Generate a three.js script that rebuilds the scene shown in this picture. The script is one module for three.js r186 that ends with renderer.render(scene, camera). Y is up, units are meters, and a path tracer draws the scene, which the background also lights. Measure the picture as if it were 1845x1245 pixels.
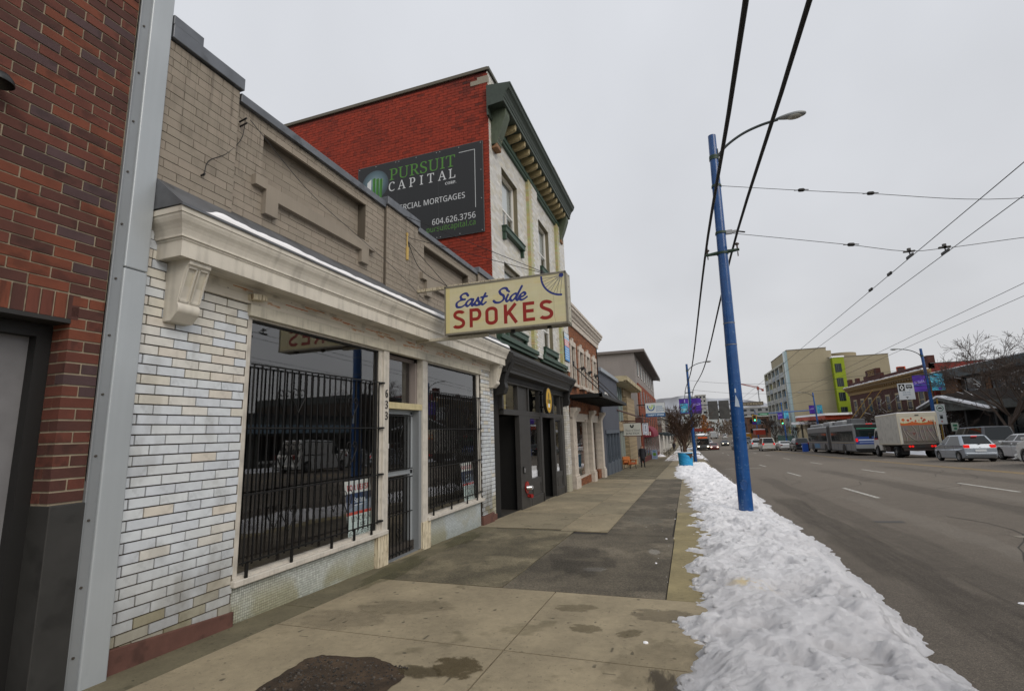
import * as THREE from 'three';
import { mergeGeometries } from 'three/addons/utils/BufferGeometryUtils.js';
import { RoundedBoxGeometry } from 'three/addons/geometries/RoundedBoxGeometry.js';
import { MarchingCubes } from 'three/addons/objects/MarchingCubes.js';

// ------------------------------------------------------------------ camera, sky, sun, exposure
const scene = new THREE.Scene();
const camera = new THREE.PerspectiveCamera(69.8, 1024 / 690, 0.05, 6000);
{
  const D = Math.PI / 180, yaw = 18.864 * D, pitch = 10.035 * D, roll = -1.83 * D;
  const f = new THREE.Vector3(-Math.sin(yaw) * Math.cos(pitch), Math.sin(pitch), -Math.cos(yaw) * Math.cos(pitch));
  const r = new THREE.Vector3(Math.cos(yaw), 0, -Math.sin(yaw)), u = new THREE.Vector3().crossVectors(r, f);
  const r2 = r.clone().multiplyScalar(Math.cos(roll)).addScaledVector(u, Math.sin(roll));
  const u2 = u.clone().multiplyScalar(Math.cos(roll)).addScaledVector(r, -Math.sin(roll));
  camera.position.set(0, 1.6, 0);
  camera.quaternion.setFromRotationMatrix(new THREE.Matrix4().makeBasis(r2, u2, f.clone().negate()));
  camera.updateMatrixWorld();
}
const renderer = new THREE.WebGLRenderer({ antialias: true });
renderer.setSize(1024, 690);
renderer.toneMapping = THREE.LinearToneMapping;
renderer.toneMappingExposure = 1.18;
renderer.shadowMap.enabled = true;

function rng(seed) { let s = seed >>> 0; return () => { s = (s + 0x6D2B79F5) | 0; let t = Math.imul(s ^ (s >>> 15), 1 | s); t = (t + Math.imul(t ^ (t >>> 7), 61 | t)) ^ t; return ((t ^ (t >>> 14)) >>> 0) / 4294967296; }; }
const R0 = rng(7);
const lerp = (a, b, t) => a + (b - a) * t, clamp = (x, a = 0, b = 1) => Math.min(b, Math.max(a, x));
const sst = (a, b, x) => { const t = clamp((x - a) / (b - a)); return t * t * (3 - 2 * t); };
function hash2(x, y, s) { let h = Math.imul(x, 374761393) ^ Math.imul(y, 668265263) ^ Math.imul(s, 1274126177); h = Math.imul(h ^ (h >>> 13), 1274126177); return ((h ^ (h >>> 16)) >>> 0) / 4294967296; }
// value noise, with an optional period so that textures tile
function vnoise(x, y, s = 1, p = 0) {
  const xi = Math.floor(x), yi = Math.floor(y), fx = x - xi, fy = y - yi, w = (i) => (p ? ((i % p) + p) % p : i);
  const u = fx * fx * (3 - 2 * fx), v = fy * fy * (3 - 2 * fy), x0 = w(xi), x1 = w(xi + 1), y0 = w(yi), y1 = w(yi + 1);
  return lerp(lerp(hash2(x0, y0, s), hash2(x1, y0, s), u), lerp(hash2(x0, y1, s), hash2(x1, y1, s), u), v);
}
function fbm(x, y, o = 4, s = 1, p = 0, gain = .5) { let a = 1, n = 0, t = 0, q = p; for (let i = 0; i < o; i++) { t += a * vnoise(x, y, s + i * 17, q); n += a; a *= gain; x *= 2; y *= 2; q *= 2; } return t / n; }

{ // overcast sky: thick even cloud with soft banks, a little brighter overhead, faintly warm low down
  const w = 1024, h = 512, d = new Float32Array(w * h * 4);
  for (let j = 0; j < h; j++) for (let i = 0; i < w; i++) {
    const el = (j + .5) / h * Math.PI - Math.PI / 2, az = (i / w) * 6.2832;
    const e = Math.max(0, Math.sin(el)), k = 1.4 / (e + .35), cx = Math.cos(az) * k, cy = Math.sin(az) * k;
    const n = fbm(cx * 1.1 + 20, cy * 1.1 + 20, 5, 3) - .5, n2 = fbm(cx * 4 + 5, cy * 4 + 9, 4, 8) - .5;
    let L = .535 + .12 * e + n * .13 + n2 * .04;
    const warm = Math.exp(-e * 5);
    const k2 = (j < h / 2 - 6) ? .35 : 1;
    const o = (j * w + i) * 4;
    d[o] = L * (.955 + .05 * warm) * k2; d[o + 1] = L * (.985 + .02 * warm) * k2; d[o + 2] = L * (1.05 - .045 * warm) * k2; d[o + 3] = 1;
  }
  const t = new THREE.DataTexture(d, w, h, THREE.RGBAFormat, THREE.FloatType);
  t.mapping = THREE.EquirectangularReflectionMapping; t.magFilter = t.minFilter = THREE.LinearFilter; t.wrapS = THREE.RepeatWrapping; t.colorSpace = THREE.LinearSRGBColorSpace; t.needsUpdate = true;
  scene.background = t; scene.environment = t;
}
const sun = new THREE.DirectionalLight(0xfff4e6, 1.5);
sun.position.set(46, 42, 18); sun.target.position.set(0, 0, -14);
sun.castShadow = true; sun.shadow.radius = 80; sun.shadow.mapSize.set(2048, 2048);
Object.assign(sun.shadow.camera, { left: -60, right: 60, top: 60, bottom: -60, near: 1, far: 200 });
scene.add(sun, sun.target);

// ------------------------------------------------------------------ terrain: the street falls gently away, then levels out
const KG = [[0, 0], [25, -.75], [50, -1.575], [80, -2.325], [110, -2.985], [135, -3.3], [165, -3.45], [400, -3.5], [4000, -3.5]];
function G(z) { const d = -z; if (d < 0) return -.03 * d; for (let i = 1; i < KG.length; i++) if (d <= KG[i][0]) { const [a, ya] = KG[i - 1], [b, yb] = KG[i]; return lerp(ya, yb, (d - a) / (b - a)); } return -3.5; }
function RY(x, z) { return G(z) + (x < 9.5 ? -.13 + .19 * Math.max(0, x - 1.5) / 8 : .06 + .24 * Math.min(1, (x - 9.5) / 5.5)); }
const FX = -4.25;                       // facade line, left side
const RX = 24.5;                        // facade line, right side
const CURB = 1.5, FCURB = 19.4;

// ------------------------------------------------------------------ textures
function dtex(size, fn, srgb = true) {
  const d = new Uint8Array(size * size * 4);
  for (let j = 0; j < size; j++) for (let i = 0; i < size; i++) { const c = fn(i / size, j / size, i, j), o = (j * size + i) * 4; d[o] = clamp(c[0]) * 255; d[o + 1] = clamp(c[1]) * 255; d[o + 2] = clamp(c[2]) * 255; d[o + 3] = 255; }
  const t = new THREE.DataTexture(d, size, size); t.wrapS = t.wrapT = THREE.RepeatWrapping; t.magFilter = THREE.LinearFilter; t.minFilter = THREE.LinearMipmapLinearFilter; t.generateMipmaps = true;
  if (srgb) t.colorSpace = THREE.SRGBColorSpace; t.needsUpdate = true; return t;
}
const rep = (t, m, n = m) => { const c = t.clone(); c.repeat.set(1 / m, 1 / n); c.needsUpdate = true; return c; };
const g3 = (v) => [v, v, v];
const T = {};
T.mottle = dtex(512, (u, v) => g3(.80 + .20 * (fbm(u * 8, v * 8, 5, 11, 8) * 1.1) - .16 * sst(.62, .8, fbm(u * 5, v * 5, 5, 31, 5))));
T.grain = dtex(512, (u, v, i, j) => g3(.5 + .5 * (fbm(u * 64, v * 64, 3, 5, 64) - .5) + .25 * (hash2(i, j, 3) - .5)), false);
T.concrete = dtex(1024, (u, v, i, j) => {
  let b = .86 + .22 * (fbm(u * 6, v * 6, 6, 21, 6) - .5) + .10 * (fbm(u * 60, v * 60, 3, 22, 60) - .5) + .09 * (hash2(i, j, 9) - .5);
  const st = sst(.63, .78, fbm(u * 9, v * 9, 5, 44, 9)); b -= .14 * st;
  const pit = sst(.80, .86, vnoise(u * 150, v * 150, 71, 150)) * (hash2(i >> 3, j >> 3, 5) > .6 ? 1 : 0); b -= .10 * pit;
  const sp = sst(.93, .97, vnoise(u * 34, v * 34, 77, 34)); b -= .28 * sp;
  return [b, b * .985, b * (.955 - .02 * st)];
});
T.asphalt = dtex(1024, (u, v, i, j) => {
  let b = .62 + .07 * (fbm(u * 12, v * 12, 5, 61, 12) - .5) + .16 * (hash2(i, j, 13) - .5) + .16 * (vnoise(u * 256, v * 256, 62, 256) - .5);
  const a = hash2(i >> 1, j >> 1, 99); if (a > .96) b += .34 * (a - .96) / .04 + .08; if (a < .03) b -= .16;
  return [b * 1.015, b, b * .975];
});
T.patch = dtex(1024, (u, v, i, j) => {
  let b = .60 + .42 * (fbm(u * 5, v * 5, 6, 81, 5) - .5) + .18 * (hash2(i, j, 15) - .5) + .2 * (vnoise(u * 200, v * 200, 82, 200) - .5);
  const a = hash2(i >> 1, j >> 1, 199); if (a > .985) b += .3;
  const w = sst(.6, .72, fbm(u * 7 + .3, v * 7, 6, 91, 7)); b += .10 * w;
  return [b, b * .985, b * .95];
});
T.bump = dtex(512, (u, v, i, j) => g3(.5 * fbm(u * 30, v * 30, 4, 25, 30) + .5 * hash2(i, j, 27)), false);
T.streak = dtex(512, (u, v) => { const s = fbm(u * 40, v * 4, 4, 55, 0), n = fbm(u * 8, v * 8, 5, 56, 8); return g3(.97 - .07 * sst(.55, .85, vnoise(u * 48, v * 3, 57, 48) * .6 + n * .5) - .1 * n + .04 * s); });
T.glaze = dtex(512, (u, v) => { const n = fbm(u * 12, v * 12, 5, 65, 12); return g3(.94 + .10 * (n - .5) - .05 * sst(.62, .85, fbm(u * 20, v * 20, 4, 67, 20))); });
T.soft = dtex(512, (u, v) => g3(.93 + .09 * (fbm(u * 5, v * 5, 6, 165, 5) - .5) + .03 * (fbm(u * 90, v * 3, 2, 167, 0) - .5)));
{ // worn blue paint: faded patches, scuffs and scratches
  const scuff = (u, v) => { const s = sst(.70, .78, fbm(u * 14, v * 22, 5, 311, 0)) * .8 + sst(.80, .84, vnoise(u * 90, v * 14, 313, 90)) * .5 * sst(.45, .6, fbm(u * 6, v * 6, 3, 315, 6)); return clamp(s); };
  T.pole = dtex(512, (u, v) => { const f = fbm(u * 5, v * 5, 5, 317, 5), s = scuff(u, v) * .55, b = [.075 + .05 * f, .25 + .07 * f, .47 + .08 * f]; const d = sst(.55, .75, fbm(u * 9, v * 3, 4, 319, 0)) * .18; return [lerp(b[0] * (1 - d), .5, s), lerp(b[1] * (1 - d), .56, s), lerp(b[2] * (1 - d), .64, s)]; });
  T.poleR = dtex(256, (u, v) => g3(.32 + .35 * fbm(u * 8, v * 8, 4, 321, 8)), false);
}
T.wood = dtex(512, (u, v) => { const s = vnoise(u * 60, v * 5, 15, 60) * .5 + vnoise(u * 140, v * 9, 16, 140) * .5, k = sst(.62, .7, s); return [.98 - .5 * k, .96 - .56 * k, .9 - .6 * k]; });

function std(hex, rough = .8, o = {}) { const m = new THREE.MeshStandardMaterial({ color: hex, roughness: rough, ...o }); return m; }
function phys(hex, rough, o = {}) { return new THREE.MeshPhysicalMaterial({ color: hex, roughness: rough, ...o }); }
const M = {
  concrete: std(0xa99f88, .92, { map: rep(T.concrete, 2.7), bumpMap: rep(T.bump, .5), bumpScale: .002 }),
  concreteB: std(0x9d9580, .92, { map: rep(T.concrete, 3.3), bumpMap: rep(T.bump, .5), bumpScale: .002 }),
  concreteY: std(0xa09673, .92, { map: rep(T.concrete, 2.1), bumpMap: rep(T.bump, .5), bumpScale: .002 }),
  olive: std(0xa69e86, .95, { map: rep(T.patch, 2.4), bumpMap: rep(T.bump, .3), bumpScale: .004 }),
  patch: std(0x9d9586, .95, { map: rep(T.patch, 2.9), bumpMap: rep(T.bump, .3), bumpScale: .005 }),
  darkgap: std(0x2b2823, .95), moss: std(0x77725e, .95, { map: rep(T.concrete, 1.3) }),
  pit: std(0x7d6853, .95, { map: rep(T.patch, .7), bumpMap: rep(T.bump, .25), bumpScale: .01 }),
  asphalt: std(0xb3aa9f, .93, { map: rep(T.asphalt, 2.3), bumpMap: rep(T.bump, .35), bumpScale: .005, vertexColors: true }),
  paintW: std(0xc6c4bc, .8, { map: rep(T.mottle, .8), transparent: true, alphaMap: rep(dtex(256, (u, v) => g3(sst(.30, .46, fbm(u * 24, v * 24, 4, 211, 24) + .06)), false), .9) }), paintY: std(0xa88a50, .8, { map: rep(T.mottle, .8) }),
  cream: std(0xd8d3c7, .62, { map: rep(T.streak, 1.9), bumpMap: rep(T.bump, .6), bumpScale: .0015 }),
  creamDark: std(0xcac5b5, .65, { map: rep(T.streak, .9) }),
  woodpaint: std(0xd6d0c2, .75, { map: rep(T.wood, .35, .9) }),
  frame: std(0xcfcac0, .6, { map: rep(T.streak, .7) }),
  taupe: std(0x968d80, .8, { map: rep(T.soft, 1.7) }), taupe2: std(0x938a7d, .8, { map: rep(T.soft, 1.3) }), taupe3: std(0x998f82, .8, { map: rep(T.soft, 1.1) }),
  taupeJoint: std(0x5a5349, .9), coping: std(0x767a80, .45, { metalness: .5, map: rep(T.mottle, 1.3) }), copingDark: std(0x4a4c4e, .6, { metalness: .3 }),
  alu: std(0xb4bbc0, .42, { metalness: .25, map: rep(T.soft, 2.9) }), alu2: std(0x94999d, .45, { metalness: .3, map: rep(T.soft, 2.9) }), screw: std(0x55504a, .5, { metalness: .6 }),
  glass: phys(0xffffff, .015, { transmission: 1, thickness: 0, ior: 2.25 }),
  farGlass: std(0x12181c, .06), dark: std(0x1c1b1a, .8), black: std(0x191919, .55), iron: std(0x161616, .5, { metalness: .3 }),
  interior: std(0x2c2a28, .9), interiorFloor: std(0x39342f, .8), 
  redBase: std(0x6d4a40, .8, { map: rep(T.mottle, .9), bumpMap: rep(T.bump, .3), bumpScale: .004 }),
  snow: std(0xf1f2f5, .9, { bumpMap: rep(T.bump, .3), bumpScale: .014, vertexColors: true }),
  snowPlain: std(0xf0f1f4, .9), blue: std(0xffffff, .42, { map: T.pole, roughnessMap: T.poleR }), blueFar: std(0x2a5c9e, .45),
  cable: std(0x111112, .7), wire: std(0x3a3b3d, .6), greenIron: std(0x223a2c, .6),
  white: std(0xd9d9d6, .5), chrome: std(0xc9c9c9, .2, { metalness: .9 }), bark: std(0x4a3f38, .95), barkFar: std(0x55483f, .95), rubber: std(0x151515, .85), plasticDark: std(0x1e1e20, .6),
};

// ------------------------------------------------------------------ building kit
const used = {};
const numbered = (n) => { const k = used[n] = (used[n] ?? -1) + 1; return k ? n + '_' + String(k).padStart(3, '0') : n; };
function tag(o, label, category, group, kind) { o.userData.label = label; if (category) o.userData.category = category; if (group) o.userData.group = group; if (kind) o.userData.kind = kind; return o; }
function thing(name, label, category, [x, y, z] = [0, 0, 0], group, kind) { const o = new THREE.Group(); o.name = numbered(name); o.position.set(x, y, z); scene.add(o); return tag(o, label, category, group, kind); }
function ground(name, kind = 'structure') { const o = new THREE.Group(); o.name = numbered(name); o.userData.kind = kind; scene.add(o); return o; }
function origin(p) { while (p && p.parent && p.parent !== scene) p = p.parent; return p && p !== scene ? p.position : new THREE.Vector3(); }
function uvm(g) { // texture coordinates in metres, by the facing of each face
  const p = g.attributes.position, n = g.attributes.normal, uv = new Float32Array(p.count * 2);
  for (let i = 0; i < p.count; i++) { const ax = Math.abs(n.getX(i)), ay = Math.abs(n.getY(i)), az = Math.abs(n.getZ(i)); const x = p.getX(i), y = p.getY(i), z = p.getZ(i); let a, b; if (ay > ax && ay > az) { a = x; b = z; } else if (ax > az) { a = z; b = y; } else { a = x; b = y; } uv[i * 2] = a; uv[i * 2 + 1] = b; }
  g.setAttribute('uv', new THREE.BufferAttribute(uv, 2)); return g;
}
function finish(o) { o.castShadow = o.receiveShadow = true; return o; }
function put(parent, name, geo, mat, keepUV = false) { // geometry in world metres
  if (Array.isArray(geo)) { const any = geo.some((g) => !g.index); geo = mergeGeometries(any ? geo.map((g) => (g.index ? g.toNonIndexed() : g)) : geo); }
  if (!keepUV) uvm(geo);
  const o = origin(parent); geo.translate(-o.x, -o.y, -o.z);
  const m = finish(new THREE.Mesh(geo, mat)); m.name = name; (parent || scene).add(m); return m;
}
const puts = (parent, name, arr, mat, k) => arr.map((g) => put(parent, name, g, mat, k));
function local(parent, name, geo, mat, keepUV = false) { // geometry in the thing's own metres
  if (Array.isArray(geo)) { const any = geo.some((g) => !g.index); geo = mergeGeometries(any ? geo.map((g) => (g.index ? g.toNonIndexed() : g)) : geo); }
  if (!keepUV) uvm(geo);
  const m = finish(new THREE.Mesh(geo, mat)); m.name = name; parent.add(m); return m;
}
function bx(x0, x1, y0, y1, z0, z1) { const g = new THREE.BoxGeometry(Math.abs(x1 - x0), Math.abs(y1 - y0), Math.abs(z1 - z0)); g.translate((x0 + x1) / 2, (y0 + y1) / 2, (z0 + z1) / 2); return g; }
function rbx(x0, x1, y0, y1, z0, z1, r = .01, s = 2) { const w = Math.abs(x1 - x0), h = Math.abs(y1 - y0), d = Math.abs(z1 - z0); const g = new RoundedBoxGeometry(w, h, d, s, Math.min(r, w / 2.01, h / 2.01, d / 2.01)); g.translate((x0 + x1) / 2, (y0 + y1) / 2, (z0 + z1) / 2); return g; }
const UNITS = range0(10).map((k) => { const g = new THREE.BoxGeometry(1, 1, 1), u = g.attributes.uv; for (let i = 0; i < u.count; i++) u.setXY(i, u.getX(i) * .24 + k * .173, u.getY(i) * .08 + k * .291); return g; }); let unitK = 0;
function range0(n) { return [...Array(n).keys()]; }
function piece(parent, name, mat, x0, x1, y0, y1, z0, z1) { const o = origin(parent), m = finish(new THREE.Mesh(UNITS[(unitK = (unitK * 7 + 3) % 1009) % 10], mat)); m.scale.set(x1 - x0, y1 - y0, Math.abs(z1 - z0)); m.position.set((x0 + x1) / 2 - o.x, (y0 + y1) / 2 - o.y, (z0 + z1) / 2 - o.z); m.name = name; parent.add(m); return m; }
function tube(pts, r, rad = 6, seg) { const c = new THREE.CatmullRomCurve3(pts.map((p) => new THREE.Vector3(...p)), false, 'centripetal'); return new THREE.TubeGeometry(c, seg || Math.max(2, pts.length * 4), r, rad, false); }
function rod(a, b, r0, r1 = r0, seg = 8) { const A = new THREE.Vector3(...a), B = new THREE.Vector3(...b), L = A.distanceTo(B), g = new THREE.CylinderGeometry(r1, r0, L, seg); g.applyQuaternion(new THREE.Quaternion().setFromUnitVectors(new THREE.Vector3(0, 1, 0), B.clone().sub(A).normalize())); g.translate((A.x + B.x) / 2, (A.y + B.y) / 2, (A.z + B.z) / 2); return g; }
// outline in (z, y) on a facade, extruded along +x from x0 by depth
function plateZY(pts, x0, depth, bevel = 0, holes = []) {
  const s = new THREE.Shape(pts.map(([z, y]) => new THREE.Vector2(-z, y))); for (const h of holes) s.holes.push(new THREE.Path(h.map(([z, y]) => new THREE.Vector2(-z, y))));
  const g = new THREE.ExtrudeGeometry(s, { depth, bevelEnabled: bevel > 0, bevelSize: bevel, bevelThickness: bevel, bevelSegments: 2, curveSegments: 10 });
  g.rotateY(Math.PI / 2); g.translate(x0, 0, 0); return g; // shape x -> -z
}
const rectZY = (z0, z1, y0, y1) => [[z0, y0], [z0, y1], [z1, y1], [z1, y0]];
// outline in (x, y), extruded along z from z0 towards -z
function plateXY(pts, z0, depth, bevel = 0) { const s = new THREE.Shape(pts.map(([x, y]) => new THREE.Vector2(x, y))); const g = new THREE.ExtrudeGeometry(s, { depth, bevelEnabled: bevel > 0, bevelSize: bevel, bevelThickness: bevel, bevelSegments: 2, curveSegments: 12 }); g.translate(0, 0, z0 - depth); return g; }
// cornice with mitred returns: profile [[projection, y] ...] from the wall at the bottom round to the wall at the top
function cornice(x0, zA, zB, prof) {
  const P = [], N = []; const ring = ([o, y]) => [[x0, y, zA + o], [x0 + o, y, zA + o], [x0 + o, y, zB - o], [x0, y, zB - o]];
  const q = (a, b, c, d) => { for (const v of [a, b, c, a, c, d]) P.push(...v); };
  for (let i = 0; i + 1 < prof.length; i++) { const a = ring(prof[i]), b = ring(prof[i + 1]); for (let k = 0; k < 3; k++) q(a[k], a[k + 1], b[k + 1], b[k]); }
  const g = new THREE.BufferGeometry(); g.setAttribute('position', new THREE.Float32BufferAttribute(P, 3)); g.computeVertexNormals(); g.setAttribute('uv', new THREE.Float32BufferAttribute(new Float32Array(P.length / 3 * 2), 2)); return g;
}
// many small boxes in one mesh, with a tone for each
class Boxes {
  constructor() { this.p = []; this.n = []; this.c = []; this.u = []; this.k = 0; }
  quad(a, b, c, d, n, col, j) { for (const v of [a, b, c, a, c, d]) { this.p.push(...v); this.n.push(...n); this.c.push(...col); this.u.push(...(Math.abs(n[0]) > .5 ? [v[2], v[1]] : Math.abs(n[1]) > .5 ? [v[0], v[2]] : [v[0], v[1]]).map((t, i) => t + j * (i ? .37 : .71))); } }
  box(x0, x1, y0, y1, z0, z1, col, open = 'x') { // open: the side that touches the wall is left out
    const j = this.k++, f = [[0, 1, 0], [0, -1, 0], [1, 0, 0], [-1, 0, 0], [0, 0, 1], [0, 0, -1]];
    const A = Math.min(x0, x1), B = Math.max(x0, x1), C = Math.min(z0, z1), D = Math.max(z0, z1);
    this.quad([A, y1, D], [B, y1, D], [B, y1, C], [A, y1, C], f[0], col, j); this.quad([A, y0, C], [B, y0, C], [B, y0, D], [A, y0, D], f[1], col, j);
    if (open !== '+x') this.quad([B, y0, D], [B, y0, C], [B, y1, C], [B, y1, D], f[2], col, j);
    if (open !== 'x') this.quad([A, y0, C], [A, y0, D], [A, y1, D], [A, y1, C], f[3], col, j);
    this.quad([A, y0, D], [B, y0, D], [B, y1, D], [A, y1, D], f[4], col, j);
    if (open !== 'z') this.quad([B, y0, C], [A, y0, C], [A, y1, C], [B, y1, C], f[5], col, j);
  }
  build(parent, name, mat, stuff = true) {
    const g = new THREE.BufferGeometry(), o = origin(parent); g.setAttribute('position', new THREE.Float32BufferAttribute(this.p, 3)); g.setAttribute('normal', new THREE.Float32BufferAttribute(this.n, 3)); g.setAttribute('color', new THREE.Float32BufferAttribute(this.c, 3)); g.setAttribute('uv', new THREE.Float32BufferAttribute(this.u, 2));
    g.translate(-o.x, -o.y, -o.z); const m = finish(new THREE.Mesh(g, mat)); m.name = name; if (stuff) m.userData.kind = 'stuff'; parent.add(m); return m;
  }
}
// running-bond courses between a0 and a1 (along the wall), cut round holes [a0,a1,y0,y1]
function bond(a0, a1, y0, y1, len, pitch, joint, holes = [], ph = 0) {
  const out = []; let k = 0;
  for (let y = y0; y < y1 - pitch * .35; y += pitch, k++) {
    const yt = Math.min(y + pitch, y1), ym = (y + yt) / 2; let iv = [[a0, a1]];
    for (const h of holes) if (ym > h[2] && ym < h[3]) iv = iv.flatMap(([s, e]) => (h[1] <= s || h[0] >= e ? [[s, e]] : [[s, Math.max(s, h[0])], [Math.min(e, h[1]), e]])).filter(([s, e]) => e - s > .02);
    for (const [s, e] of iv) { let x = a0 + ph - (k % 2 ? len / 2 : 0); while (x > s) x -= len; while (x + len <= s) x += len; for (; x < e; x += len) { const b0 = Math.max(s, x), b1 = Math.min(e, x + len); if (b1 - b0 > .03) out.push([b0 + joint / 2, b1 - joint / 2, y + joint / 2, yt - joint / 2, k]); } }
  }
  return out;
}
function ctex(w, h, draw) { const c = document.createElement('canvas'); c.width = w; c.height = h; const g = c.getContext('2d'); draw(g, w, h); const t = new THREE.CanvasTexture(c); t.colorSpace = THREE.SRGBColorSpace; t.anisotropy = 8; return t; }
function fitText(g, s, x0, x1, base, hpx, font) { g.font = font.replace('#', hpx); const w = g.measureText(s).width; g.save(); g.translate(x0, base); g.scale((x1 - x0) / w, 1); g.textAlign = 'left'; g.textBaseline = 'alphabetic'; g.fillText(s, 0, 0); g.restore(); }
function faceQuad(a, b, c, d) { // a..d: bottom-left, bottom-right, top-right, top-left, as seen from the front
  const g = new THREE.BufferGeometry(); g.setAttribute('position', new THREE.Float32BufferAttribute([...a, ...b, ...c, ...a, ...c, ...d], 3)); g.setAttribute('uv', new THREE.Float32BufferAttribute([0, 0, 1, 0, 1, 1, 0, 0, 1, 1, 0, 1], 2)); g.computeVertexNormals(); return g;
}

// ------------------------------------------------------------------ ground, pavement, road
{
  const land = ground('ground'); const g = new THREE.PlaneGeometry(5000, 5000); g.rotateX(-Math.PI / 2); g.translate(0, -4.2, -1500); put(land, 'earth', g, M.concreteB);
}
function slabGeo(x0, x1, z0, z1, top = 0, t = .05) { // a slab that lies on the sloping pavement
  const n = Math.max(1, Math.ceil(Math.abs(z1 - z0) / 6)), g = new THREE.BoxGeometry(x1 - x0, t, Math.abs(z1 - z0), 1, 1, n); g.translate((x0 + x1) / 2, top - t / 2, (z0 + z1) / 2);
  const p = g.attributes.position; for (let i = 0; i < p.count; i++) p.setY(i, p.getY(i) + G(p.getZ(i))); return g;
}
const sidewalk = ground('sidewalk');
put(sidewalk, 'bedding', [slabGeo(-6, 1.34, 8, -60, -.014, .3), slabGeo(-6, 1.34, -60, -180, -.004, .3)], M.darkgap);
{
  const J = .007, s = (m, x0, x1, z0, z1, name = 'paving_slab', dy = 0) => put(sidewalk, name, slabGeo(x0 + J, x1 - J, z0 - J, z1 + J, dy), m);
  for (const [a, b] of [[5.6, 2.35], [2.35, -.88], [-.88, -4.08], [-4.08, -5.79]]) { s(M.concrete, -3.86, -1.55, a, b); s(M.concrete, -1.55, 1.34, a, b); }
  s(M.moss, -4.3, -3.86, 5, -4.6, 'gutter_strip', -.004); s(M.moss, -4.3, -3.86, -4.6, -10, 'gutter_strip', -.004);
  s(M.olive, -3.86, -2.2, -5.79, -9.85, 'asphalt_patch', .003); s(M.patch, -2.2, -.36, -5.79, -9.6, 'asphalt_patch', -.001); s(M.patch, -1.57, -.4, -9.6, -25, 'asphalt_patch', -.001);
  s(M.concreteY, -.36, 1.34, -5.79, -9.3); s(M.concreteY, -.38, 1.34, -9.3, -12.9); s(M.concreteB, -.4, 1.34, -12.9, -17); s(M.concreteB, -.4, 1.34, -17, -21); s(M.concreteB, -.4, 1.34, -21, -25);
  s(M.concreteB, -4.3, -2.5, -10, -12.4); s(M.concrete, -2.5, -1.57, -9.85, -12.4); s(M.concreteB, -2.5, -2.2, -9.6, -9.85, 'paving_slab');
  let z = -12.4; for (let k = 0; k < 5; k++, z -= 2.52) { s(k % 2 ? M.concreteB : M.concrete, -4.3, -2.5, z, z - 2.52); s(k % 3 ? M.concrete : M.concreteB, -2.5, -1.57, z, z - 2.52); }
  for (; z > -62; z -= 3) { const m = [M.concreteB, M.olive, M.concreteB][Math.abs(Math.round(z)) % 3]; s(m, -4.4, -1.6, z, z - 3); s(M.concreteB, -1.6, 1.34, z, z - 3); }
  put(sidewalk, 'far_pavement', slabGeo(-6, 1.34, z, -180, 0), M.concreteB);
  // a square of broken-out paving filled with dark grit, close to the camera
  const pit = new THREE.Shape([[-2.99, -3.5], [-2.93, -3.58], [-2.72, -3.615], [-2.5, -3.66], [-2.3, -3.6], [-2.12, -3.52], [-2.06, -3.4], [-2.1, -2.7], [-2.95, -2.7]].flatMap(([x, y], i, a) => { const [x2, y2] = a[(i + 1) % a.length], n = Math.ceil(Math.hypot(x2 - x, y2 - y) / .03); return [...Array(n).keys()].map((k) => [lerp(x, x2, k / n) + .035 * (fbm(i * 3 + k * .5, 1, 3, 61) - .5), lerp(y, y2, k / n) + .035 * (fbm(i * 3 + k * .5, 9, 3, 62) - .5)]); }).map(([x, y]) => new THREE.Vector2(x, -y)));
  const pg = new THREE.ShapeGeometry(pit); pg.rotateX(-Math.PI / 2); const pp = pg.attributes.position; for (let i = 0; i < pp.count; i++) pp.setY(i, G(pp.getZ(i)) + .005); pg.computeVertexNormals(); put(sidewalk, 'grit_patch', pg, M.pit);
  const r = rng(5), gr = new Boxes(); for (let i = 0; i < 420; i++) { const x = -2.93 + r() * .82, zz = -2.85 - r() * .72, h = .003 + r() * .009, w = .004 + r() * .012, c = .025 + r() * r() * .11; gr.box(x, x + w, G(zz), G(zz) + h + .004, zz, zz - w, [c * 1.15, c, c * .85], 'none'); }
  gr.build(sidewalk, 'gravel', std(0xffffff, .9, { vertexColors: true }));
  // damp and rusty marks
  const al = dtex(256, (u, v) => { const d = Math.hypot(u - .5, v - .5) * 2 + (fbm(u * 4, v * 4, 6, 3, 0, .62) - .5) * 1.9; return g3(sst(.8, .45, d)); }, false);
  const stain = (hex, op, x, zz, w, d, rot = 0, dy = .004) => { const m = std(hex, .85, { transparent: true, alphaMap: al, opacity: op }); const q = new THREE.PlaneGeometry(w, d); q.rotateX(-Math.PI / 2); q.rotateY(rot); q.translate(x, 0, zz); const p = q.attributes.position; for (let i = 0; i < p.count; i++) p.setY(i, G(p.getZ(i)) + dy); put(sidewalk, 'stain', q, m, true); };
  stain(0x4b3f22, .6, -1.78, -3.72, .42, .5, .5); stain(0x463c24, .6, -2.0, -3.55, .4, .25, .1, .007); stain(0x5a5138, .38, -1.0, -4.75, .34, .28, .2); stain(0x5a5138, .38, -.62, -4.72, .3, .2, .9, .007); stain(0x5a5138, .3, -1.2, -5.3, .5, .3, .4); stain(0x6a6252, .4, -.35, -5.3, .7, .5, .2, .0055); stain(0x4f4936, .16, -2.9, -4.9, 1.2, .6, .3); stain(0x5a5244, .16, -3.3, -4.4, 1.0, .7, .2, .006); stain(0x544c3a, .16, -.4, -4.2, 1.1, .8, 1.2, .0065);
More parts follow.
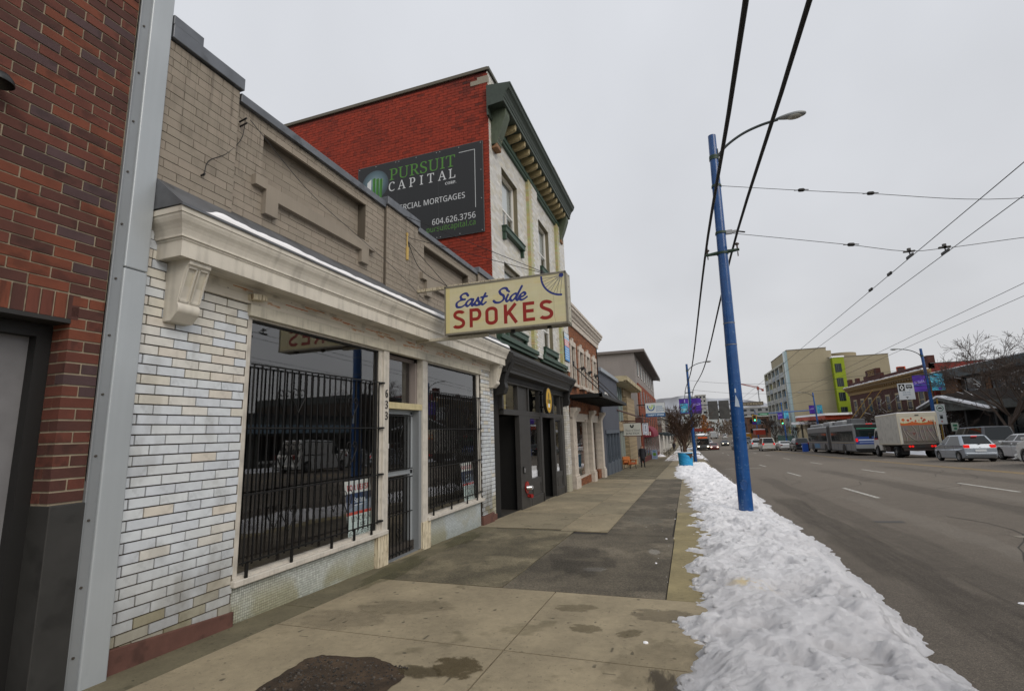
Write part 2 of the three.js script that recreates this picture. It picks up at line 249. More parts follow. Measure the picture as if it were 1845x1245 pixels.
  stain(0x4f5030, .3, -3.9, -6.4, .5, 2.4, .08, .008); stain(0x505030, .3, -3.95, -8.7, .5, 2.0, .05, .008); stain(0xb8b6b0, .3, -.62, -8.2, .2, .5, .1, .009); stain(0xb8b6b0, .2, -1.3, -6.9, .35, .3, .5, .009); stain(0x2f2d2a, .22, -1.6, -7.6, 1.1, 2.4, .2, .011); stain(0x8f8b80, .2, -1.0, -11.5, .8, 1.6, .2, .009);
  stain(0x3d362c, .6, -.25, -3.6, .3, 1.4, .1, .008);
}
{ // kerb and road: crowned, falling with the street
  const kerb = []; for (let z = 8; z > -170; z -= 3) kerb.push(slabGeo(1.344, CURB, z - .006, z - 2.994, .001, .3)); put(sidewalk, 'kerb', kerb, M.concreteB);
  const road = ground('road'); const zs = []; for (let z = 60; z > -60; z -= .75) zs.push(z); for (let z = -60; z > -200; z -= 4) zs.push(z); for (let z = -200; z > -1400; z -= 50) zs.push(z);
  const xs = []; for (let x = CURB - .1; x < FCURB + .2; x += .6) xs.push(x);
  const P = [], C = [], I = [];
  for (const z of zs) for (const x of xs) {
    P.push(x, RY(x, z), z); const n = fbm(x * .35, z * .12, 4, 6), tr = Math.exp(-(((x - 2.6) % 3.6 - 1.0) ** 2) * 3) * .1; let b = .86 + .30 * (n - .5) - tr * .6; if (x < 2.6) b *= .82;
    const w = fbm(x * .9 + 9, z * .3, 4, 16); b += .08 * (w - .5); C.push(b * 1.0, b * .985, b * .96);
  }
  for (let j = 0; j + 1 < zs.length; j++) for (let i = 0; i + 1 < xs.length; i++) { const a = j * xs.length + i, b = a + 1, c = a + xs.length, d = c + 1; I.push(a, b, d, a, d, c); }
  const g = new THREE.BufferGeometry(); g.setAttribute('position', new THREE.Float32BufferAttribute(P, 3)); g.setAttribute('color', new THREE.Float32BufferAttribute(C, 3)); g.setIndex(I); g.computeVertexNormals(); put(road, 'asphalt', g, M.asphalt);
  const strip = (x0, x1, z0, z1, dy = .004) => { const n = Math.max(1, Math.ceil((z0 - z1) / 2)), q = new THREE.PlaneGeometry(x1 - x0, z0 - z1, 1, n); q.rotateX(-Math.PI / 2); q.translate((x0 + x1) / 2, 0, (z0 + z1) / 2); const p = q.attributes.position; for (let i = 0; i < p.count; i++) p.setY(i, RY(p.getX(i), p.getZ(i)) + dy); q.computeVertexNormals(); return q; };
  for (const [x, starts] of [[5.05, [-5.8, -17.4, -28, -39.6, -51, -62, -73, -84]], [8.85, [-7, -18.6, -29, -41.2, -53, -65, -77, -89, -100]]]) for (const z of starts) put(road, 'lane_marking', strip(x - .06, x + .06, z, z - 3.5), M.paintW);
  { // cracks, sealed joints and dark drips in the old surface
    const q = rng(57), ck = []; const path = (x, z, dx, dz, n, w) => { let a = Math.atan2(dz, dx); for (let i = 0; i < n; i++) { a += (q() - .5) * .7; const l = .25 + q() * .4, x2 = x + Math.cos(a) * l, z2 = z + Math.sin(a) * l, nx = -Math.sin(a) * w * (.5 + q()), nz = Math.cos(a) * w * (.5 + q()); if (x2 < 2.3 || x2 > 18) break; const g = new THREE.BufferGeometry(), y = (X, Z) => RY(X, Z) + .0035; g.setAttribute('position', new THREE.Float32BufferAttribute([x - nx, y(x - nx, z - nz), z - nz, x + nx, y(x + nx, z + nz), z + nz, x2 + nx, y(x2 + nx, z2 + nz), z2 + nz, x - nx, y(x - nx, z - nz), z - nz, x2 + nx, y(x2 + nx, z2 + nz), z2 + nz, x2 - nx, y(x2 - nx, z2 - nz), z2 - nz], 3)); g.setAttribute('normal', new THREE.Float32BufferAttribute([0, 1, 0, 0, 1, 0, 0, 1, 0, 0, 1, 0, 0, 1, 0, 0, 1, 0], 3)); g.setAttribute('uv', new THREE.Float32BufferAttribute(new Float32Array(12), 2)); ck.push(g); x = x2; z = z2; a = Math.atan2(dz, dx) * .4 + a * .6; } };
    for (let i = 0; i < 16; i++) path(3 + q() * 12, -5 - q() * 26, q() < .5 ? 1 : .1, q() < .5 ? -.15 : -1, 10 + Math.floor(q() * 16), .006 + q() * .006); put(road, 'cracks', ck, std(0x3a3632, .95)).userData.kind = 'stuff';
    const al = dtex(256, (u, v) => g3(sst(.5, .2, Math.abs(u - .5) + (fbm(u * 6, v * 14, 5, 3) - .5) * .5) * sst(.5, .34, Math.abs(v - .5)) * (.4 + .6 * fbm(u * 20, v * 20, 3, 9))), false);
    for (const [x, z, w, l, c, op] of [[3.3, -16, .9, 26, 0x2e2a27, .2], [6.9, -20, 1.0, 30, 0x2e2a27, .22], [10.5, -22, 1.0, 30, 0x2e2a27, .2], [2.6, -10, .9, 18, 0x2b2723, .36], [4.4, -12, .7, 14, 0xb0aaa0, .16], [7.9, -18, .8, 24, 0xb0aaa0, .14], [6.0, -9, 1.6, 5, 0x2e2a27, .28], [8.5, -13, 2.0, 6, 0x2e2a27, .22]]) put(road, 'wear_mark', strip(x - w / 2, x + w / 2, z + l / 2, z - l / 2, .0025 + .0002 * x), std(c, .9, { transparent: true, alphaMap: al, opacity: op }), true);
  }
  for (const dx of [-.12, .12]) put(road, 'yellow_line', strip(12.3 + dx - .05, 12.3 + dx + .05, 20, -110), M.paintY);
  put(road, 'stop_line', strip(2.3, 4.5, -37.6, -37.8), M.paintW);
  const iron = std(0x4a4744, .7, { metalness: .3 });
  put(road, 'utility_cover', strip(3.55, 4.05, -12.55, -12.8, .005), iron); put(road, 'utility_cover', strip(5.05, 5.3, -10.9, -11.1, .005), std(0x7b7468, .8));
  // far pavement
  const far = ground('far_sidewalk'); const q = []; for (let z = 60; z > -200; z -= 4) { const b = new THREE.BoxGeometry(RX + 4 - FCURB, .4, 4); b.translate((RX + 4 + FCURB) / 2, -.06, z - 2); const p = b.attributes.position; for (let i = 0; i < p.count; i++) p.setY(i, p.getY(i) + RY(FCURB, p.getZ(i))); q.push(b); } put(far, 'pavement', q, M.concreteB);
}
// ------------------------------------------------------------------ ploughed snow along the kerbs
function heap(xs, zs, hf, base) {
  const P = [], C = [], I = [];
  for (const z of zs) for (const x of xs) { const h = hf(x, z), b = base(x, z); P.push(x, b + Math.max(h, -.05), z); const c = hf.tone ? hf.tone(x, z, h) : [.95, .95, .96]; C.push(...c); }
  for (let j = 0; j + 1 < zs.length; j++) for (let i = 0; i + 1 < xs.length; i++) { const a = j * xs.length + i, b = a + 1, c = a + xs.length, d = c + 1; const ya = P[a * 3 + 1] - base(P[a * 3], P[a * 3 + 2]); if ([a, b, c, d].every((k) => P[k * 3 + 1] < base(P[k * 3], P[k * 3 + 2]) - .04)) continue; I.push(a, b, d, a, d, c); }
  const g = new THREE.BufferGeometry(); g.setAttribute('position', new THREE.Float32BufferAttribute(P, 3)); g.setAttribute('color', new THREE.Float32BufferAttribute(C, 3)); g.setIndex(I); g.computeVertexNormals(); return g;
}
const range = (a, b, s) => { const o = []; for (let x = a; s > 0 ? x <= b : x >= b; x += s) o.push(x); return o; };
{
  const base = (x, z) => (x < CURB ? G(z) : RY(x, z));
  const dips = []; const r = rng(41); for (let i = 0; i < 170; i++) { const z = -2 - Math.pow(r(), 1.25) * 40; dips.push([.1 + r() * 1.6, z, .055 + r() * .085, .03 + r() * .06, r() * 3, 1.2 + r() * 1.2]); }
  dips.push([.95, -4.55, .2, .065, .2, 1.6], [1.2, -4.5, .16, .07, .9, 1.3], [.35, -4.35, .17, .055, .4, 1.8], [1.0, -6.6, .18, .05, .3, 2], [.75, -6.2, .12, .06, 0, 1.5], [1.5, -5.2, .2, .06, .2, 2]);
  const bump = (x, z) => { const wx = x + .12 * (fbm(x * 3, z * 3, 3, 71) - .5), wz = z + .12 * (fbm(x * 3 + 7, z * 3, 3, 72) - .5); const a = fbm(wx * 2.0, wz * 1.6, 2, 73) - .5, b = fbm(wx * 6, wz * 4.6, 3, 74) - .5, c = 1 - Math.abs(2 * fbm(wx * 11, wz * 8, 2, 75) - 1), d = fbm(wx * 34, wz * 28, 2, 76) - .5; const f = sst(6, 16, -z); const e = fbm(wx * 62, wz * 50, 2, 77) - .5; return .15 * a + lerp(.058, .10, f) * b - lerp(.022, .034, f) * (c * c - .4) + .024 * d + .012 * e; };
  const hf = (x, z) => {
    const d = -z, e = (fbm(x * .2 + 3, z * 2.2, 4, 81) - .5), e2 = (fbm(9, z * 1.1, 4, 82) - .5), ej = fbm(x * 5, z * 7, 3, 84) - .5;
    const wide = d < 20 ? 0 : -.75 * sst(20, 30, d);
    const xl = -.12 + wide + .55 * e + .22 * ej + (d > 8.5 && d < 12 ? .14 : 0), xr = 1.84 + .14 * sst(5, 9, d) + .20 * e2 + .12 * ej + .1 * sst(5, 14, d) - .35 * sst(18, 26, d) + (d > 36 ? -.25 : 0);
    let m = Math.min(sst(xl - .1, xl + .42, x), 1 - sst(xr - .5, xr + .05, x)); const m0 = m; m = Math.pow(m, .75);
    let h = m * (.15 - .05 * sst(7, 12, d)) + bump(x, z) * sst(0, .6, m0) - .026;
    h -= .10 * Math.exp(-(((x - 1.17) / .34) ** 2 + ((z + 13.2) / .5) ** 2));
    if (x > CURB) h += .13 * (1 - sst(CURB - .1, Math.max(xr - .12, CURB + .06), x));
    for (const [dx, dz, rr, dep, ro, as] of dips) { if (Math.abs(z - dz) > .7) continue; const ux = (x - dx) * Math.cos(ro) + (z - dz) * Math.sin(ro), uz = -(x - dx) * Math.sin(ro) + (z - dz) * Math.cos(ro), q = (ux * ux) / (rr * rr * as) + (uz * uz) / (rr * rr); if (q < 4) h -= dep * m * (Math.exp(-q * 1.6) - .08 * Math.exp(-((Math.sqrt(q) - 1.3) ** 2) * 7)); }
    if (m0 > .6 && h < .035) h = .012 + .023 * Math.exp((h - .035) * 14);
    if (d > 46) h -= .25 * sst(46, 51, d);
    return h;
  };
  hf.tone = (x, z, h) => {
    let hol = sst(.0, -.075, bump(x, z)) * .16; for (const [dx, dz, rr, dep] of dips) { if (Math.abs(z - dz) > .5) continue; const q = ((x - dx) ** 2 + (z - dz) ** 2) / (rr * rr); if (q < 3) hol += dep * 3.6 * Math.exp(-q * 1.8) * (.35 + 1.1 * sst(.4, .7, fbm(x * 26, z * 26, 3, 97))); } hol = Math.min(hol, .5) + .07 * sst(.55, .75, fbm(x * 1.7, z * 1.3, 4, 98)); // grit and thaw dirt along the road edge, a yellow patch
    const g = sst(1.5, 2.0, x) * (.35 + .65 * fbm(x * 9, z * 7, 4, 92)) * .55, k = sst(.66, .84, fbm(x * 6, z * 5, 5, 93)) * .16, thin = (1 - sst(.0, .05, h)) * (x < .2 ? .5 : 0), y = Math.exp(-(((x - .52) / .2) ** 2 + ((z + 6.15) / .1) ** 2)) * sst(.42, .6, fbm(x * 14, z * 14, 3, 95)) * 1.4;
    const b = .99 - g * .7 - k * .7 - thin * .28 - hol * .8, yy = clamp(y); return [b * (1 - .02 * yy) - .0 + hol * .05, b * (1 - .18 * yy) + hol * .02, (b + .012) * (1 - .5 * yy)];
  };
  const near = heap(range(-.75, 2.35, .024), [...range(3, -2, -.06), ...range(-2, -9, -.022), ...range(-9, -17, -.034)], hf, base);
  const mid = heap(range(-1.6, 2.4, .045), range(-17, -52, -.075), hf, base);
  const bank = thing('snow_bank', 'long trampled bank of old snow along the near kerb', 'snow', [.9, 0, -10], null, 'stuff');
  put(bank, 'snow', [near, mid], M.snow);
  { // clods and broken crust lying on the bank and along both of its edges
    const q = rng(83), cl = []; const clod = (x, z, s, sink) => { const h = hf(x, z), y = base(x, z) + Math.max(0, h) - s * sink; const g = new THREE.IcosahedronGeometry(s, 1), p = g.attributes.position; for (let i = 0; i < p.count; i++) { const k = .72 + .5 * vnoise(p.getX(i) / s * 1.7 + x * 31, p.getY(i) / s * 1.7 + p.getZ(i) / s * 2.3 + z * 17, 7); p.setXYZ(i, p.getX(i) * k * 1.25, p.getY(i) * k * .72, p.getZ(i) * k); } g.computeVertexNormals(); g.rotateY(q() * 6); g.translate(x, y, z); const t = .78 + .17 * q(), c = new Float32Array(p.count * 3); for (let i = 0; i < p.count; i++) c.set([t, t, t + .012], i * 3); g.setAttribute('color', new THREE.BufferAttribute(c, 3)); cl.push(g); };
    for (let i = 0; i < 620; i++) { const z = -2.4 - Math.pow(q(), 1.25) * 30; clod(-.05 + q() * 1.95, z, .010 + Math.pow(q(), 3) * .05, .35); }
    for (let i = 0; i < 260; i++) { const z = -2.8 - Math.pow(q(), 1.2) * 24; let x = -.6; while (x < .8 && hf(x, z) < .005) x += .03; clod(x - .05 + q() * .16, z, .008 + Math.pow(q(), 2.5) * .03, .15); }
    for (let i = 0; i < 220; i++) { const z = -2.8 - Math.pow(q(), 1.2) * 24; let x = 2.4; while (x > 1.2 && hf(x, z) < .005) x -= .03; clod(x + .04 - q() * .16, z, .008 + Math.pow(q(), 2.5) * .03, .15); }
    put(bank, 'clods', cl, M.snow);
  }
  const hp = (x, z) => { const n = fbm(x * .8, z * .16, 4, 101); return (n - .52) * .5 * Math.min(sst(-1.4, -.4, x), 1 - sst(1.2, 1.9, x)) + .05 * (fbm(x * 4, z * 4, 3, 102) - .5); };
  put(thing('snow_patches', 'thin patches of snow on the pavement far down the street', 'snow', [0, G(-80), -80], null, 'stuff'), 'snow', heap(range(-2.4, 2, .12), range(-54, -150, -.3), hp, (x, z) => base(x, z)), M.snow);
  const hq = (x, z) => { const n = fbm(x * .9, z * .3, 4, 111); return .10 * Math.min(sst(FCURB - .55, FCURB - .1, x), 1 - sst(FCURB + .7, FCURB + 1.3, x)) + .22 * (n - .5); };
  put(thing('far_snow_bank', 'low ridge of snow along the far kerb beyond the vehicles', 'snow', [FCURB, RY(FCURB, -60), -60], null, 'stuff'), 'snow', heap(range(FCURB - .7, FCURB + 1.4, .14), range(20, -150, -.4), hq, (x, z) => (x < FCURB ? RY(x, z) : RY(FCURB, z) + .14)), M.snow);
  // crumbs of snow scattered on the pavement and the road
  const rr = rng(77), bits = []; for (let i = 0; i < 26; i++) { const z = -3.5 - rr() * 14, x = -.35 - .25 * (fbm(3, z * 2.2, 4, 81) - .5) - Math.pow(rr(), 2.5) * .6, s = .003 + Math.pow(rr(), 4) * .016; const q = new THREE.DodecahedronGeometry(s, 0); q.scale(1 + rr(), .7, 1 + rr()); q.rotateY(rr() * 3); q.translate(x, G(z) + s * .2, z); bits.push(q); }
  for (let i = 0; i < 26; i++) { const q = new THREE.DodecahedronGeometry(.012 + rr() * .022, 0); q.scale(1.6, .4, 1); q.translate(3.1 + rr() * .4, RY(3.2, -6.9) + .006, -6.9 + rr() * .14); bits.push(q); }
  put(thing('snow_crumbs', 'loose crumbs of snow scattered beside the snow bank', 'snow', [0, G(-6), -6], null, 'stuff'), 'crumbs', bits, M.snowPlain);
}

// ------------------------------------------------------------------ red brick building at the left edge
const { FontLoader } = await import('three/addons/loaders/FontLoader.js');
const { TextGeometry } = await import('three/addons/geometries/TextGeometry.js');
const sansBold = await new FontLoader().loadAsync('fonts/droid/droid_sans_regular.typeface.json');
const redBricks = [0x66372b, 0x53312a, 0x763f2b, 0x503c3e, 0x5d362c, 0x6c3b2e, 0x493233].map((c) => std(c, .85, { map: T.mottle, bumpMap: T.bump, bumpScale: .002 }));
{
  const X = -4.2, b = thing('brick_building', 'red brick building with a black door frame, cut off at the left edge', 'building', [X, 0, -1]);
  const mortar = std(0xa69a85, .95, { map: rep(T.mottle, .6) }), plinth = std(0x353534, .6, { map: rep(T.mottle, 1.1) });
  put(b, 'wall', [bx(X - .4, X - .006, 2.5, 8, 3.5, -2.52), bx(X - .19, X - .006, 1.2, 2.5, -2.296, -2.52), bx(X - .4, X - .2, -.4, 2.5, -2.3, -2.52), bx(X - 8, X - .4, -.5, 8, -2.3, -2.52), bx(X - .4, X - .012, -.3, 2.5, .2, 3.5)], mortar);
  const r = rng(3), pick = () => redBricks[Math.floor(r() * r() * 7 + r() * .6) % 7];
  for (const [a0, a1, y0, y1] of bond(1.45, 2.505, 2.715, 6.0, .25, .0812, .012, [], .06)) piece(b, 'brick', pick(), X - .05, X + .001 * Math.floor(r() * 4), y0, y1, -a0, -a1);
  for (let k = 0, y = 1.221; y < 2.66; k++, y += .0829) { const e = X + .001 * Math.floor(r() * 3); if (k % 2) { piece(b, 'brick', pick(), X - .185, e, y, y + .069, -2.29, -2.388); piece(b, 'brick', pick(), X - .05, e, y, y + .069, -2.40, -2.503); } else { piece(b, 'brick', pick(), X - .09, e, y, y + .069, -2.29, -2.503); piece(b, 'brick', pick(), X - .185, X - .102, y, y + .069, -2.29, -2.35); } }
  for (let z = -1.45; z > -2.27; z -= .0815) piece(b, 'soldier_brick', pick(), X - .1, X + .002, 2.525, 2.706, z, z - .07);
  const q = new Boxes(), hexc = redBricks.map((m) => { const c = m.color; return [c.r, c.g, c.b]; });
  for (const [a0, a1, y0, y1] of bond(-3.4, 1.45, 2.53, 6.4, .25, .0812, .012, [], .06)) q.box(X - .03, X, y0, y1, -a0, -a1, hexc[Math.floor(r() * 7)]);
  q.build(b, 'brickwork', std(0xffffff, .85, { vertexColors: true, map: T.mottle }));
  put(b, 'lintel', bx(X - .18, X + .006, 2.492, 2.522, .2, -2.29), std(0x252423, .6));
  put(b, 'plinth', rbx(X - .25, X + .03, -.4, 1.205, -2.29, -2.51, .008), plinth);
  const fr = put(b, 'door_frame', [bx(X - .28, X - .19, -.4, 2.49, -2.2, -2.292), bx(X - .28, X - .19, 2.40, 2.49, .2, -2.2)], M.black);
  put(b, 'door', bx(X - .30, X - .275, -.3, 2.40, .2, -2.2), std(0x808083, .55, { map: rep(T.mottle, 1.4) }));
  const st = put(b, 'corner_strip', [rbx(X - .1, X + .012, -.4, 6.6, -2.508, -2.60, .006), rbx(X - .1, X + .022, -.4, 6.6, -2.508, -2.522, .004)], M.alu2);
  const wide = puts(b, 'corner_panel', [rbx(X - .16, X + .03, -.4, 3.018, -2.596, -2.782, .012, 3), rbx(X - .16, X + .03, 3.024, 6.6, -2.596, -2.782, .012, 3)], M.alu);
  for (let y = .15; y < 6; y += .46) { const g = new THREE.CylinderGeometry(.009, .009, .008, 8); g.rotateZ(Math.PI / 2); g.translate(X + .016, y, -2.55); put(st, 'screw', g, M.screw); }
  const L = thing('wall_lamp', 'dark dome wall lamp on the red brick wall at the left edge', 'lamp', [X, 4.0, -1.66]); L.scale.setScalar(.6);
  const d = new THREE.LatheGeometry([[0, .11], [.05, .105], [.10, .08], [.135, .03], [.145, -.02], [.135, -.022], [.09, .05], [0, .08]].map(([x, y]) => new THREE.Vector2(x, y)), 24); d.translate(.16, 0, 0); local(L, 'shade', d, std(0x2a2b2c, .45, { metalness: .3 }));
  local(L, 'bracket', [rod([0, .1, 0], [.16, .1, 0], .012), bx(0, .015, .04, .16, -.04, .04)], M.black);
}

// ------------------------------------------------------------------ one-storey shop with the cream cornice
const shop = thing('shop_building', 'one-storey empty shop of white glazed brick and grey brick parapet with cream cornice', 'building', [FX, 0, -6.9]);
{
  const b = shop, X = FX, joint = std(0x3a3128, .95), r = rng(11);
  const glaze = [0xd9e0e6, 0xd6dde4, 0xdbe1e5, 0xd4dbe3, 0xdddcd6, 0xdcd9ce, 0xdbd5ca, 0xdad7cb].map((c) => phys(c, .32, { map: T.glaze, clearcoat: .35, clearcoatRoughness: .2 }));
  const old = [0xbdbbaa, 0xb2ae98, 0xc0bfb4, 0xaaa792].map((c) => phys(c, .45, { map: T.glaze }));
  // body: side walls, roof, back, dark room behind the windows
  put(b, 'shell', [bx(X - 9, X - .06, -.9, 5.0, -2.81, -3.85), bx(X - 9, X - .06, -.9, 5.0, -10.16, -11.09), bx(X - 9, X - 8.7, -.9, 5.0, -3.85, -10.16), bx(X - 8.7, X - .1, 3.05, 3.3, -3.85, -10.16)], M.interior);
  put(b, 'shop_floor', bx(X - 8.7, X - .1, -.6, -.05, -3.85, -10.16), M.interiorFloor);
  puts(b, 'inner_wall', [bx(X - 6.0, X - 5.9, -.05, 3.05, -3.9, -10.1), bx(X - 5.9, X - .3, -.05, 3.05, -3.86, -3.95), bx(X - 5.9, X - .3, -.05, 3.05, -10.06, -10.15)], M.interior);
  // pilasters
  puts(b, 'pilaster', [bx(X - .08, X - .013, -.2, 3.7, -2.785, -3.9), bx(X - .08, X - .013, -.1, 3.3, -10.155, -10.74), bx(X - .14, X - .063, -.1, 3.3, -10.74, -11.09)], joint);
  const tone = (y, dirtLow) => { if (y < dirtLow && r() < .45) return old[Math.floor(r() * 4)]; const cr = y > 2.35 ? .7 : y > 1.9 ? .35 : .08; return r() < cr ? glaze[4 + Math.floor(r() * 4)] : glaze[Math.floor(r() * 4)]; };
  for (const [a0, a1, y0, y1] of bond(2.79, 3.9, .0062 - .0838, 3.2, .256, .0838, .0115, [], .07)) piece(b, 'glazed_brick', tone(y0, .30), X - .04, X + .0015 * Math.floor(r() * 3), y0, y1, -a0, -a1);
  for (const [a0, a1, y0, y1] of bond(2.79, 3.24, .0062 + .0838 * 38, 3.6, .256, .0838, .0075, [], .07)) piece(b, 'glazed_brick', tone(y0, .3), X - .04, X, y0, y1, -a0, -a1);
  const gb = new Boxes(), gc = glaze.map((m) => [m.color.r, m.color.g, m.color.b]), oc = old.map((m) => [m.color.r, m.color.g, m.color.b]);
  const colOf = (y, d) => (y < d ? oc[Math.floor(r() * 4)] : r() < (y > 2.1 ? .7 : .14) ? gc[4 + Math.floor(r() * 4)] : gc[Math.floor(r() * 4)]);
  for (const [a0, a1, y0, y1] of bond(10.165, 10.74, -.12, 3.2, .256, .0838, .0115, [], .03)) piece(b, 'glazed_brick', tone(y0, .1), X - .04, X + .0015 * Math.floor(r() * 3), y0, y1, -a0, -a1);
  for (const [a0, a1, y0, y1] of bond(10.74, 11.08, -.3, 3.2, .17, .0838, .0105, [], .03)) gb.box(X - .09, X - .05, y0, y1, -a0, -a1, colOf(y0, .2));
  gb.build(b, 'glazed_brickwork', phys(0xffffff, .32, { map: T.glaze, vertexColors: true, clearcoat: .35 }));
  puts(b, 'pilaster_base', [plateZY([[-2.79, -.3], [-2.79, .085], [-3.91, .0], [-3.91, -.35]], X - .06, .075, .008), rbx(X - .1, X + .03, -.8, -.125, -10.15, -10.80, .012), rbx(X - .12, X - .02, -.8, -.2, -10.80, -11.09, .012)], M.redBase);
  // frieze, window head, cornice, brackets
  const frieze = ctex(2048, 128, (g, w, h) => {
    g.fillStyle = '#d3cdbf'; g.fillRect(0, 0, w, h); const q = rng(9);
    for (let i = 0; i < 900; i++) { const v = q() < .5 ? 190 : 225; g.fillStyle = `rgba(${v},${v - 6},${v - 22},.10)`; g.fillRect(q() * w, q() * h, 10 + q() * 120, 2 + q() * 8); }
    for (let i = 0; i < 34; i++) { const x = 120 + q() * (w - 220), y = 20 + q() * 80, l = 24 + q() * 90; g.fillStyle = `rgba(${165 + q() * 40},${88 + q() * 25},42,${.35 + q() * .5})`; g.fillRect(x, y, l, 3 + q() * 4); for (let k = 0; k < 7; k++) { g.fillStyle = `rgba(172,98,48,${.12 + q() * .22})`; g.fillRect(x + q() * l, y, 5 + q() * 14, 4 + q() * 18); } }
    for (let i = 0; i < 26; i++) { g.fillStyle = 'rgba(40,30,24,.8)'; const x = q() * w, y = q() * h; g.beginPath(); g.arc(x, y, 1.2 + q() * 1.5, 0, 7); g.fill(); }
    for (const x of [820, 1420, 1880]) { g.fillStyle = 'rgba(70,60,48,.6)'; g.fillRect(x, 0, 1.5, h); }
  });
  put(b, 'frieze_backing', bx(X - .06, X + .028, 3.03, 3.3, -3.2, -10.72), M.cream);
  put(b, 'frieze', faceQuad([X + .031, 3.03, -3.2], [X + .031, 3.03, -10.72], [X + .031, 3.22, -10.72], [X + .031, 3.22, -3.2]), std(0xffffff, .65, { map: frieze, bumpMap: rep(T.bump, .02), bumpScale: .001 }), true);
  put(b, 'window_head', [rbx(X - .05, X + .045, 2.90, 3.03, -3.88, -10.14, .008)], M.creamDark);
  put(b, 'loose_trim', (() => { const g = rbx(-.05, .05, -.035, .03, -.09, .09, .01); g.rotateX(.12); g.translate(X + .07, 3.1, -3.93); return g; })(), M.woodpaint);
  const prof = [[0, 3.2], [.275, 3.2], [.275, 3.185], [.30, 3.185], [.30, 3.325], [.31, 3.335], [.31, 3.35], [.325, 3.352], [.325, 3.372], [.33, 3.39], [.34, 3.42], [.355, 3.45], [.375, 3.48], [.388, 3.51], [.392, 3.53], [.4, 3.535], [.4, 3.585], [.385, 3.597]];
  put(b, 'cornice', cornice(X, -3.19, -10.72, prof), M.cream);
  put(b, 'cornice_flashing', (() => { const g = new THREE.ExtrudeGeometry(new THREE.Shape([[-.02, 3.60], [.39, 3.59], [.415, 3.58], [.415, 3.602], [-.02, 3.96]].map(([o, y]) => new THREE.Vector2(o, y))), { depth: 8.32, bevelEnabled: false }); g.translate(X, 0, -11.1); return g; })(), std(0x6a6d72, .5, { metalness: .35, map: rep(T.mottle, .8) }));
  { // snow lying along the cornice
    const P = [], I = []; const zs = range(-3.0, -11.05, -.02); for (const z of zs) { const n = fbm(z * 3, 2, 4, 201) - .5, n2 = fbm(z * 9, 5, 3, 202) - .5, tp = sst(-3.0, -3.2, z), w = (.075 + .05 * n + .02 * n2) * (.05 + .95 * tp), h = (.035 + .03 * n + .012 * n2) * tp; const fy = (x) => lerp(3.943, 3.602, (x - X) / .415); const xo = X + .412; for (const [x, y] of [[xo, fy(xo) - .005], [xo + .004, fy(xo) + h * .8], [xo - w * .4, fy(xo - w * .4) + h], [xo - w, fy(xo - w) + h * .5], [xo - w - .02, fy(xo - w - .02) - .004]]) P.push(x, y, z); }
    for (let j = 0; j + 1 < zs.length; j++) for (let i = 0; i < 4; i++) { const a = j * 5 + i, c = a + 5; I.push(a, c, a + 1, a + 1, c, c + 1); }
    const g = new THREE.BufferGeometry(); g.setAttribute('position', new THREE.Float32BufferAttribute(P, 3)); g.setIndex(I); g.computeVertexNormals(); put(b, 'snow_strip', g, M.snowPlain);
  }
  const bracket = (zc) => {
    const s = new THREE.Shape(); s.moveTo(0, 3.2); s.lineTo(.27, 3.2); s.lineTo(.27, 3.15); s.lineTo(.25, 3.14); s.bezierCurveTo(.20, 3.08, .19, 2.98, .16, 2.86); s.lineTo(.155, 2.81); s.bezierCurveTo(.18, 2.79, .18, 2.75, .16, 2.73); s.lineTo(.09, 2.66); s.lineTo(0, 2.66); s.closePath();
    const g = new THREE.ExtrudeGeometry(s, { depth: .20, bevelEnabled: true, bevelSize: .006, bevelThickness: .006, bevelSegments: 2, curveSegments: 10 }); g.translate(X, 0, zc - .1);
    const br = put(b, 'bracket', g, M.cream);
    for (const dz of [-.055, .055]) { const f = bx(-.008, .02, -.145, .145, -.036, .036), e = [bx(-.0, .03, .145, .16, -.045, .045), bx(0, .03, -.16, -.145, -.045, .045), bx(0, .03, -.16, .16, -.047, -.036), bx(0, .03, -.16, .16, .036, .047)]; const gg = mergeGeometries(e); gg.rotateZ(-.285); gg.translate(X + .185, 2.985, zc + dz); put(br, 'moulding', gg, M.cream); f.rotateZ(-.285); f.translate(X + .175, 2.985, zc + dz); put(br, 'inset_panel', f, M.creamDark); }
  };
  bracket(-3.1); bracket(-10.82);
  // windows
  const windows = [[-3.9, -6.30, .3], [-7.73, -10.0, .27]];
  for (const [z0, z1, ys] of windows) {
    const w = put(b, 'window', plateZY(rectZY(z0, z1 - .12, ys, 2.905), X - .09, .08, 0, [rectZY(z0 - .055, z1 + .01, ys + .01, 2.88)]), M.frame);
    const p = new THREE.PlaneGeometry(Math.abs(z1 - z0), 2.62 - (ys - .3)); p.rotateY(Math.PI / 2); p.translate(X - .06, (ys + 2.9) / 2, (z0 + z1) / 2); put(w, 'pane', p, M.glass);
    put(w, 'gasket', [bx(X - .07, X - .03, 2.86, 2.885, z0 - .05, z1 + .01), bx(X - .07, X - .03, ys, 2.88, z1 + .045, z1 + .01)], M.black);
    put(b, 'sill', [rbx(X - .09, X + .055, ys - .075, ys - .015, z0 + .02, z1 - .2, .01), bx(X - .09, X + .01, ys - .017, ys + .004, z0, z1 - .1)], M.frame);
  }
  // tiled bulkheads under the windows
  const tileMat = phys(0xffffff, .35, { vertexColors: true, map: T.glaze });
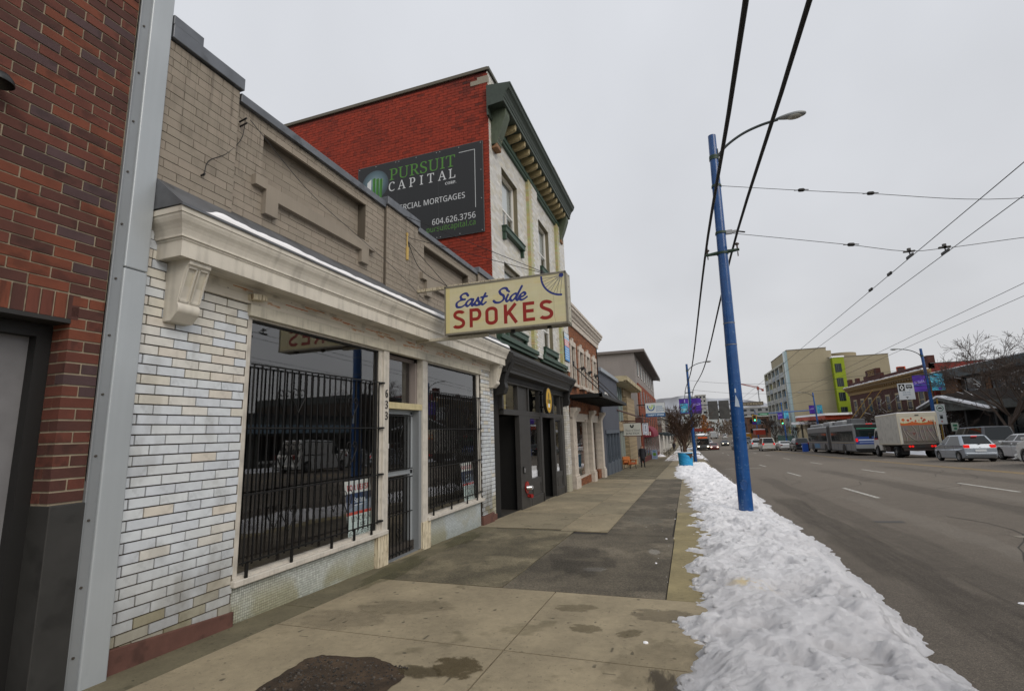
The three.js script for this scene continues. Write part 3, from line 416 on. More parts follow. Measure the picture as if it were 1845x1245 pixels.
  for (const [z0, z1, yt] of [[-3.91, -6.27, .222], [-7.82, -10.14, .195]]) {
    put(b, 'bulkhead', bx(X - .1, X - .032, -.9, yt, z0, z1), std(0x3f3b34, .95)); const t = new Boxes(), P = .0262;
    for (let z = z0; z > z1 + P * .6; z -= P) for (let y = yt - P; y > G(z) - P; y -= P) { const n = r(), e = fbm(z * 2.2, y * 3, 3, 301), low = sst(.12, -.2, y - G(z) - .12) * .5, my = .62 * clamp(sst(.45, .7, e + (z0 > -5 ? .35 * sst(-5.4, -6.2, z) : .18 * sst(-8.6, -7.9, z))) * (.4 + .9 * sst(.32, .0, y - G(z)))); let c = [.50 + .2 * n, .54 + .2 * n, .51 + .2 * n]; if (z0 < -7) c = [.50 + .14 * n, .56 + .14 * n, .58 + .14 * n]; c = [lerp(c[0], .40, my) * (1 - low * .5), lerp(c[1], .37, my) * (1 - low * .5), lerp(c[2], .20, my) * (1 - low * .6)]; t.box(X - .035, X - .026, y, y + P - .0045, z, z - P + .0045, c); }
    t.build(b, 'mosaic_tiles', tileMat);
  }
  // posts, door, transom
  puts(b, 'post', [rbx(X - .1, X + .02, .225, 2.905, -6.38, -6.52, .006), rbx(X - .1, X - .03, .225, 2.905, -6.28, -6.385, .006)], M.frame);
  puts(b, 'post_foot', [rbx(X - .1, X + .035, -.6, .222, -6.275, -6.53, .006), rbx(X - .1, X + .03, -.6, .20, -7.55, -7.82, .006)], M.woodpaint);
  put(b, 'post', [rbx(X - .1, X + .02, .20, 2.905, -7.56, -7.72, .006)], M.frame);
  put(b, 'transom_bar', [rbx(X - .16, X + .005, 2.03, 2.13, -6.52, -7.56, .006)], std(0xc9bd94, .6, { map: rep(T.streak, .6) }));
  { const p = new THREE.PlaneGeometry(1.04, .78); p.rotateY(Math.PI / 2); p.translate(X - .19, 2.51, -7.04); const w = put(b, 'transom_window', [bx(X - .22, X - .16, 2.85, 2.905, -6.52, -7.56), bx(X - .22, X - .1, 2.13, 2.85, -7.5, -7.56), bx(X - .22, X - .1, 2.13, 2.85, -6.52, -6.56)], std(0x8d8481, .6)); put(w, 'pane', p, M.glass); }
  {
    const dx = X - .15, d = put(b, 'door', [bx(dx - .03, dx + .02, 1.0, 1.06, -6.56, -7.46), bx(dx - .03, dx + .02, 1.96, 2.03, -6.56, -7.46), bx(dx - .03, dx + .02, -.22, -.12, -6.56, -7.46), bx(dx - .03, dx + .02, -.2, 2.0, -6.53, -6.59), bx(dx - .03, dx + .02, -.2, 2.0, -7.40, -7.47)], M.alu);
    const jam = put(b, 'door_frame', [bx(dx - .05, X - .01, -.35, 2.03, -7.47, -7.56), bx(dx - .05, X - .01, -.5, -.2, -6.52, -7.56)], M.alu2);
    for (const [y0, y1] of [[-.12, 1.0], [1.06, 1.96]]) { const p = new THREE.PlaneGeometry(.82, y1 - y0); p.rotateY(Math.PI / 2); p.translate(dx - .01, (y0 + y1) / 2, -6.99); put(d, 'pane', p, M.glass); }
    put(d, 'notice', bx(dx + .02, dx + .024, 1.43, 1.5, -6.72, -6.76), M.white);
    put(b, 'threshold', [bx(X - .2, X + .04, -.7, -.205, -6.53, -7.55)], M.concreteB);
  }
  // wrought-iron security grilles
  const heart = (x, y, z, s) => { const pts = []; for (const sg of [1, -1]) { const q = [[0, -1.1], [sg * .35, -.45], [sg * .75, .25], [sg * .62, .75], [sg * .25, .78], [sg * .12, .45], [sg * .3, .3], [sg * .4, .45]]; pts.push(tube(q.map(([a, c]) => [x, y + c * s, z + a * s]), .006, 5, 22)); } return pts; };
  const grille = (x, z0, z1, rails, y0, y1, n, hearts, feet, ys, ext = .06) => {
    const gr = put(b, 'security_grille', rails.map((y) => bx(x - .006, x + .008, y - .008, y + .008, z0, z1)), M.iron);
    for (let i = 0; i < n; i++) { const z = lerp(z0, z1, (i + .5) / n); put(gr, 'bar', bx(x - .022, x - .007, y0, y1, z - .006, z + .006), M.iron); }
    for (const [y, z, s] of hearts) put(gr, 'scroll', heart(x + .004, y, z, s), M.iron);
    if (feet) puts(gr, 'bracket', [...feet.map((z) => bx(x - .012, x + .008, ys - .012, rails.at(-1), z - .014, z + .014)), ...rails.map((y) => bx(X - .03, x + .012, y - .013, y + .013, z1 - ext, z1))], M.iron);
  };
  grille(X + .04, -3.93, -6.30, [2.395, 1.735, 1.075, .43], .40, 2.395, 22, [[2.06, -4.62, .14], [2.02, -5.62, .14], [1.44, -4.62, .14], [1.44, -5.62, .14], [.78, -4.55, .14], [.82, -5.55, .14]], [-4.02, -4.62, -5.28, -5.72, -6.1], .28);
  grille(X + .04, -7.77, -10.02, [2.375, 1.715, 1.06, .40], .37, 2.375, 22, [[2.05, -8.4, .13], [2.05, -9.3, .13], [1.38, -8.4, .13], [1.38, -9.3, .13], [.72, -8.4, .13], [.72, -9.3, .13]], [-7.9, -8.6, -9.3, -9.8], .25);
  grille(X - .08, -6.6, -7.38, [1.93, 1.09], 1.09, 1.93, 8, [[1.72, -7.0, .11], [1.33, -7.0, .11]], null, 0);
  grille(X - .08, -6.6, -7.38, [.96, .42, -.14], -.2, .96, 8, [[.68, -7.0, .11], [.12, -7.0, .11]], null, 0);
  // house number
  for (const [s, y] of [['6', 2.19], ['3', 2.025], ['3', 1.86]]) { const g = new TextGeometry(s, { font: sansBold, size: .115, depth: .012, curveSegments: 6 }); g.computeBoundingBox(); g.translate(-g.boundingBox.max.x / 2, 0, 0); g.scale(.8, 1, 1); g.rotateY(Math.PI / 2); g.translate(X + .02, y, -6.445); put(b, 'house_number', g, M.black); }
  { // grime: splash dirt rising from the pavement, runs below the ledges
    const low = dtex(512, (u, v) => g3(clamp(.75 * sst(.30, .0, v + .14 * (fbm(u * 7, v * 5, 5, 41) - .5)) * (.3 + fbm(u * 14, v * 9, 5, 43)) + .26 * sst(.56, .8, fbm(u * 22, v * 3, 5, 45)) * sst(.35, 1, v) + .22 * sst(.6, .75, fbm(u * 6 + 3, v * 9, 5, 47)))), false), run = dtex(512, (u, v) => g3(clamp(.55 * sst(.5, .75, fbm(u * 60, v * 2.2, 4, 51)) * sst(.1, 1, v) + .25 * sst(.55, .75, fbm(u * 9, v * 5, 5, 53)))), false);
    const film = (a, hex, op, x, y0, y1, z0, z1) => put(b, 'grime', faceQuad([x, y0, z0], [x, y0, z1], [x, y1, z1], [x, y1, z0]), std(hex, .9, { transparent: true, alphaMap: a, opacity: op }), true);
    film(low, 0x5e5134, .42, X + .006, .0, 3.2, -2.8, -3.895); film(low, 0x5a5138, .6, X + .006, -.1, 3.2, -10.16, -10.735); film(run, 0x4a443a, .5, X + .004, 3.98, 5.19, -3.57, -3.94); film(run, 0x4a443a, .4, X + .056, 3.98, 5.30, -2.8, -3.56); film(run, 0x4a443a, .45, X + .004, 5.06, 5.19, -3.95, -6.34); film(run, 0x4a443a, .4, X + .056, 3.98, 5.24, -6.36, -7.33); film(run, 0x6a6252, .5, X + .0325, 3.03, 3.2, -3.2, -10.7);
  }
  // parapet of painted brick
  const holes = [[[-3.95, -5.87], [4.42, 5.06]], [[-7.63, -9.6], [4.42, 5.02]]];
  const zs = (h) => rectZY(h[0][0], h[0][1], h[1][0], h[1][1]);
  put(b, 'parapet', [plateZY(rectZY(-2.79, -11.09, 3.6, 5.19), X - .36, .35, 0, holes.map(zs)), bx(X - .36, X - .152, 4.3, 5.12, -3.9, -5.9), bx(X - .36, X - .152, 4.3, 5.12, -7.6, -9.65)], M.taupeJoint);
  const tp = [M.taupe, M.taupe2, M.taupe3].map((m) => std(m.color.getHex(), .82, { map: T.soft, bumpMap: T.bump, bumpScale: .001 }));
  const hb = holes.map((h) => [-h[0][0], -h[0][1], h[1][0], h[1][1]]);
  const pb = new Boxes(), tc = tp.map((m) => [m.color.r, m.color.g, m.color.b]);
  const reg = [[2.79, 3.56, 3.86, 5.30, .05], [3.56, 6.35, 3.86, 5.19, 0], [6.35, 7.33, 3.86, 5.24, .05], [7.33, 10.06, 3.86, 5.19, 0], [10.06, 11.08, 3.86, 5.24, .05]];
  puts(b, 'parapet_pier', [bx(X - .3, X + .038, 3.7, 5.31, -2.79, -3.56), bx(X - .3, X + .038, 3.7, 5.25, -6.35, -7.33), bx(X - .3, X + .038, 3.7, 5.25, -10.06, -11.09)], M.taupeJoint);
  let nP = 0;
  for (const [a0, a1, y0, y1, pr] of reg) for (const [c0, c1, yy0, yy1] of bond(a0, a1, y0, y1, .256, .0838, .006, hb, .05)) { const px = pr + .0012 * Math.floor(r() * 3), k = Math.floor(r() * 3); if (c0 < 7.35 && nP < 290) { piece(b, 'parapet_brick', tp[k], X - .03 + pr, X + px, yy0, yy1, -c0, -c1); nP++; } else pb.box(X - .02 + pr, X + px, yy0, yy1, -c0, -c1, tc[k]); }
  for (const h of hb) for (const [c0, c1, yy0, yy1] of bond(h[0] - .05, h[1] + .05, 4.3, 5.1, .256, .0838, .004, [], .1)) pb.box(X - .17, X - .141 + .0012 * Math.floor(r() * 3), yy0, yy1, -c0, -c1, tc[Math.floor(r() * 3)]);
  pb.build(b, 'parapet_brickwork', std(0xffffff, .82, { vertexColors: true, map: T.soft }));
  const trim = (zl, zr) => plateZY([[zl, 4.36], [zl, 4.47], [zl - .15, 4.47], [zl - .15, 4.42], [zr + .15, 4.42], [zr + .15, 4.47], [zr, 4.47], [zr, 4.34], [zr + .15, 4.34], [zr + .15, 4.09], [zr + .31, 4.09], [zr + .31, 4.27], [zl - .32, 4.27], [zl - .32, 4.08], [zl - .15, 4.08], [zl - .15, 4.36]], X - .02, .085, .004);
  puts(b, 'panel_trim', [trim(-3.82, -6.02), trim(-7.48, -9.75)], M.taupe);
  puts(b, 'coping', [rbx(X - .40, X + .09, 5.30, 5.44, -2.79, -3.585, .008), rbx(X - .40, X + .05, 5.19, 5.29, -3.585, -6.33, .008), rbx(X - .40, X + .09, 5.245, 5.38, -6.33, -7.35, .008), rbx(X - .40, X + .05, 5.19, 5.29, -7.35, -10.04, .008), rbx(X - .40, X + .09, 5.245, 5.38, -10.04, -11.08, .008), (() => { const g = rbx(-.25, .25, -.06, .1, -.12, .3, .008); g.scale(1, .6, .72); g.translate(X - .16, 5.47, -3.0); return g; })()], M.coping);
  put(b, 'insulator', [rod([X + .06, 4.72, -6.95], [X + .06, 4.99, -6.95], .012), rod([X + .06, 4.52, -6.95], [X + .06, 4.74, -6.95], .026, .03, 10), bx(X, X + .07, 4.95, 5.0, -6.93, -6.97)], std(0xb59a57, .6));
  put(b, 'wire_hook', [...[[-3.62, 4.98], [-3.2, 4.12], [-3.63, 4.93]].map(([z, y]) => rod([X, y, z], [X + .1, y + .02, z], .009)), tube([[X + .07, 5.0, -3.63], [X + .05, 4.78, -3.62], [X + .05, 4.5, -3.45], [X + .06, 4.3, -3.25], [X + .09, 4.12, -3.2]], .004, 5)], M.cable);
}
{ // for-lease boards leaning inside the windows
  const board = ctex(420, 660, (g, w, h) => {
    g.fillStyle = '#c9dcda'; g.fillRect(0, 0, w, h); g.fillStyle = '#dfe6e4'; g.fillRect(0, 0, w, 140);
    g.fillStyle = '#b01f22'; fitText(g, 'FOR LEASE', 30, w - 24, 112, 92, 'bold #px sans-serif');
    g.fillStyle = '#2b3b58'; g.fillRect(0, 140, w, 205); g.fillStyle = '#5f7489'; g.beginPath(); g.moveTo(w, 210); g.lineTo(w, 345); g.lineTo(0, 345); g.lineTo(0, 320); g.fill();
    g.fillStyle = '#dfe8ea'; fitText(g, 'Sutton', 120, 310, 250, 84, 'italic bold #px serif'); g.fillRect(130, 272, 150, 7);
    g.fillStyle = '#c23a34'; g.fillRect(0, 345, w, 34); g.fillStyle = '#1d2023'; fitText(g, 'LINCOLN', 60, w - 40, 452, 78, '#px sans-serif'); fitText(g, 'LEE', 140, 300, 530, 78, '#px sans-serif'); fitText(g, '644-8988', 14, w - 30, 612, 82, '#px sans-serif');
    g.fillStyle = '#51605f'; for (let i = 0; i < 3; i++) g.fillRect(100 + i * 80, 634, 58, 5);
  });
  const mk = (z0, z1, x, name) => { const t = thing('lease_board', name, 'sign', [x, .24, (z0 + z1) / 2]); const W = Math.abs(z1 - z0) / 2, f = faceQuad([.012, 0, W], [.012, 0, -W], [-.085, .78, -W], [-.085, .78, W]); const m = local(t, 'print', f, std(0xffffff, .6, { map: board }), true); const bk = faceQuad([.006, 0, W], [.006, 0, -W], [-.091, .78, -W], [-.091, .78, W]); local(t, 'panel', bk, M.white, true); };
  mk(-5.78, -6.36, FX - .10, 'white and blue FOR LEASE board leaning inside the wide left shop window');
  mk(-9.46, -10.06, FX - .10, 'white and blue FOR LEASE board in the narrower window beside the right pilaster');
}
// ------------------------------------------------------------------ projecting sign
{
  const Z = -7.2, x0 = -3.62, x1 = -1.55, y0 = 3.215, y1 = 4.035;
  const s = thing('hanging_sign', 'yellowed box sign reading East Side SPOKES on steel arms over the pavement', 'sign', [-4.2, 3.2, Z - .12]);
  const art = ctex(1660, 656, (g, w, h) => {
    g.fillStyle = '#c9c3a0'; g.fillRect(0, 0, w, h); const q = rng(4);
    for (let i = 0; i < 260; i++) { g.fillStyle = q() < .5 ? `rgba(206,190,118,${.04 + q() * .06})` : `rgba(222,220,196,${.05 + q() * .06})`; const x = q() * w, y = q() * h; g.fillRect(x, y, 60 + q() * 260, 16 + q() * 70); }
    for (let i = 0; i < 120; i++) { g.fillStyle = `rgba(150,140,100,${.05 * q()})`; g.fillRect(q() * w, 0, 2 + q() * 5, h); }
    g.fillStyle = 'rgba(214,190,80,.25)'; g.fillRect(0, 0, 60, h); g.fillStyle = 'rgba(120,110,80,.18)'; g.fillRect(0, 0, w, 16); g.fillRect(0, h - 12, w, 12);
    const stroke = (P, wd) => { const c = new THREE.CatmullRomCurve3(P.map(([x, y]) => new THREE.Vector3(x, y, 0)), false, 'centripetal').getPoints(P.length * 10); for (let i = 0; i + 1 < c.length; i++) { const dy = c[i + 1].y - c[i].y, dx = c[i + 1].x - c[i].x, a = Math.atan2(dy, dx), t = .72 + .5 * Math.abs(Math.sin(a + .5)); g.lineWidth = wd * t; g.beginPath(); g.moveTo(c[i].x, c[i].y); g.lineTo(c[i + 1].x, c[i + 1].y); g.stroke(); } };
    g.strokeStyle = '#22307a'; g.fillStyle = '#22307a'; g.lineCap = 'round'; g.lineJoin = 'round';
    const glyph = { // drawn on a unit grid, x right, y up
      E: [[[1.45, 1.62], [1.2, 1.95], [.75, 1.9], [.5, 1.55], [.7, 1.15], [1.1, 1.08]], [[1.1, 1.08], [.5, 1.0], [.05, .6], [.15, .1], [.7, 0], [1.3, .35]]],
      a: [[[.95, .78], [.7, 1.0], [.25, .75], [.08, .3], [.3, .02], [.65, .3], [.98, .95]], [[.98, .95], [.82, .3], [.95, .02], [1.3, .25]]],
      s: [[[-.05, .15], [.35, .6], [.58, 1.05], [.6, .7], [.8, .3], [.6, 0], [.25, .05]], [[.6, 0], [.9, .05], [1.1, .25]]],
      t: [[[.62, 1.6], [.3, .7], [.2, .15], [.42, 0], [.8, .3]], [[.1, 1.08], [.85, 1.15]]],
      S: [[[1.55, 1.62], [1.35, 1.95], [.9, 1.98], [.55, 1.65], [.7, 1.25], [1.1, .9], [1.15, .4], [.75, .02], [.15, .05], [-.1, .3]]],
      i: [[[.35, .98], [.15, .3], [.28, .02], [.65, .28]]],
      d: [[[.95, .78], [.7, 1.0], [.25, .75], [.08, .3], [.3, .02], [.65, .3], [.98, .95]], [[1.42, 1.98], [1.0, .9], [.85, .3], [1.0, .02], [1.35, .28]]],
      e: [[[.1, .42], [.55, .5], [.8, .8], [.6, 1.02], [.22, .75], [.08, .3], [.35, 0], [.7, .08], [1.05, .35]]],
    };
    const word = (str, x, base, u, ux) => { for (const ch of str) { for (const p of glyph[ch]) stroke(p.map(([a, b]) => [x + a * ux + b * u * .12, base - b * u]), 30); if (ch === 'i') { g.beginPath(); g.arc(x + .58 * ux, base - 1.42 * u, 15, 0, 7); g.fill(); } x += { E: 1.22, a: 1.02, s: .86, t: .8, S: 1.32, i: .58, d: 1.12, e: .9 }[ch] * ux; } return x; };
    word('East', 150, 296, 94, 112); word('Side', 706, 296, 94, 110);
    g.fillStyle = '#8c201a'; g.strokeStyle = '#8c201a';
    const L = [['S', 108], ['P', 348], ['O', 574], ['K', 834], ['E', 1094], ['S', 1318]], ht = 262, yb = 598; g.lineWidth = 46; g.lineCap = 'butt'; g.lineJoin = 'miter';
    for (const [c, x] of L) { const w2 = 176, t = 23; g.beginPath(); const X = (a) => x + a * w2, Y = (b) => yb - b * ht, top = Y(1) + t, bot = Y(0) - t, l = x + t, rr = x + w2 - t, mid = Y(.53);
      if (c === 'S') { g.moveTo(rr - 4, Y(.8)); g.bezierCurveTo(rr - 20, top - 6, l + 2, top - 14, l + 2, Y(.74)); g.bezierCurveTo(l + 2, mid, rr, mid, rr, Y(.28)); g.bezierCurveTo(rr, bot + 14, l + 14, bot + 14, l - 8, Y(.17)); }
      if (c === 'P') { g.moveTo(l, Y(0)); g.lineTo(l, top); g.lineTo(rr - 60, top); g.bezierCurveTo(rr + 14, top, rr + 14, Y(.42), rr - 60, Y(.42)); g.lineTo(l, Y(.42)); }
      if (c === 'O') { g.moveTo(l, Y(.7)); g.bezierCurveTo(l, top - 10, rr, top - 10, rr, Y(.7)); g.lineTo(rr, Y(.3)); g.bezierCurveTo(rr, bot + 10, l, bot + 10, l, Y(.3)); g.closePath(); }
      if (c === 'K') { g.moveTo(l, Y(0)); g.lineTo(l, Y(1)); g.moveTo(rr + 12, Y(1)); g.lineTo(l, Y(.4)); g.moveTo(l + 52, Y(.56)); g.lineTo(rr + 18, Y(0)); }
      if (c === 'E') { g.moveTo(rr + 2, top); g.lineTo(l, top); g.lineTo(l, bot); g.lineTo(rr + 6, bot); g.moveTo(l, mid); g.lineTo(rr - 8, mid); }
      g.stroke(); }
    // quarter of a bicycle wheel in the corner
    g.strokeStyle = '#22307a'; g.lineWidth = 26; const cx = w - 42, cy = 30, R = 262; g.beginPath(); g.arc(cx, cy, R, Math.PI * .5, Math.PI * 1.02); g.stroke(); g.fillStyle = '#22307a'; g.beginPath(); g.arc(cx, cy, 30, 0, 7); g.fill();
    g.strokeStyle = '#1b2350'; g.lineWidth = 4; for (let i = 0; i < 9; i++) { const a = Math.PI * (.53 + i * .056), o = (i % 2 ? 1 : -1) * .55; g.beginPath(); g.moveTo(cx + Math.cos(a + o) * 26, cy + Math.sin(a + o) * 26); g.lineTo(cx + Math.cos(a) * R, cy + Math.sin(a) * R); g.stroke(); }
    g.strokeStyle = 'rgba(60,55,40,.5)'; g.lineWidth = 3; g.beginPath(); g.moveTo(w - 158, 290); g.bezierCurveTo(w - 140, 400, w - 170, 520, w - 140, h - 10); g.stroke();
  });
  const metal = std(0x8e8a7e, .5, { metalness: .3, map: rep(T.streak, .5) }), mt = std(0xffffff, .5, { map: art });
  put(s, 'cabinet', rbx(x0, x1, y0, y1, Z - .24, Z - .012, .01), metal);
  put(s, 'face', faceQuad([x0 + .02, y0 + .02, Z], [x1 - .02, y0 + .02, Z], [x1 - .02, y1 - .02, Z], [x0 + .02, y1 - .02, Z]), mt, true);
  put(s, 'back_face', faceQuad([x1 - .02, y0 + .02, Z - .252], [x0 + .02, y0 + .02, Z - .252], [x0 + .02, y1 - .02, Z - .252], [x1 - .02, y1 - .02, Z - .252]), mt, true);
  put(s, 'frame', [Z, Z - .25].flatMap((z) => [bx(x0, x1, y1 - .025, y1 + .004, z - .014, z + .006), bx(x0, x1, y0 - .004, y0 + .025, z - .014, z + .006), bx(x0 - .003, x0 + .022, y0, y1, z - .014, z + .006), bx(x1 - .022, x1 + .003, y0, y1, z - .014, z + .006)]), metal);
  put(s, 'end_cap', bx(x1 + .001, x1 + .008, y0 + .03, y1 - .03, Z - .22, Z - .03), std(0xb5b09c, .5, { map: rep(T.streak, .4) }));
  for (let y = y0 + .08; y < y1; y += .17) put(s, 'rivet', bx(x1 + .008, x1 + .013, y, y + .012, Z - .12, Z - .108), M.dark);
  put(s, 'arm', [rbx(FX - .05, -2.6, y1 + .005, y1 + .06, Z - .16, Z - .1, .006), bx(FX - .02, FX + .02, 3.98, 4.2, Z - .2, Z - .05)], std(0xc6c1b4, .6, { map: rep(T.wood, .4) }));
  put(s, 'arm', [rbx(FX + .02, -2.9, y0 - .058, y0 - .006, Z - .16, Z - .1, .006)], std(0xcbc5b3, .6, { map: rep(T.streak, .4) }));
  put(s, 'bracket', [bx(-1.98, -1.94, y1, y1 + .1, Z - .14, Z - .1), bx(-2.5, -2.44, y0 - .05, y0, Z - .13, Z - .08), bx(-1.9, -1.84, y0 - .03, y0, Z - .13, Z - .08)], M.black);
  const c = (name, label, pts, r) => tag(put(scene, numbered(name), tube(pts, r, 5, 24), M.wire), label, 'cable');
  put(s, 'stay_cable', [tube([[FX + .07, 4.93, -7.0], [-3.0, 4.5, -7.25], [-1.96, y1 + .06, Z - .12]], .005, 5, 20), tube([[FX - .1, 5.35, -6.8], [-3.0, 4.65, -7.1], [-1.96, y1 + .08, Z - .12]], .005, 5, 20), tube([[FX + .03, 4.92, -6.98], [FX + .2, 4.4, -7.15], [-3.6, y1 + .03, Z - .1]], .006, 5, 20), tube([[FX + .05, 4.86, -6.98], [FX + .35, 4.45, -7.2], [-3.62, y1 + .03, Z - .16]], .005, 5, 20)], M.cable);
  tag(put(scene, 'wall_wire', tube([[FX + .12, 4.99, -3.65], [FX + .09, 4.62, -4.6], [FX + .1, 4.4, -5.6], [FX + .1, 4.2, -6.6], [FX + .08, 3.95, -7.5]], .004, 5, 40), M.wire), 'thin loose wire running across the grey parapet brickwork', 'wire');
}

// ------------------------------------------------------------------ three-storey red and white brick building with the black shop front
{
  const X = FX, Z0 = -11.1, Z1 = -19.2, r = rng(21), b = thing('brick_building', 'three-storey building with red painted side wall, white brick front and black shop front', 'building', [X, G(-15), -15]);
  const jointW = std(0x6f6a58, .95), green = std(0x2f4a3a, .5, { map: rep(T.streak, .8) }), greenD = std(0x39453c, .55, { map: rep(T.streak, .8) }), gold = std(0xab9c74, .6, { map: rep(T.streak, .5) });
  const red = std(0x6e2014, .85, { map: rep(T.mottle, 1.9) });
  const wins = []; for (const [y0, y1] of [[7.14, 8.92], [4.36, 6.18]]) for (const [a, c] of [[-12.0, -13.38], [-15.62, -17.05]]) wins.push([a, c, y0, y1]);
  // side wall of painted brick
  const sz = Z0; put(b, 'side_wall', [bx(X - 16, X - .02, 3.0, 11.28, sz - .35, sz - .012), bx(X - 16, X - 1.7, -1, 3.0, sz - .35, sz - .012)], std(0x4e150c, .9));
  { const q = new Boxes(); for (const [a0, a1, y0, y1] of bond(-X + .0, -X + 9, 4.4, 11.2, .235, .083, .0085, [], .03)) { const t = .92 + .14 * r(), old = fbm(a0 * 1.3, y0 * 1.1, 4, 401), dk = sst(.6, .75, old) * .2 + (a0 < -X + .9 && y0 > 9.6 && r() < .3 ? .4 : 0) + (y0 > 11.0 && r() < .5 ? .3 : 0); const z = sz - .0015 * Math.floor(r() * 4); q.box(-a0, -a1, y0, y1, z, sz - .03, [.32 * t * (1 - dk * .8), .031 * t * (1 - dk * .8), .009 * t * (1 - dk * .8)], 'z'); } q.build(b, 'red_brickwork', std(0xffffff, .8, { vertexColors: true, map: T.mottle })); }
  put(b, 'side_coping', rbx(X - 16, X + .02, 11.27, 11.37, sz - .4, sz + .045, .01), std(0x5e594e, .7));
  put(b, 'corner_repair', [bx(X - .5, X + .004, 10.92, 11.05, sz - .1, sz + .006), bx(X - .3, X + .004, 11.05, 11.13, sz - .1, sz + .006)], std(0x8f897c, .9));
  // front wall with window openings
  put(b, 'front_wall', [plateZY(rectZY(Z0 - .03, Z1, 3.0, 11.28), X - .35, .336, 0, wins.map(([a, c, y0, y1]) => rectZY(a, c, y0, y1)))], jointW);
  put(b, 'rear_wall', [bx(X - 16, X - 15.6, -1, 11.2, Z0 - .4, Z1), bx(X - 16, X - .02, -1, 11.2, Z1 + .05, Z1 + .3), bx(X - 15.6, X - .3, 10.6, 10.8, Z0 - .4, Z1)], M.interior);
  put(b, 'front_coping', rbx(X - .38, X + .06, 11.27, 11.37, Z0 + .03, Z1, .01), std(0x55564f, .7));
  const hb = wins.map(([a, c, y0, y1]) => [-a, -c, y0, y1]); hb.push([14.3, 15.3, 3.9, 9.7], [18.0, 19.2, 3.9, 9.7]);
  { const q = new Boxes(); const col = (y) => { const t = .82 + .25 * r(); return r() < .25 ? [.66 * t, .63 * t, .54 * t] : [.72 * t, .71 * t, .67 * t]; }; for (const [a0, a1, y0, y1] of bond(11.105, 19.2, 3.9, 11.26, .235, .0838, .009, hb, .04)) q.box(X - .03, X + .0015 * Math.floor(r() * 3), y0, y1, -a0, -a1, col(y0));
    for (const [p0, p1] of [[14.3, 15.3], [18.0, 19.2]]) for (const [a0, a1, y0, y1] of bond(p0, p1, 3.9, 9.7, .235, .0838, .009, [], .04)) q.box(X + .06, X + .1 + .0015 * Math.floor(r() * 3), y0, y1, -a0, -a1, a0 < p0 + .25 ? [.46 + .1 * r(), .43 + .1 * r(), .22 + .06 * r()] : col(y0));
    for (const [p0] of [[14.3], [18.0]]) for (let y = 3.9; y < 9.66; y += .0838) q.box(X - .02, X + .097, y + .004, y + .079, -p0 + .012, -p0 - .05, [.44 + .12 * r(), .41 + .12 * r(), .20 + .08 * r()]);
    for (const [a0, a1, y0, y1] of bond(18.0, 18.6, -.7, 3.0, .235, .0838, .009, [], .04)) q.box(X - .02, X + .1, y0, y1, -a0, -a1, y0 < 0 ? [.5, .48, .38] : col(y0));
    q.build(b, 'white_brickwork', phys(0xffffff, .35, { vertexColors: true, map: T.glaze })); }
  puts(b, 'pier', [bx(X - .02, X + .058, 3.9, 9.7, -14.31, -15.29), bx(X - .02, X + .058, 3.9, 9.7, -18.01, -19.19), bx(X - .1, X + .08, -1, 3.0, -18.02, -18.6)], jointW);
  // sash windows
  for (const [a, c, y0, y1] of wins) {
    const fx = X - .16, w = put(b, 'window', [bx(fx - .05, fx + .03, y0, y1, a, a - .06), bx(fx - .05, fx + .03, y0, y1, c + .06, c), bx(fx - .05, fx + .03, y1 - .07, y1, a - .06, c + .06), bx(fx - .05, fx + .03, y0, y0 + .07, a - .06, c + .06)], std(0xcac4b6, .6));
    put(w, 'sash_bar', [bx(fx - .02, fx + .02, y0 + .70, y0 + .75, a - .06, c + .06), bx(fx - .02, fx + .02, y0 + .07, y0 + .7, (a + c) / 2 + .02, (a + c) / 2 - .02), bx(fx - .01, fx + .03, y0 + .07, y1 - .07, c + .1, c + .06), bx(fx - .01, fx + .03, y0 + .07, y1 - .07, a - .06, a - .09)], M.white);
    const p = new THREE.PlaneGeometry(Math.abs(c - a) - .12, y1 - y0 - .14); p.rotateY(Math.PI / 2); p.translate(fx - .015, (y0 + y1) / 2, (a + c) / 2); put(w, 'pane', p, M.glass);
    put(w, 'blind', bx(fx - .1, fx - .08, y0 + .72, y1 - .05, a - .05, c + .05), std(0xaab2b2, .9)); put(w, 'curtain', bx(fx - .14, fx - .12, y0, y0 + .75, a - .05, c + .05), std(0x6d7472, .9));
    const s = put(b, 'window_sill', [rbx(X - .05, X + .13, y0 - .17, y0 - .03, a + .1, c - .22, .01), rbx(X, X + .15, y0 - .03, y0 + .01, a + .12, c - .24, .006)], green); put(s, 'sill_bracket', [rbx(X, X + .1, y0 - .38, y0 - .17, a + .08, a - .02, .01)], green); put(s, 'sill_bracket', [rbx(X, X + .1, y0 - .38, y0 - .17, c - .10, c - .2, .01)], green);
  }
  // great cornice
  const prof = [[0, 9.86], [.05, 9.86], [.06, 9.92], [.03, 9.95], [.03, 10.12], [.48, 10.16], [.48, 10.26], [.5, 10.28], [.5, 10.33], [.52, 10.36], [.545, 10.42], [.585, 10.47], [.63, 10.51], [.655, 10.56], [.66, 10.6], [.68, 10.6], [.68, 10.66], [0, 10.74]];
  const g = new THREE.ExtrudeGeometry(new THREE.Shape(prof.map(([o, y]) => new THREE.Vector2(o, y))), { depth: 7.95, bevelEnabled: false }); g.translate(X, 0, -18.93); put(b, 'roof_cornice', g, greenD);
  put(b, 'cornice_band', [rbx(X - .01, X + .11, 9.72, 9.86, -11.5, -18.7, .02), rbx(X - .01, X + .08, 9.62, 9.72, -11.5, -18.7, .01)], green);
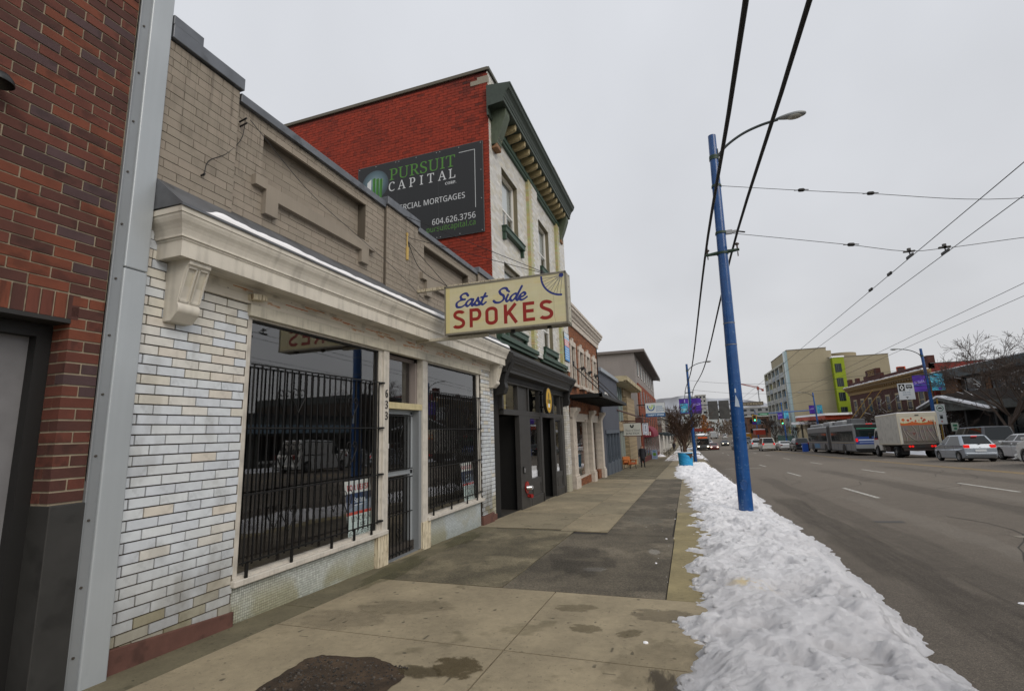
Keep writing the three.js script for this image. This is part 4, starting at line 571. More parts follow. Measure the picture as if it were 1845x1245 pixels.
  put(b, 'snow_strip', (() => { const q = new Boxes(); for (let z = -15.5; z > -18.9; z -= .11) q.box(X + .4, X + .69, 10.655, 10.675 + .03 * r(), z, z - .115, [.9, .9, .92], 'none'); const gg = new THREE.BufferGeometry(); gg.setAttribute('position', new THREE.Float32BufferAttribute(q.p, 3)); gg.setAttribute('normal', new THREE.Float32BufferAttribute(q.n, 3)); gg.setAttribute('uv', new THREE.Float32BufferAttribute(q.u, 2)); return gg; })(), M.snowPlain);
  for (let i = 0; i < 15; i++) { const z = -12.05 - i * .435; const s = new THREE.Shape(); s.moveTo(0, 9.93); s.lineTo(.30, 9.98); s.lineTo(.38, 10.02); s.lineTo(.40, 10.15); s.lineTo(0, 10.13); const q = new THREE.ExtrudeGeometry(s, { depth: .11, bevelEnabled: true, bevelSize: .006, bevelThickness: .006, bevelSegments: 1 }); q.translate(X + .03, 0, z - .13); put(b, 'modillion', q, gold); }
  for (const z of [-11.42, -18.62]) { const s = new THREE.Shape(); s.moveTo(0, 10.15); s.lineTo(.42, 10.15); s.lineTo(.42, 9.98); s.bezierCurveTo(.36, 9.8, .26, 9.5, .16, 9.28); s.lineTo(.17, 9.2); s.lineTo(.05, 9.12); s.lineTo(0, 9.12); const q = new THREE.ExtrudeGeometry(s, { depth: .30, bevelEnabled: true, bevelSize: .01, bevelThickness: .01, bevelSegments: 2 }); q.translate(X, 0, z - .15); const c = put(b, 'console', q, std(0x4f5a48, .6, { map: rep(T.streak, .8) })); for (const dz of [-.1, 0, .1]) { const t = bx(-.01, .025, -.33, .33, -.025, .025); t.rotateZ(-.33); t.translate(X + .285, 9.67, z + dz); put(c, 'reed', t, std(0xc2b184, .6)); } put(c, 'drop', rbx(X, X + .17, 9.06, 9.2, z - .16, z + .16, .02), std(0x7d5a3a, .6)); }
  // green ledges over the shop front
  for (const [a, c] of [[-11.25, -14.6], [-15.2, -18.6]]) { put(b, 'green_ledge', [rbx(X, X + .16, 3.925, 4.06, a, c, .02), rbx(X, X + .1, 3.83, 3.93, a, c, .01)], green); }
  // black shop front
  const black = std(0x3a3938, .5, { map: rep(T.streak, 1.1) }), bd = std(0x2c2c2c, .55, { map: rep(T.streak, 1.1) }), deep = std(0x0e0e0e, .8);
  const sp = [[0, 2.93], [.06, 2.93], [.06, 3.03], [.30, 3.06], [.30, 3.13], [.32, 3.15], [.33, 3.2], [.37, 3.25], [.42, 3.29], [.43, 3.33], [.45, 3.35], [.47, 3.40], [.5, 3.43], [.5, 3.48], [0, 3.80]];
  const sg = new THREE.ExtrudeGeometry(new THREE.Shape(sp.map(([o, y]) => new THREE.Vector2(o, y))), { depth: 7.25, bevelEnabled: false }); sg.translate(X, 0, -18.3); put(b, 'shop_cornice', sg, bd);
  put(b, 'fascia', [bx(X - .1, X + .035, 2.90, 3.06, -11.1, -18.5), rbx(X - .1, X + .06, 2.86, 2.90, -11.6, -18.0, .01)], black);
  for (const z of [-11.22, -18.1]) { const s = new THREE.Shape(); s.moveTo(0, 3.5); s.lineTo(.46, 3.5); s.bezierCurveTo(.46, 3.2, .25, 3.15, .22, 2.8); s.lineTo(.25, 2.68); s.lineTo(.2, 2.55); s.lineTo(0, 2.5); const q = new THREE.ExtrudeGeometry(s, { depth: .2, bevelEnabled: true, bevelSize: .01, bevelThickness: .01, bevelSegments: 2 }); q.translate(X, 0, z - .1); put(b, 'scroll_bracket', q, M.black); }
  put(b, 'transom_beam', rbx(X - .14, X + .02, 2.06, 2.2, -11.6, -18.0, .01), black);
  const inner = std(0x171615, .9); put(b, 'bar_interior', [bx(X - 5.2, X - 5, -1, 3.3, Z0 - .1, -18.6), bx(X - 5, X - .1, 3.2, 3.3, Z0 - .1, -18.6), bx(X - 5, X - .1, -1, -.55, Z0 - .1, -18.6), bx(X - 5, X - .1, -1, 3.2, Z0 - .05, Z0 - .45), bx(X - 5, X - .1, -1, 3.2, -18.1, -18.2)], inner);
  puts(b, 'mullion', [-11.58, -12.78, -13.72, -14.86, -15.2, -16.55, -17.55, -17.95].map((z) => rbx(X - .1, X + .015, 2.2, 2.87, z + .05, z - .05, .008)), black);
  puts(b, 'infill_panel', [bx(X - .08, X - .03, 2.2, 2.87, -12.83, -13.67), bx(X - .08, X - .03, 2.2, 2.87, -14.9, -15.15)], black);
  for (const [a, c] of [[-11.63, -12.73], [-13.77, -14.81], [-15.25, -16.5], [-16.6, -17.5]]) { const p = new THREE.PlaneGeometry(Math.abs(c - a), .67); p.rotateY(Math.PI / 2); p.translate(X - .05, 2.53, (a + c) / 2); put(b, 'transom_pane', p, M.glass); }
  put(b, 'poster', bx(X - .35, X - .32, 2.2, 2.85, -11.7, -12.7), std(0xb9ad7c, .8));
  put(b, 'panel_post', rbx(X - .12, X + .02, -.8, 2.06, -12.8, -13.72, .01), black); put(b, 'jamb_panel', bx(X - .2, X - .14, -1, 2.9, -11.09, -11.62), bd);
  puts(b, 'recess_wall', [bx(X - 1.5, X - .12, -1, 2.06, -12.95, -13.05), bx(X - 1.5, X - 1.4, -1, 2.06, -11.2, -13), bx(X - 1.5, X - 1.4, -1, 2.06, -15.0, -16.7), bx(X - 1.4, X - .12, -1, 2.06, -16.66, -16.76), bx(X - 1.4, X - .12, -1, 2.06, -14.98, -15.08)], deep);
  put(b, 'wall_notice', bx(X - 1.2, X - .8, .55, 1.05, -12.93, -12.945), std(0x8a8473, .8));
  for (const [a, c, y0] of [[-13.74, -14.86, .27], [-16.64, -17.6, .22]]) {
    const w = put(b, 'shop_window', plateZY(rectZY(a, c, y0 - .05, 2.06), X - .09, .09, 0, [rectZY(a - .09, c + .09, y0 + .03, 2.0)]), black);
    const p = new THREE.PlaneGeometry(Math.abs(c - a) - .17, 2 - y0); p.rotateY(Math.PI / 2); p.translate(X - .05, (2.03 + y0) / 2, (a + c) / 2); put(w, 'pane', p, M.glass);
    put(b, 'base_panel', [rbx(X - .1, X + .0, -1, y0 - .05, a + .04, c - .08, .01), rbx(X - .1, X + .03, -1, G(a) + .22, a + .04, c - .1, .01), bx(X - .02, X + .018, G(a) + .3, y0 - .13, a - .12, a - .17), bx(X - .02, X + .018, G(a) + .3, y0 - .13, c + .17, c + .12)], black);
  }
  puts(b, 'corner_post', [rbx(X - .12, X + .03, -1, 2.06, -14.86, -15.06, .01), rbx(X - .12, X + .03, -1, 2.06, -16.5, -16.66, .01), rbx(X - .12, X + .03, -1, 2.06, -17.6, -17.98, .01)], black);
  puts(b, 'paper_drift', [bx(X - .3, X - .1, .3, .62, -13.95, -14.65), bx(X - .3, X - .1, .26, .5, -16.8, -17.4)], std(0xc6c9cc, .8));
  const bell = put(b, 'door_buzzer', rbx(X + .02, X + .05, .52, .70, -12.98, -13.08, .006), M.black); put(bell, 'plate', bx(X + .051, X + .054, .55, .67, -13.0, -13.06), M.chrome);
  { // fire hose connection
    const q = put(b, 'fire_connection', (() => { const c = new THREE.CylinderGeometry(.155, .16, .03, 24); c.rotateZ(Math.PI / 2); c.translate(X + .04, .14, -13.22); return c; })(), std(0x8c1f1d, .4)); const cyl = (r0, l, x, y, z, tz) => { const c = new THREE.CylinderGeometry(r0, r0 * 1.05, l, 16); c.rotateZ(Math.PI / 2); c.rotateY(tz); c.translate(x, y, z); return c; };
    put(q, 'hose_outlet', [cyl(.055, .14, X + .11, .14, -13.16, .5), cyl(.055, .14, X + .11, .14, -13.28, -.5)], M.chrome); put(q, 'drain_outlet', [cyl(.05, .16, X + .08, -.09, -13.33, -.4), rod([X + .02, -.09, -13.3], [X + .12, -.12, -13.3], .03)], std(0x8c1f1d, .4));
  }
  // billboard on the red wall
  const bb = thing('billboard', 'large dark grey company board with green and white lettering on the red wall', 'sign', [-6.3, 6.6, sz + .02]);
  const art = ctex(1540, 1010, (c, w, h) => {
    const gr = c.createLinearGradient(0, 0, w, 0); c.fillStyle = '#1d1f22'; c.fillRect(0, 0, w, h);
    const px = (x) => (x + 8.29) / 3.87 * w, py = (y) => (9.22 - y) / 2.54 * h;
    const rg = c.createRadialGradient(px(-7.72), py(8.68), 10, px(-7.72), py(8.68), 175); rg.addColorStop(0, '#8faab4'); rg.addColorStop(.7, '#566f7a'); rg.addColorStop(1, '#394850'); c.fillStyle = rg; c.beginPath(); c.arc(px(-7.72), py(8.62), 175, 0, 7); c.fill();
    c.fillStyle = '#e4e9ea'; c.beginPath(); c.moveTo(px(-7.98), py(8.1)); c.lineTo(px(-7.98), py(8.72)); c.lineTo(px(-7.85), py(8.82)); c.lineTo(px(-7.85), py(8.1)); c.fill();
    for (let i = 0; i < 3; i++) { const x = px(-7.8 + i * .115); const lg = c.createLinearGradient(x, 0, x + 44, 0); lg.addColorStop(0, '#4c9a2a'); lg.addColorStop(.7, '#2b641c'); lg.addColorStop(1, '#d8e4d0'); c.fillStyle = lg; c.beginPath(); c.moveTo(x, py(8.1)); c.lineTo(x, py(8.82 - i * .03)); c.lineTo(x + 42, py(8.84 - i * .03)); c.lineTo(x + 30, py(8.05)); c.fill(); }
    c.fillStyle = '#4f8a2c'; fitText(c, 'PURSUIT', px(-7.27), px(-5.2), py(8.66), 190, '#px serif');
    c.fillStyle = '#dde1e4'; c.font = '150px serif'; const cap = 'CAPITAL', xs = [-7.29, -6.98, -6.63, -6.3, -6.06, -5.73, -5.42]; for (let i = 0; i < 7; i++) { c.save(); c.translate(px(xs[i]), py(8.33)); c.scale(.95, 1); c.fillText(cap[i], 0, 0); c.restore(); }
    fitText(c, 'CORP.', px(-5.52), px(-5.18), py(8.17), 44, 'bold #px serif');
    fitText(c, 'COMMERCIAL MORTGAGES', px(-7.6), px(-4.93), py(7.70), 88, '#px sans-serif');
    fitText(c, '604.626.3756', px(-5.92), px(-4.64), py(7.09), 92, '#px sans-serif'); c.fillStyle = '#4f8a2c'; fitText(c, 'pursuitcapital.ca', px(-6.09), px(-4.64), py(6.90), 88, '#px sans-serif');
    c.fillStyle = '#cfd4d6'; c.fillRect(px(-5.1), py(9.03), px(-4.64) - px(-5.1), 7); c.fillRect(px(-4.65), py(9.03), 7, py(7.37) - py(9.03));
    c.fillStyle = 'rgba(120,120,120,.5)'; c.fillRect(px(-7.0), 0, 2, h); c.fillRect(px(-5.72), 0, 2, h);
    c.fillStyle = '#b9bcbd'; for (const x of [-8.25, -7.7, -7.05, -6.95, -6.4, -5.77, -5.67, -5.1, -4.47]) for (const y of [9.18, 6.72]) { c.beginPath(); c.arc(px(x), py(y), 5, 0, 7); c.fill(); } for (const y of [8.4, 7.6]) { c.beginPath(); c.arc(px(-4.47), py(y), 5, 0, 7); c.fill(); }
  });
  put(bb, 'panel', bx(-8.29, -4.42, 6.68, 9.22, sz + .006, sz + .04), std(0x55585a, .5)); put(bb, 'print', faceQuad([-8.28, 6.69, sz + .043], [-4.43, 6.69, sz + .043], [-4.43, 9.21, sz + .043], [-8.28, 9.21, sz + .043]), std(0xe8e8e8, .55, { map: art }), true);
  // oval bar sign
  const ov = thing('oval_sign', 'yellow oval bar sign with dark figure and lettering on the black shop front', 'sign', [X + .35, 2.2, -15.05]);
  const oa = ctex(256, 420, (c, w, h) => { c.fillStyle = '#caa12c'; c.fillRect(0, 0, w, h); c.strokeStyle = '#8a6a18'; c.lineWidth = 10; c.beginPath(); c.ellipse(w / 2, h / 2, w / 2 - 14, h / 2 - 14, 0, 0, 7); c.stroke(); c.fillStyle = '#4a3c20'; c.beginPath(); c.moveTo(w / 2, 60); c.lineTo(w / 2 + 24, 120); c.lineTo(w / 2 + 16, 190); c.lineTo(w / 2 - 18, 190); c.lineTo(w / 2 - 22, 110); c.fill(); c.fillStyle = '#2c2a10'; c.fillRect(52, 196, 152, 62); c.fillStyle = '#b07a28'; c.fillRect(62, 206, 60, 18); c.fillRect(62, 232, 50, 18); c.fillStyle = '#6a7a20'; c.fillRect(132, 206, 60, 44); c.fillStyle = '#d9dde6'; c.fillRect(88, 268, 78, 62); c.fillStyle = '#7d2a18'; c.fillRect(100, 352, 50, 16); });
  { const e = new THREE.CylinderGeometry(1, 1, .09, 40); e.rotateX(Math.PI / 2); e.scale(.36, .40, 1); e.rotateY(Math.PI / 2); e.translate(X + .26, 2.56, -14.9); put(ov, 'rim', e, std(0x171717, .5)); const f = new THREE.CircleGeometry(1, 40); f.scale(.335, .375, 1); f.rotateY(Math.PI / 2); f.translate(X + .309, 2.56, -14.9); put(ov, 'face', f, std(0xffffff, .5, { map: oa }), true); put(ov, 'arm', [bx(X + .02, X + .24, 2.74, 2.78, -14.88, -14.92), bx(X + .02, X + .24, 2.34, 2.38, -14.88, -14.92)], M.black); }
  // small banner at the far corner
  const bl = thing('blade_banner', 'narrow white, red and blue banner on the white brick corner', 'banner', [X + .1, 4.25, -18.6]);
  const ba = ctex(128, 256, (c, w, h) => { c.fillStyle = '#c8d2dc'; c.fillRect(0, 0, w, h); c.fillStyle = '#7fb0d6'; c.fillRect(0, 40, w, 12); c.fillStyle = '#cf8f8f'; c.fillRect(0, 62, w, 62); c.fillStyle = '#d7dde4'; for (let y = 72; y < 120; y += 16) c.fillRect(20, y, 84, 7); c.fillStyle = '#5d97cf'; c.fillRect(0, 124, w, 132); c.fillStyle = '#c6d7ea'; for (let y = 140; y < 240; y += 22) c.fillRect(18, y, 90, 8); });
  put(bl, 'cloth', faceQuad([X + .14, 4.28, -18.25], [X + .14, 4.28, -19.05], [X + .14, 5.36, -19.05], [X + .14, 5.36, -18.25]), std(0xffffff, .8, { map: ba, side: THREE.DoubleSide }), true); put(bl, 'rod', [rod([X + .13, 5.37, -18.22], [X + .13, 5.37, -19.08], .012), rod([X + .13, 4.27, -18.22], [X + .13, 4.27, -19.08], .012)], M.dark);
}
// brick texture for walls too far away to tell the bricks apart
T.brick = dtex(512, (u, v) => { const rows = 12, y = v * rows, k = Math.floor(y), x = u * 4 + (k % 2 ? .5 : 0), i = Math.floor(x), fx = x - i, fy = y - k; const m = fx < .035 || fy < .12; const t = .78 + .3 * hash2(((i % 4) + 4) % 4, k, 7) - .08 * fbm(u * 16, v * 16, 3, 9, 16); return m ? [.95, .93, .88] : [t, t, t]; });
T.brickB = dtex(512, (u, v) => { const rows = 12, y = v * rows, k = Math.floor(y), x = u * 4 + (k % 2 ? .5 : 0), i = Math.floor(x), fx = x - i, fy = y - k; return g3(fx < .035 || fy < .12 ? 0 : 1); }, false);
const brickMat = (hex, rough = .85) => std(hex, rough, { map: rep(T.brick, .94, .98), bumpMap: rep(T.brickB, .94, .98), bumpScale: .006 });
const fpane = (parent, x, y0, y1, a, c, m = M.farGlass, dir = 1) => { const p = new THREE.PlaneGeometry(Math.abs(c - a), y1 - y0); p.rotateY(dir * Math.PI / 2); p.translate(x, (y0 + y1) / 2, (a + c) / 2); return put(parent, 'pane', p, m); };
{ // brown brick building with white trim and a flat black canopy
  const X = FX, Za = -19.2, Zb = -26.75, b = thing('brick_building', 'two-storey brown brick building with white trim and a flat black canopy', 'building', [X, G(-23), -23]), br = brickMat(0x84502f), trim = std(0xc9c0b4, .7, { map: rep(T.streak, .9) });
  const wz = [[-19.75, -20.45], [-21.5, -22.25], [-23.15, -23.9], [-24.95, -25.7]];
  put(b, 'front_wall', plateZY(rectZY(Za, Zb, 2.35, 6.35), X - .3, .3, 0, wz.map(([a, c]) => rectZY(a, c, 3.55, 5.1))), br);
  put(b, 'side_wall', [bx(X - 14, X, -1.4, 6.3, Zb + .3, Zb), bx(X - 14, X - .3, 5.9, 6.1, Za, Zb), bx(X - 4, X - 3.9, -1.4, 6, Za, Zb)], br);
  put(b, 'cornice', (() => { const pr = [[0, 5.98], [.06, 5.98], [.06, 6.2], [.1, 6.22], [.1, 6.3], [.16, 6.36], [.2, 6.46], [.26, 6.5], [.26, 6.6], [.3, 6.62], [.3, 6.72], [0, 6.74]]; return cornice(X, Za + .1, Zb - .05, pr); })(), trim);
  for (const [a, c] of wz) {
    const w = put(b, 'window', plateZY([[a + .14, 3.5], [a + .14, 5.1], [a + .2, 5.12], [a + .2, 5.28], [(a + c) / 2 + .1, 5.30], [(a + c) / 2 + .12, 5.42], [(a + c) / 2 - .12, 5.42], [(a + c) / 2 - .1, 5.30], [c - .2, 5.28], [c - .2, 5.12], [c - .14, 5.1], [c - .14, 3.5]], X - .02, .09, .008, [rectZY(a - .02, c + .02, 3.56, 5.08)]), trim);
    put(w, 'sash', [bx(X - .1, X - .05, 3.55, 5.1, a, a - .06), bx(X - .1, X - .05, 3.55, 5.1, c + .06, c), bx(X - .1, X - .05, 4.28, 4.35, a, c), bx(X - .1, X - .05, 5.03, 5.1, a, c), bx(X - .1, X - .05, 3.55, 3.62, a, c)], std(0x223430, .5)); fpane(w, X - .08, 3.6, 5.05, a - .05, c + .05, M.glass); put(w, 'blind', bx(X - .22, X - .2, 3.55, 5.1, a, c), std(0x4a4f50, .9));
    put(b, 'sill', rbx(X - .02, X + .17, 3.38, 3.5, a + .2, c - .2, .012), trim);
  }
  // shop front: pillars with flared heads
  const pillar = (a, c) => { const p = put(b, 'pillar', [rbx(X - .25, X + .08, -1.2, 2.2, a, c, .015), rbx(X - .28, X + .14, -1.2, G(a) + .42, a + .07, c - .07, .02), rbx(X - .27, X + .11, G(a) + .42, G(a) + .5, a + .04, c - .04, .02)], trim); const q = new THREE.ExtrudeGeometry(new THREE.Shape([[0, 2.15], [.08, 2.15], [.1, 2.22], [.2, 2.38], [.24, 2.4], [.24, 2.5], [0, 2.5]].map(([o, y]) => new THREE.Vector2(o, y))), { depth: Math.abs(c - a) + .1, bevelEnabled: true, bevelSize: .02, bevelThickness: .02, bevelSegments: 2 }); q.translate(X, 0, c - .05); put(p, 'capital', q, trim); };
  pillar(-19.3, -19.95); pillar(-23.3, -23.75); pillar(-26.2, -26.7);
  put(b, 'shop_frame', [bx(X - .3, X - .06, 2.1, 2.4, Za, Zb), bx(X - .22, X - .1, 2.0, 2.12, Za, Zb), bx(X - .22, X - .05, -.3 - .05, -.3, -20.1, -23.3), bx(X - .22, X - .05, -.35, 2.1, -20.0, -20.12), bx(X - .22, X - .05, -.35, 2.1, -22.7, -22.8)], trim);
  put(b, 'brick_apron', [bx(X - .3, X - .04, -1.4, -.35, -20, -23.3), bx(X - .3, X - .04, -1.4, -.35, -25.3, -26.2)], br);
  put(b, 'shop_interior', [bx(X - 3, X - 2.9, -1.4, 2.3, Za, Zb), bx(X - 2.9, X - .3, 2.3, 2.4, Za, Zb), bx(X - 2.9, X - .3, -1.3, -1.2, Za, Zb)], M.dark); fpane(b, X - .15, -.35, 2.1, -20.05, -22.75, M.glass); fpane(b, X - .15, -.35, 2.1, -25.3, -26.2, M.glass); put(b, 'doorway', bx(X - .9, X - .8, -1.3, 2.1, -23.8, -24.9), M.black);
  put(b, 'open_sign', bx(X - .4, X - .38, 1.72, 1.82, -20.6, -21), new THREE.MeshStandardMaterial({ color: 0x0a3020, emissive: 0x20d0a0, emissiveIntensity: .7 }));
  const cn = put(b, 'canopy', [bx(X, -2.95, 2.93, 2.99, -18.95, -27.2), bx(-3.02, -2.92, 2.86, 3.0, -18.9, -27.25), bx(X, -2.92, 2.86, 3.0, -18.9, -19.0), bx(X, -2.92, 2.86, 3.0, -27.15, -27.25)], std(0x1b1c1d, .45, { metalness: .2 })); for (let z = -19.6; z > -27; z -= .62) put(cn, 'rib', bx(X, -3.0, 2.82, 2.93, z, z - .08), M.black); put(cn, 'snow', bx(-3.2, -2.96, 2.99, 3.02, -22.5, -27), M.snowPlain);
  for (const z of [-19.9, -22.4, -25]) { put(cn, 'tie_rod', rod([X, 4.35, z], [-3.0, 3.0, z - .1], .022), M.black); put(cn, 'anchor', rbx(X, X + .12, 4.26, 4.44, z - .1, z + .1, .02), M.black); }
  for (const z of [-20.95, -22.7, -24.4]) { const L = thing('wall_lamp', ['black spotlight between the first two upper windows of the brown brick front', 'black spotlight between the middle upper windows of the brown brick front', 'black spotlight between the last two upper windows of the brown brick front'][[-20.95, -22.7, -24.4].indexOf(z)], 'lamp', [X, 4.2, z], 'spotlights on the brown brick front'); local(L, 'arm', rod([0, 0, 0], [.22, .06, 0], .015), M.black); const g = new THREE.CylinderGeometry(.05, .085, .18, 12); g.rotateZ(-1.1); g.translate(.27, .04, 0); local(L, 'shade', g, M.black); }
}
{ // blue-grey building
  const X = FX, Za = -26.8, Zb = -34.3, b = thing('grey_building', 'low blue-grey rendered building with a pale roof edge and grey panelled front', 'building', [X, G(-30), -30]), m = std(0x4c515c, .8, { map: rep(T.soft, 3.3) }), p = std(0x525b66, .6, { map: rep(T.streak, 1.2) });
  put(b, 'wall', [plateZY(rectZY(Za, Zb, -1.6, 4.85), X - .3, .3, 0, [rectZY(-28.1, -33.8, -1.4, 1.55), rectZY(-28.6, -29.5, 3.05, 3.7)]), bx(X - 12, X - .3, -1.6, 4.8, Za, Za - .2), bx(X - 12, X - .3, -1.6, 4.8, Zb + .2, Zb), bx(X - 12, X - .3, 4.6, 4.8, Za, Zb)], m);
  put(b, 'roof_edge', [bx(X - 12, X + .14, 4.78, 4.98, Za, Zb)], std(0x8d959e, .5)); const w = put(b, 'window', plateZY(rectZY(-28.55, -29.55, 3.0, 3.75), X - .06, .1, 0, [rectZY(-28.65, -29.45, 3.08, 3.67)]), M.white); fpane(w, X - .05, 3.05, 3.7, -28.6, -29.5, M.farGlass);
  put(b, 'panel_front', [bx(X - .2, X - .1, -1.5, 1.5, -28.1, -33.8), ...[-28.15, -29.5, -30.9, -32.3, -33.7].map((z) => bx(X - .1, X + .03, -1.5, 1.5, z + .06, z - .06)), bx(X - .1, X + .06, 1.4, 1.6, -27.9, -33.9), bx(X - .1, X + .0, -1.5, G(-30) + .65, -28.1, -33.8)], p);
  for (const [a, c] of [[-28.25, -29.4], [-29.6, -30.8], [-31, -32.2], [-32.4, -33.6]]) fpane(b, X - .09, G(-30) + .7, 1.38, a, c, std(0x323c46, .15));
}
{ // cream building with a deep roof edge
  const X = FX, b = thing('cream_building', 'cream building with a glazed upper wall and deep overhanging roof edge', 'building', [X, G(-40), -40]), wall = brickMat(0xa8977a), cm = std(0xb9ad8c, .7, { map: rep(T.mottle, 2) });
  put(b, 'wall', [bx(X - 12, X - .25, -2, 5.2, -40.2, -46.2), bx(X - .26, X - .02, -2, 4.2, -40.2, -46.2), bx(X - 12, X - .6, -2, 1.5, -34.3, -40.2), bx(X - .6, X - .3, -2, G(-36) + .6, -34.3, -40.2), bx(X - 12, X - .3, 1.5, 2.2, -34.3, -40.2)], wall);
  put(b, 'roof_edge', [bx(X - 12, X + .7, 4.92, 5.22, -34.3, -46.4), bx(X - 12, X + .5, 4.86, 4.92, -34.3, -46.4)], cm);
  const gl = put(b, 'glazing', [-34.5, -35.9, -37.3, -38.7, -40.1].map((z) => bx(X - .5, X - .38, -1.2, 4.9, z + .05, z - .05)), std(0x8f9a98, .5)); for (let i = 0; i < 4; i++) { fpane(gl, X - .45, 2.2, 4.85, -34.5 - i * 1.4, -35.9 - i * 1.4, std(0x556a6a, .12)); fpane(gl, X - .5, G(-36) + .6, 1.5, -34.5 - i * 1.4, -35.9 - i * 1.4, std(0x7c786a, .25)); }
  put(b, 'awning_rail', [bx(X, X + 1.45, 2.12, 2.2, -35.3, -35.38), rod([X, 2.9, -33.5], [X + 1.3, 2.3, -46], .05), bx(X, X + .6, 2.0, 2.6, -46, -46.2)], std(0x4a2a26, .6));
}
{ // grey four-storey building with brown brick below
  const X = FX, Zs = -49.5, Ze = -80, b = thing('apartment_building', 'grey four-storey building with brown brick lower floors and a wide flat roof', 'building', [X, G(-60), -60]), grey = std(0x908a87, .8, { map: rep(T.soft, 5) }), dark = std(0x5e5e62, .8), brick = brickMat(0x8b4326);
  put(b, 'wall', [bx(X - 16, X - .4, -3, 9.05, Zs, Ze), bx(X - .4, X - .02, 6.1, 8.98, Zs - .4, Ze), bx(X - .4, X, -3, 9.05, Zs, Zs - .6)], grey); put(b, 'dark_panel', bx(X - 12, X - 3.2, 3, 7.6, Zs + .05, Zs), dark);
  put(b, 'brick_facing', bx(X - .4, X + .12, -3, 6.1, Zs - .7, Ze), brick); put(b, 'roof', [bx(X - 16, X + 1.0, 9.05, 9.3, Zs + .3, Ze - 1)], std(0x6e6866, .7)); put(b, 'soffit', bx(X - .1, X + .95, 8.99, 9.05, Zs - .2, Ze - .8), std(0x54504e, .8));
  for (let i = 0; i < 7; i++) { const z = -52 - i * 3.9; const w = put(b, 'window', [bx(X - .05, X + .03, 7.0, 8.5, z, z - 1.3)], std(0x3a4446, .2)); put(w, 'frame', [bx(X, X + .06, 6.95, 7.02, z, z - 1.3), bx(X, X + .06, 7, 8.5, z - .62, z - .68)], M.white); for (const y of [3.9, 1.4]) { const v = put(b, 'window', bx(X + .02, X + .15, y, y + 1.7, z, z - 1.2), std(0x3b3230, .2)); put(v, 'frame', [bx(X + .1, X + .18, y - .06, y, z + .05, z - 1.25), bx(X + .1, X + .17, y, y + 1.7, z - .57, z - .63)], std(0x6a4a3e, .7)); } }
  put(b, 'shop_front', [bx(X - .1, X + .16, -3, 1.0, -51, -79)], std(0x5a201c, .6)); for (let z = -52; z > -78; z -= 3.2) put(b, 'shop_pane', bx(X + .1, X + .17, G(z) + .5, .6, z, z - 2.2), std(0x1d1a1a, .15));
  const aw = thing('awning', 'dark red quarter-round awning on the brown brick shop front', 'awning', [X, .8, -52]); { const s = new THREE.Shape(); s.moveTo(0, 0); s.lineTo(.95, 0); s.bezierCurveTo(.95, .7, .5, 1.1, 0, 1.15); const g = new THREE.ExtrudeGeometry(s, { depth: 9, bevelEnabled: false, curveSegments: 10 }); g.translate(X + .15, .78, -61.5); put(aw, 'canvas', g, std(0x7a2438, .8)); put(aw, 'frame', [bx(X + .1, X + 1.12, .74, .78, -52.5, -61.5)], M.dark); put(aw, 'lettering', [0, 1, 2].map((i) => bx(X + .3 + i * .2, X + .42 + i * .2, .95, 1.3, -52.49, -52.5)), M.white); }
}
{ // more shops down the left side, each seen edge-on
  const data = [['brick_shop', 'low dark brown shop with pale columns down the left side', -81, -96, 4.6, 0x5a3a2c], ['white_shop', 'small white shop far down the left side', -97, -112, 3.4, 0xb5b2aa], ['dark_shop', 'dark two-storey shop far down the left side', -113, -135, 5.2, 0x4a423e], ['tan_shop', 'tan brick shop beyond the bare trees on the left side', -136, -165, 4.4, 0x8a765c]];
  for (const [n, label, a, c, h, col] of data) { const b = thing(n, label, 'building', [FX, G((a + c) / 2), (a + c) / 2]), m = brickMat(col); put(b, 'wall', bx(FX - 12, FX, -4, h, a, c), m); put(b, 'roof_edge', bx(FX - 12, FX + .3, h, h + .25, a, c), std(0x8a8a88, .7)); put(b, 'roof_snow', bx(FX - 11, FX + .1, h + .25, h + .3, a - .3, c + .3), M.snowPlain); for (let z = a - 1; z > c + 2; z -= 3.2) { put(b, 'shop_pane', bx(FX - .05, FX + .04, G(z) + .5, G(z) + 2.6, z, z - 2.4), M.farGlass); put(b, 'column', rbx(FX, FX + .25, -4, G(z) + 3, z + .5, z + .25, .02), M.white); if (h > 4.5) put(b, 'window', bx(FX - .05, FX + .04, 1.9, 3.4, z - .3, z - 1.7), M.farGlass); } put(b, 'shop_canopy', bx(FX, FX + 1.6, G(a) + 3, G(a) + 3.25, a - .5, c + 1), std(0x2c3a40, .7)); }
}
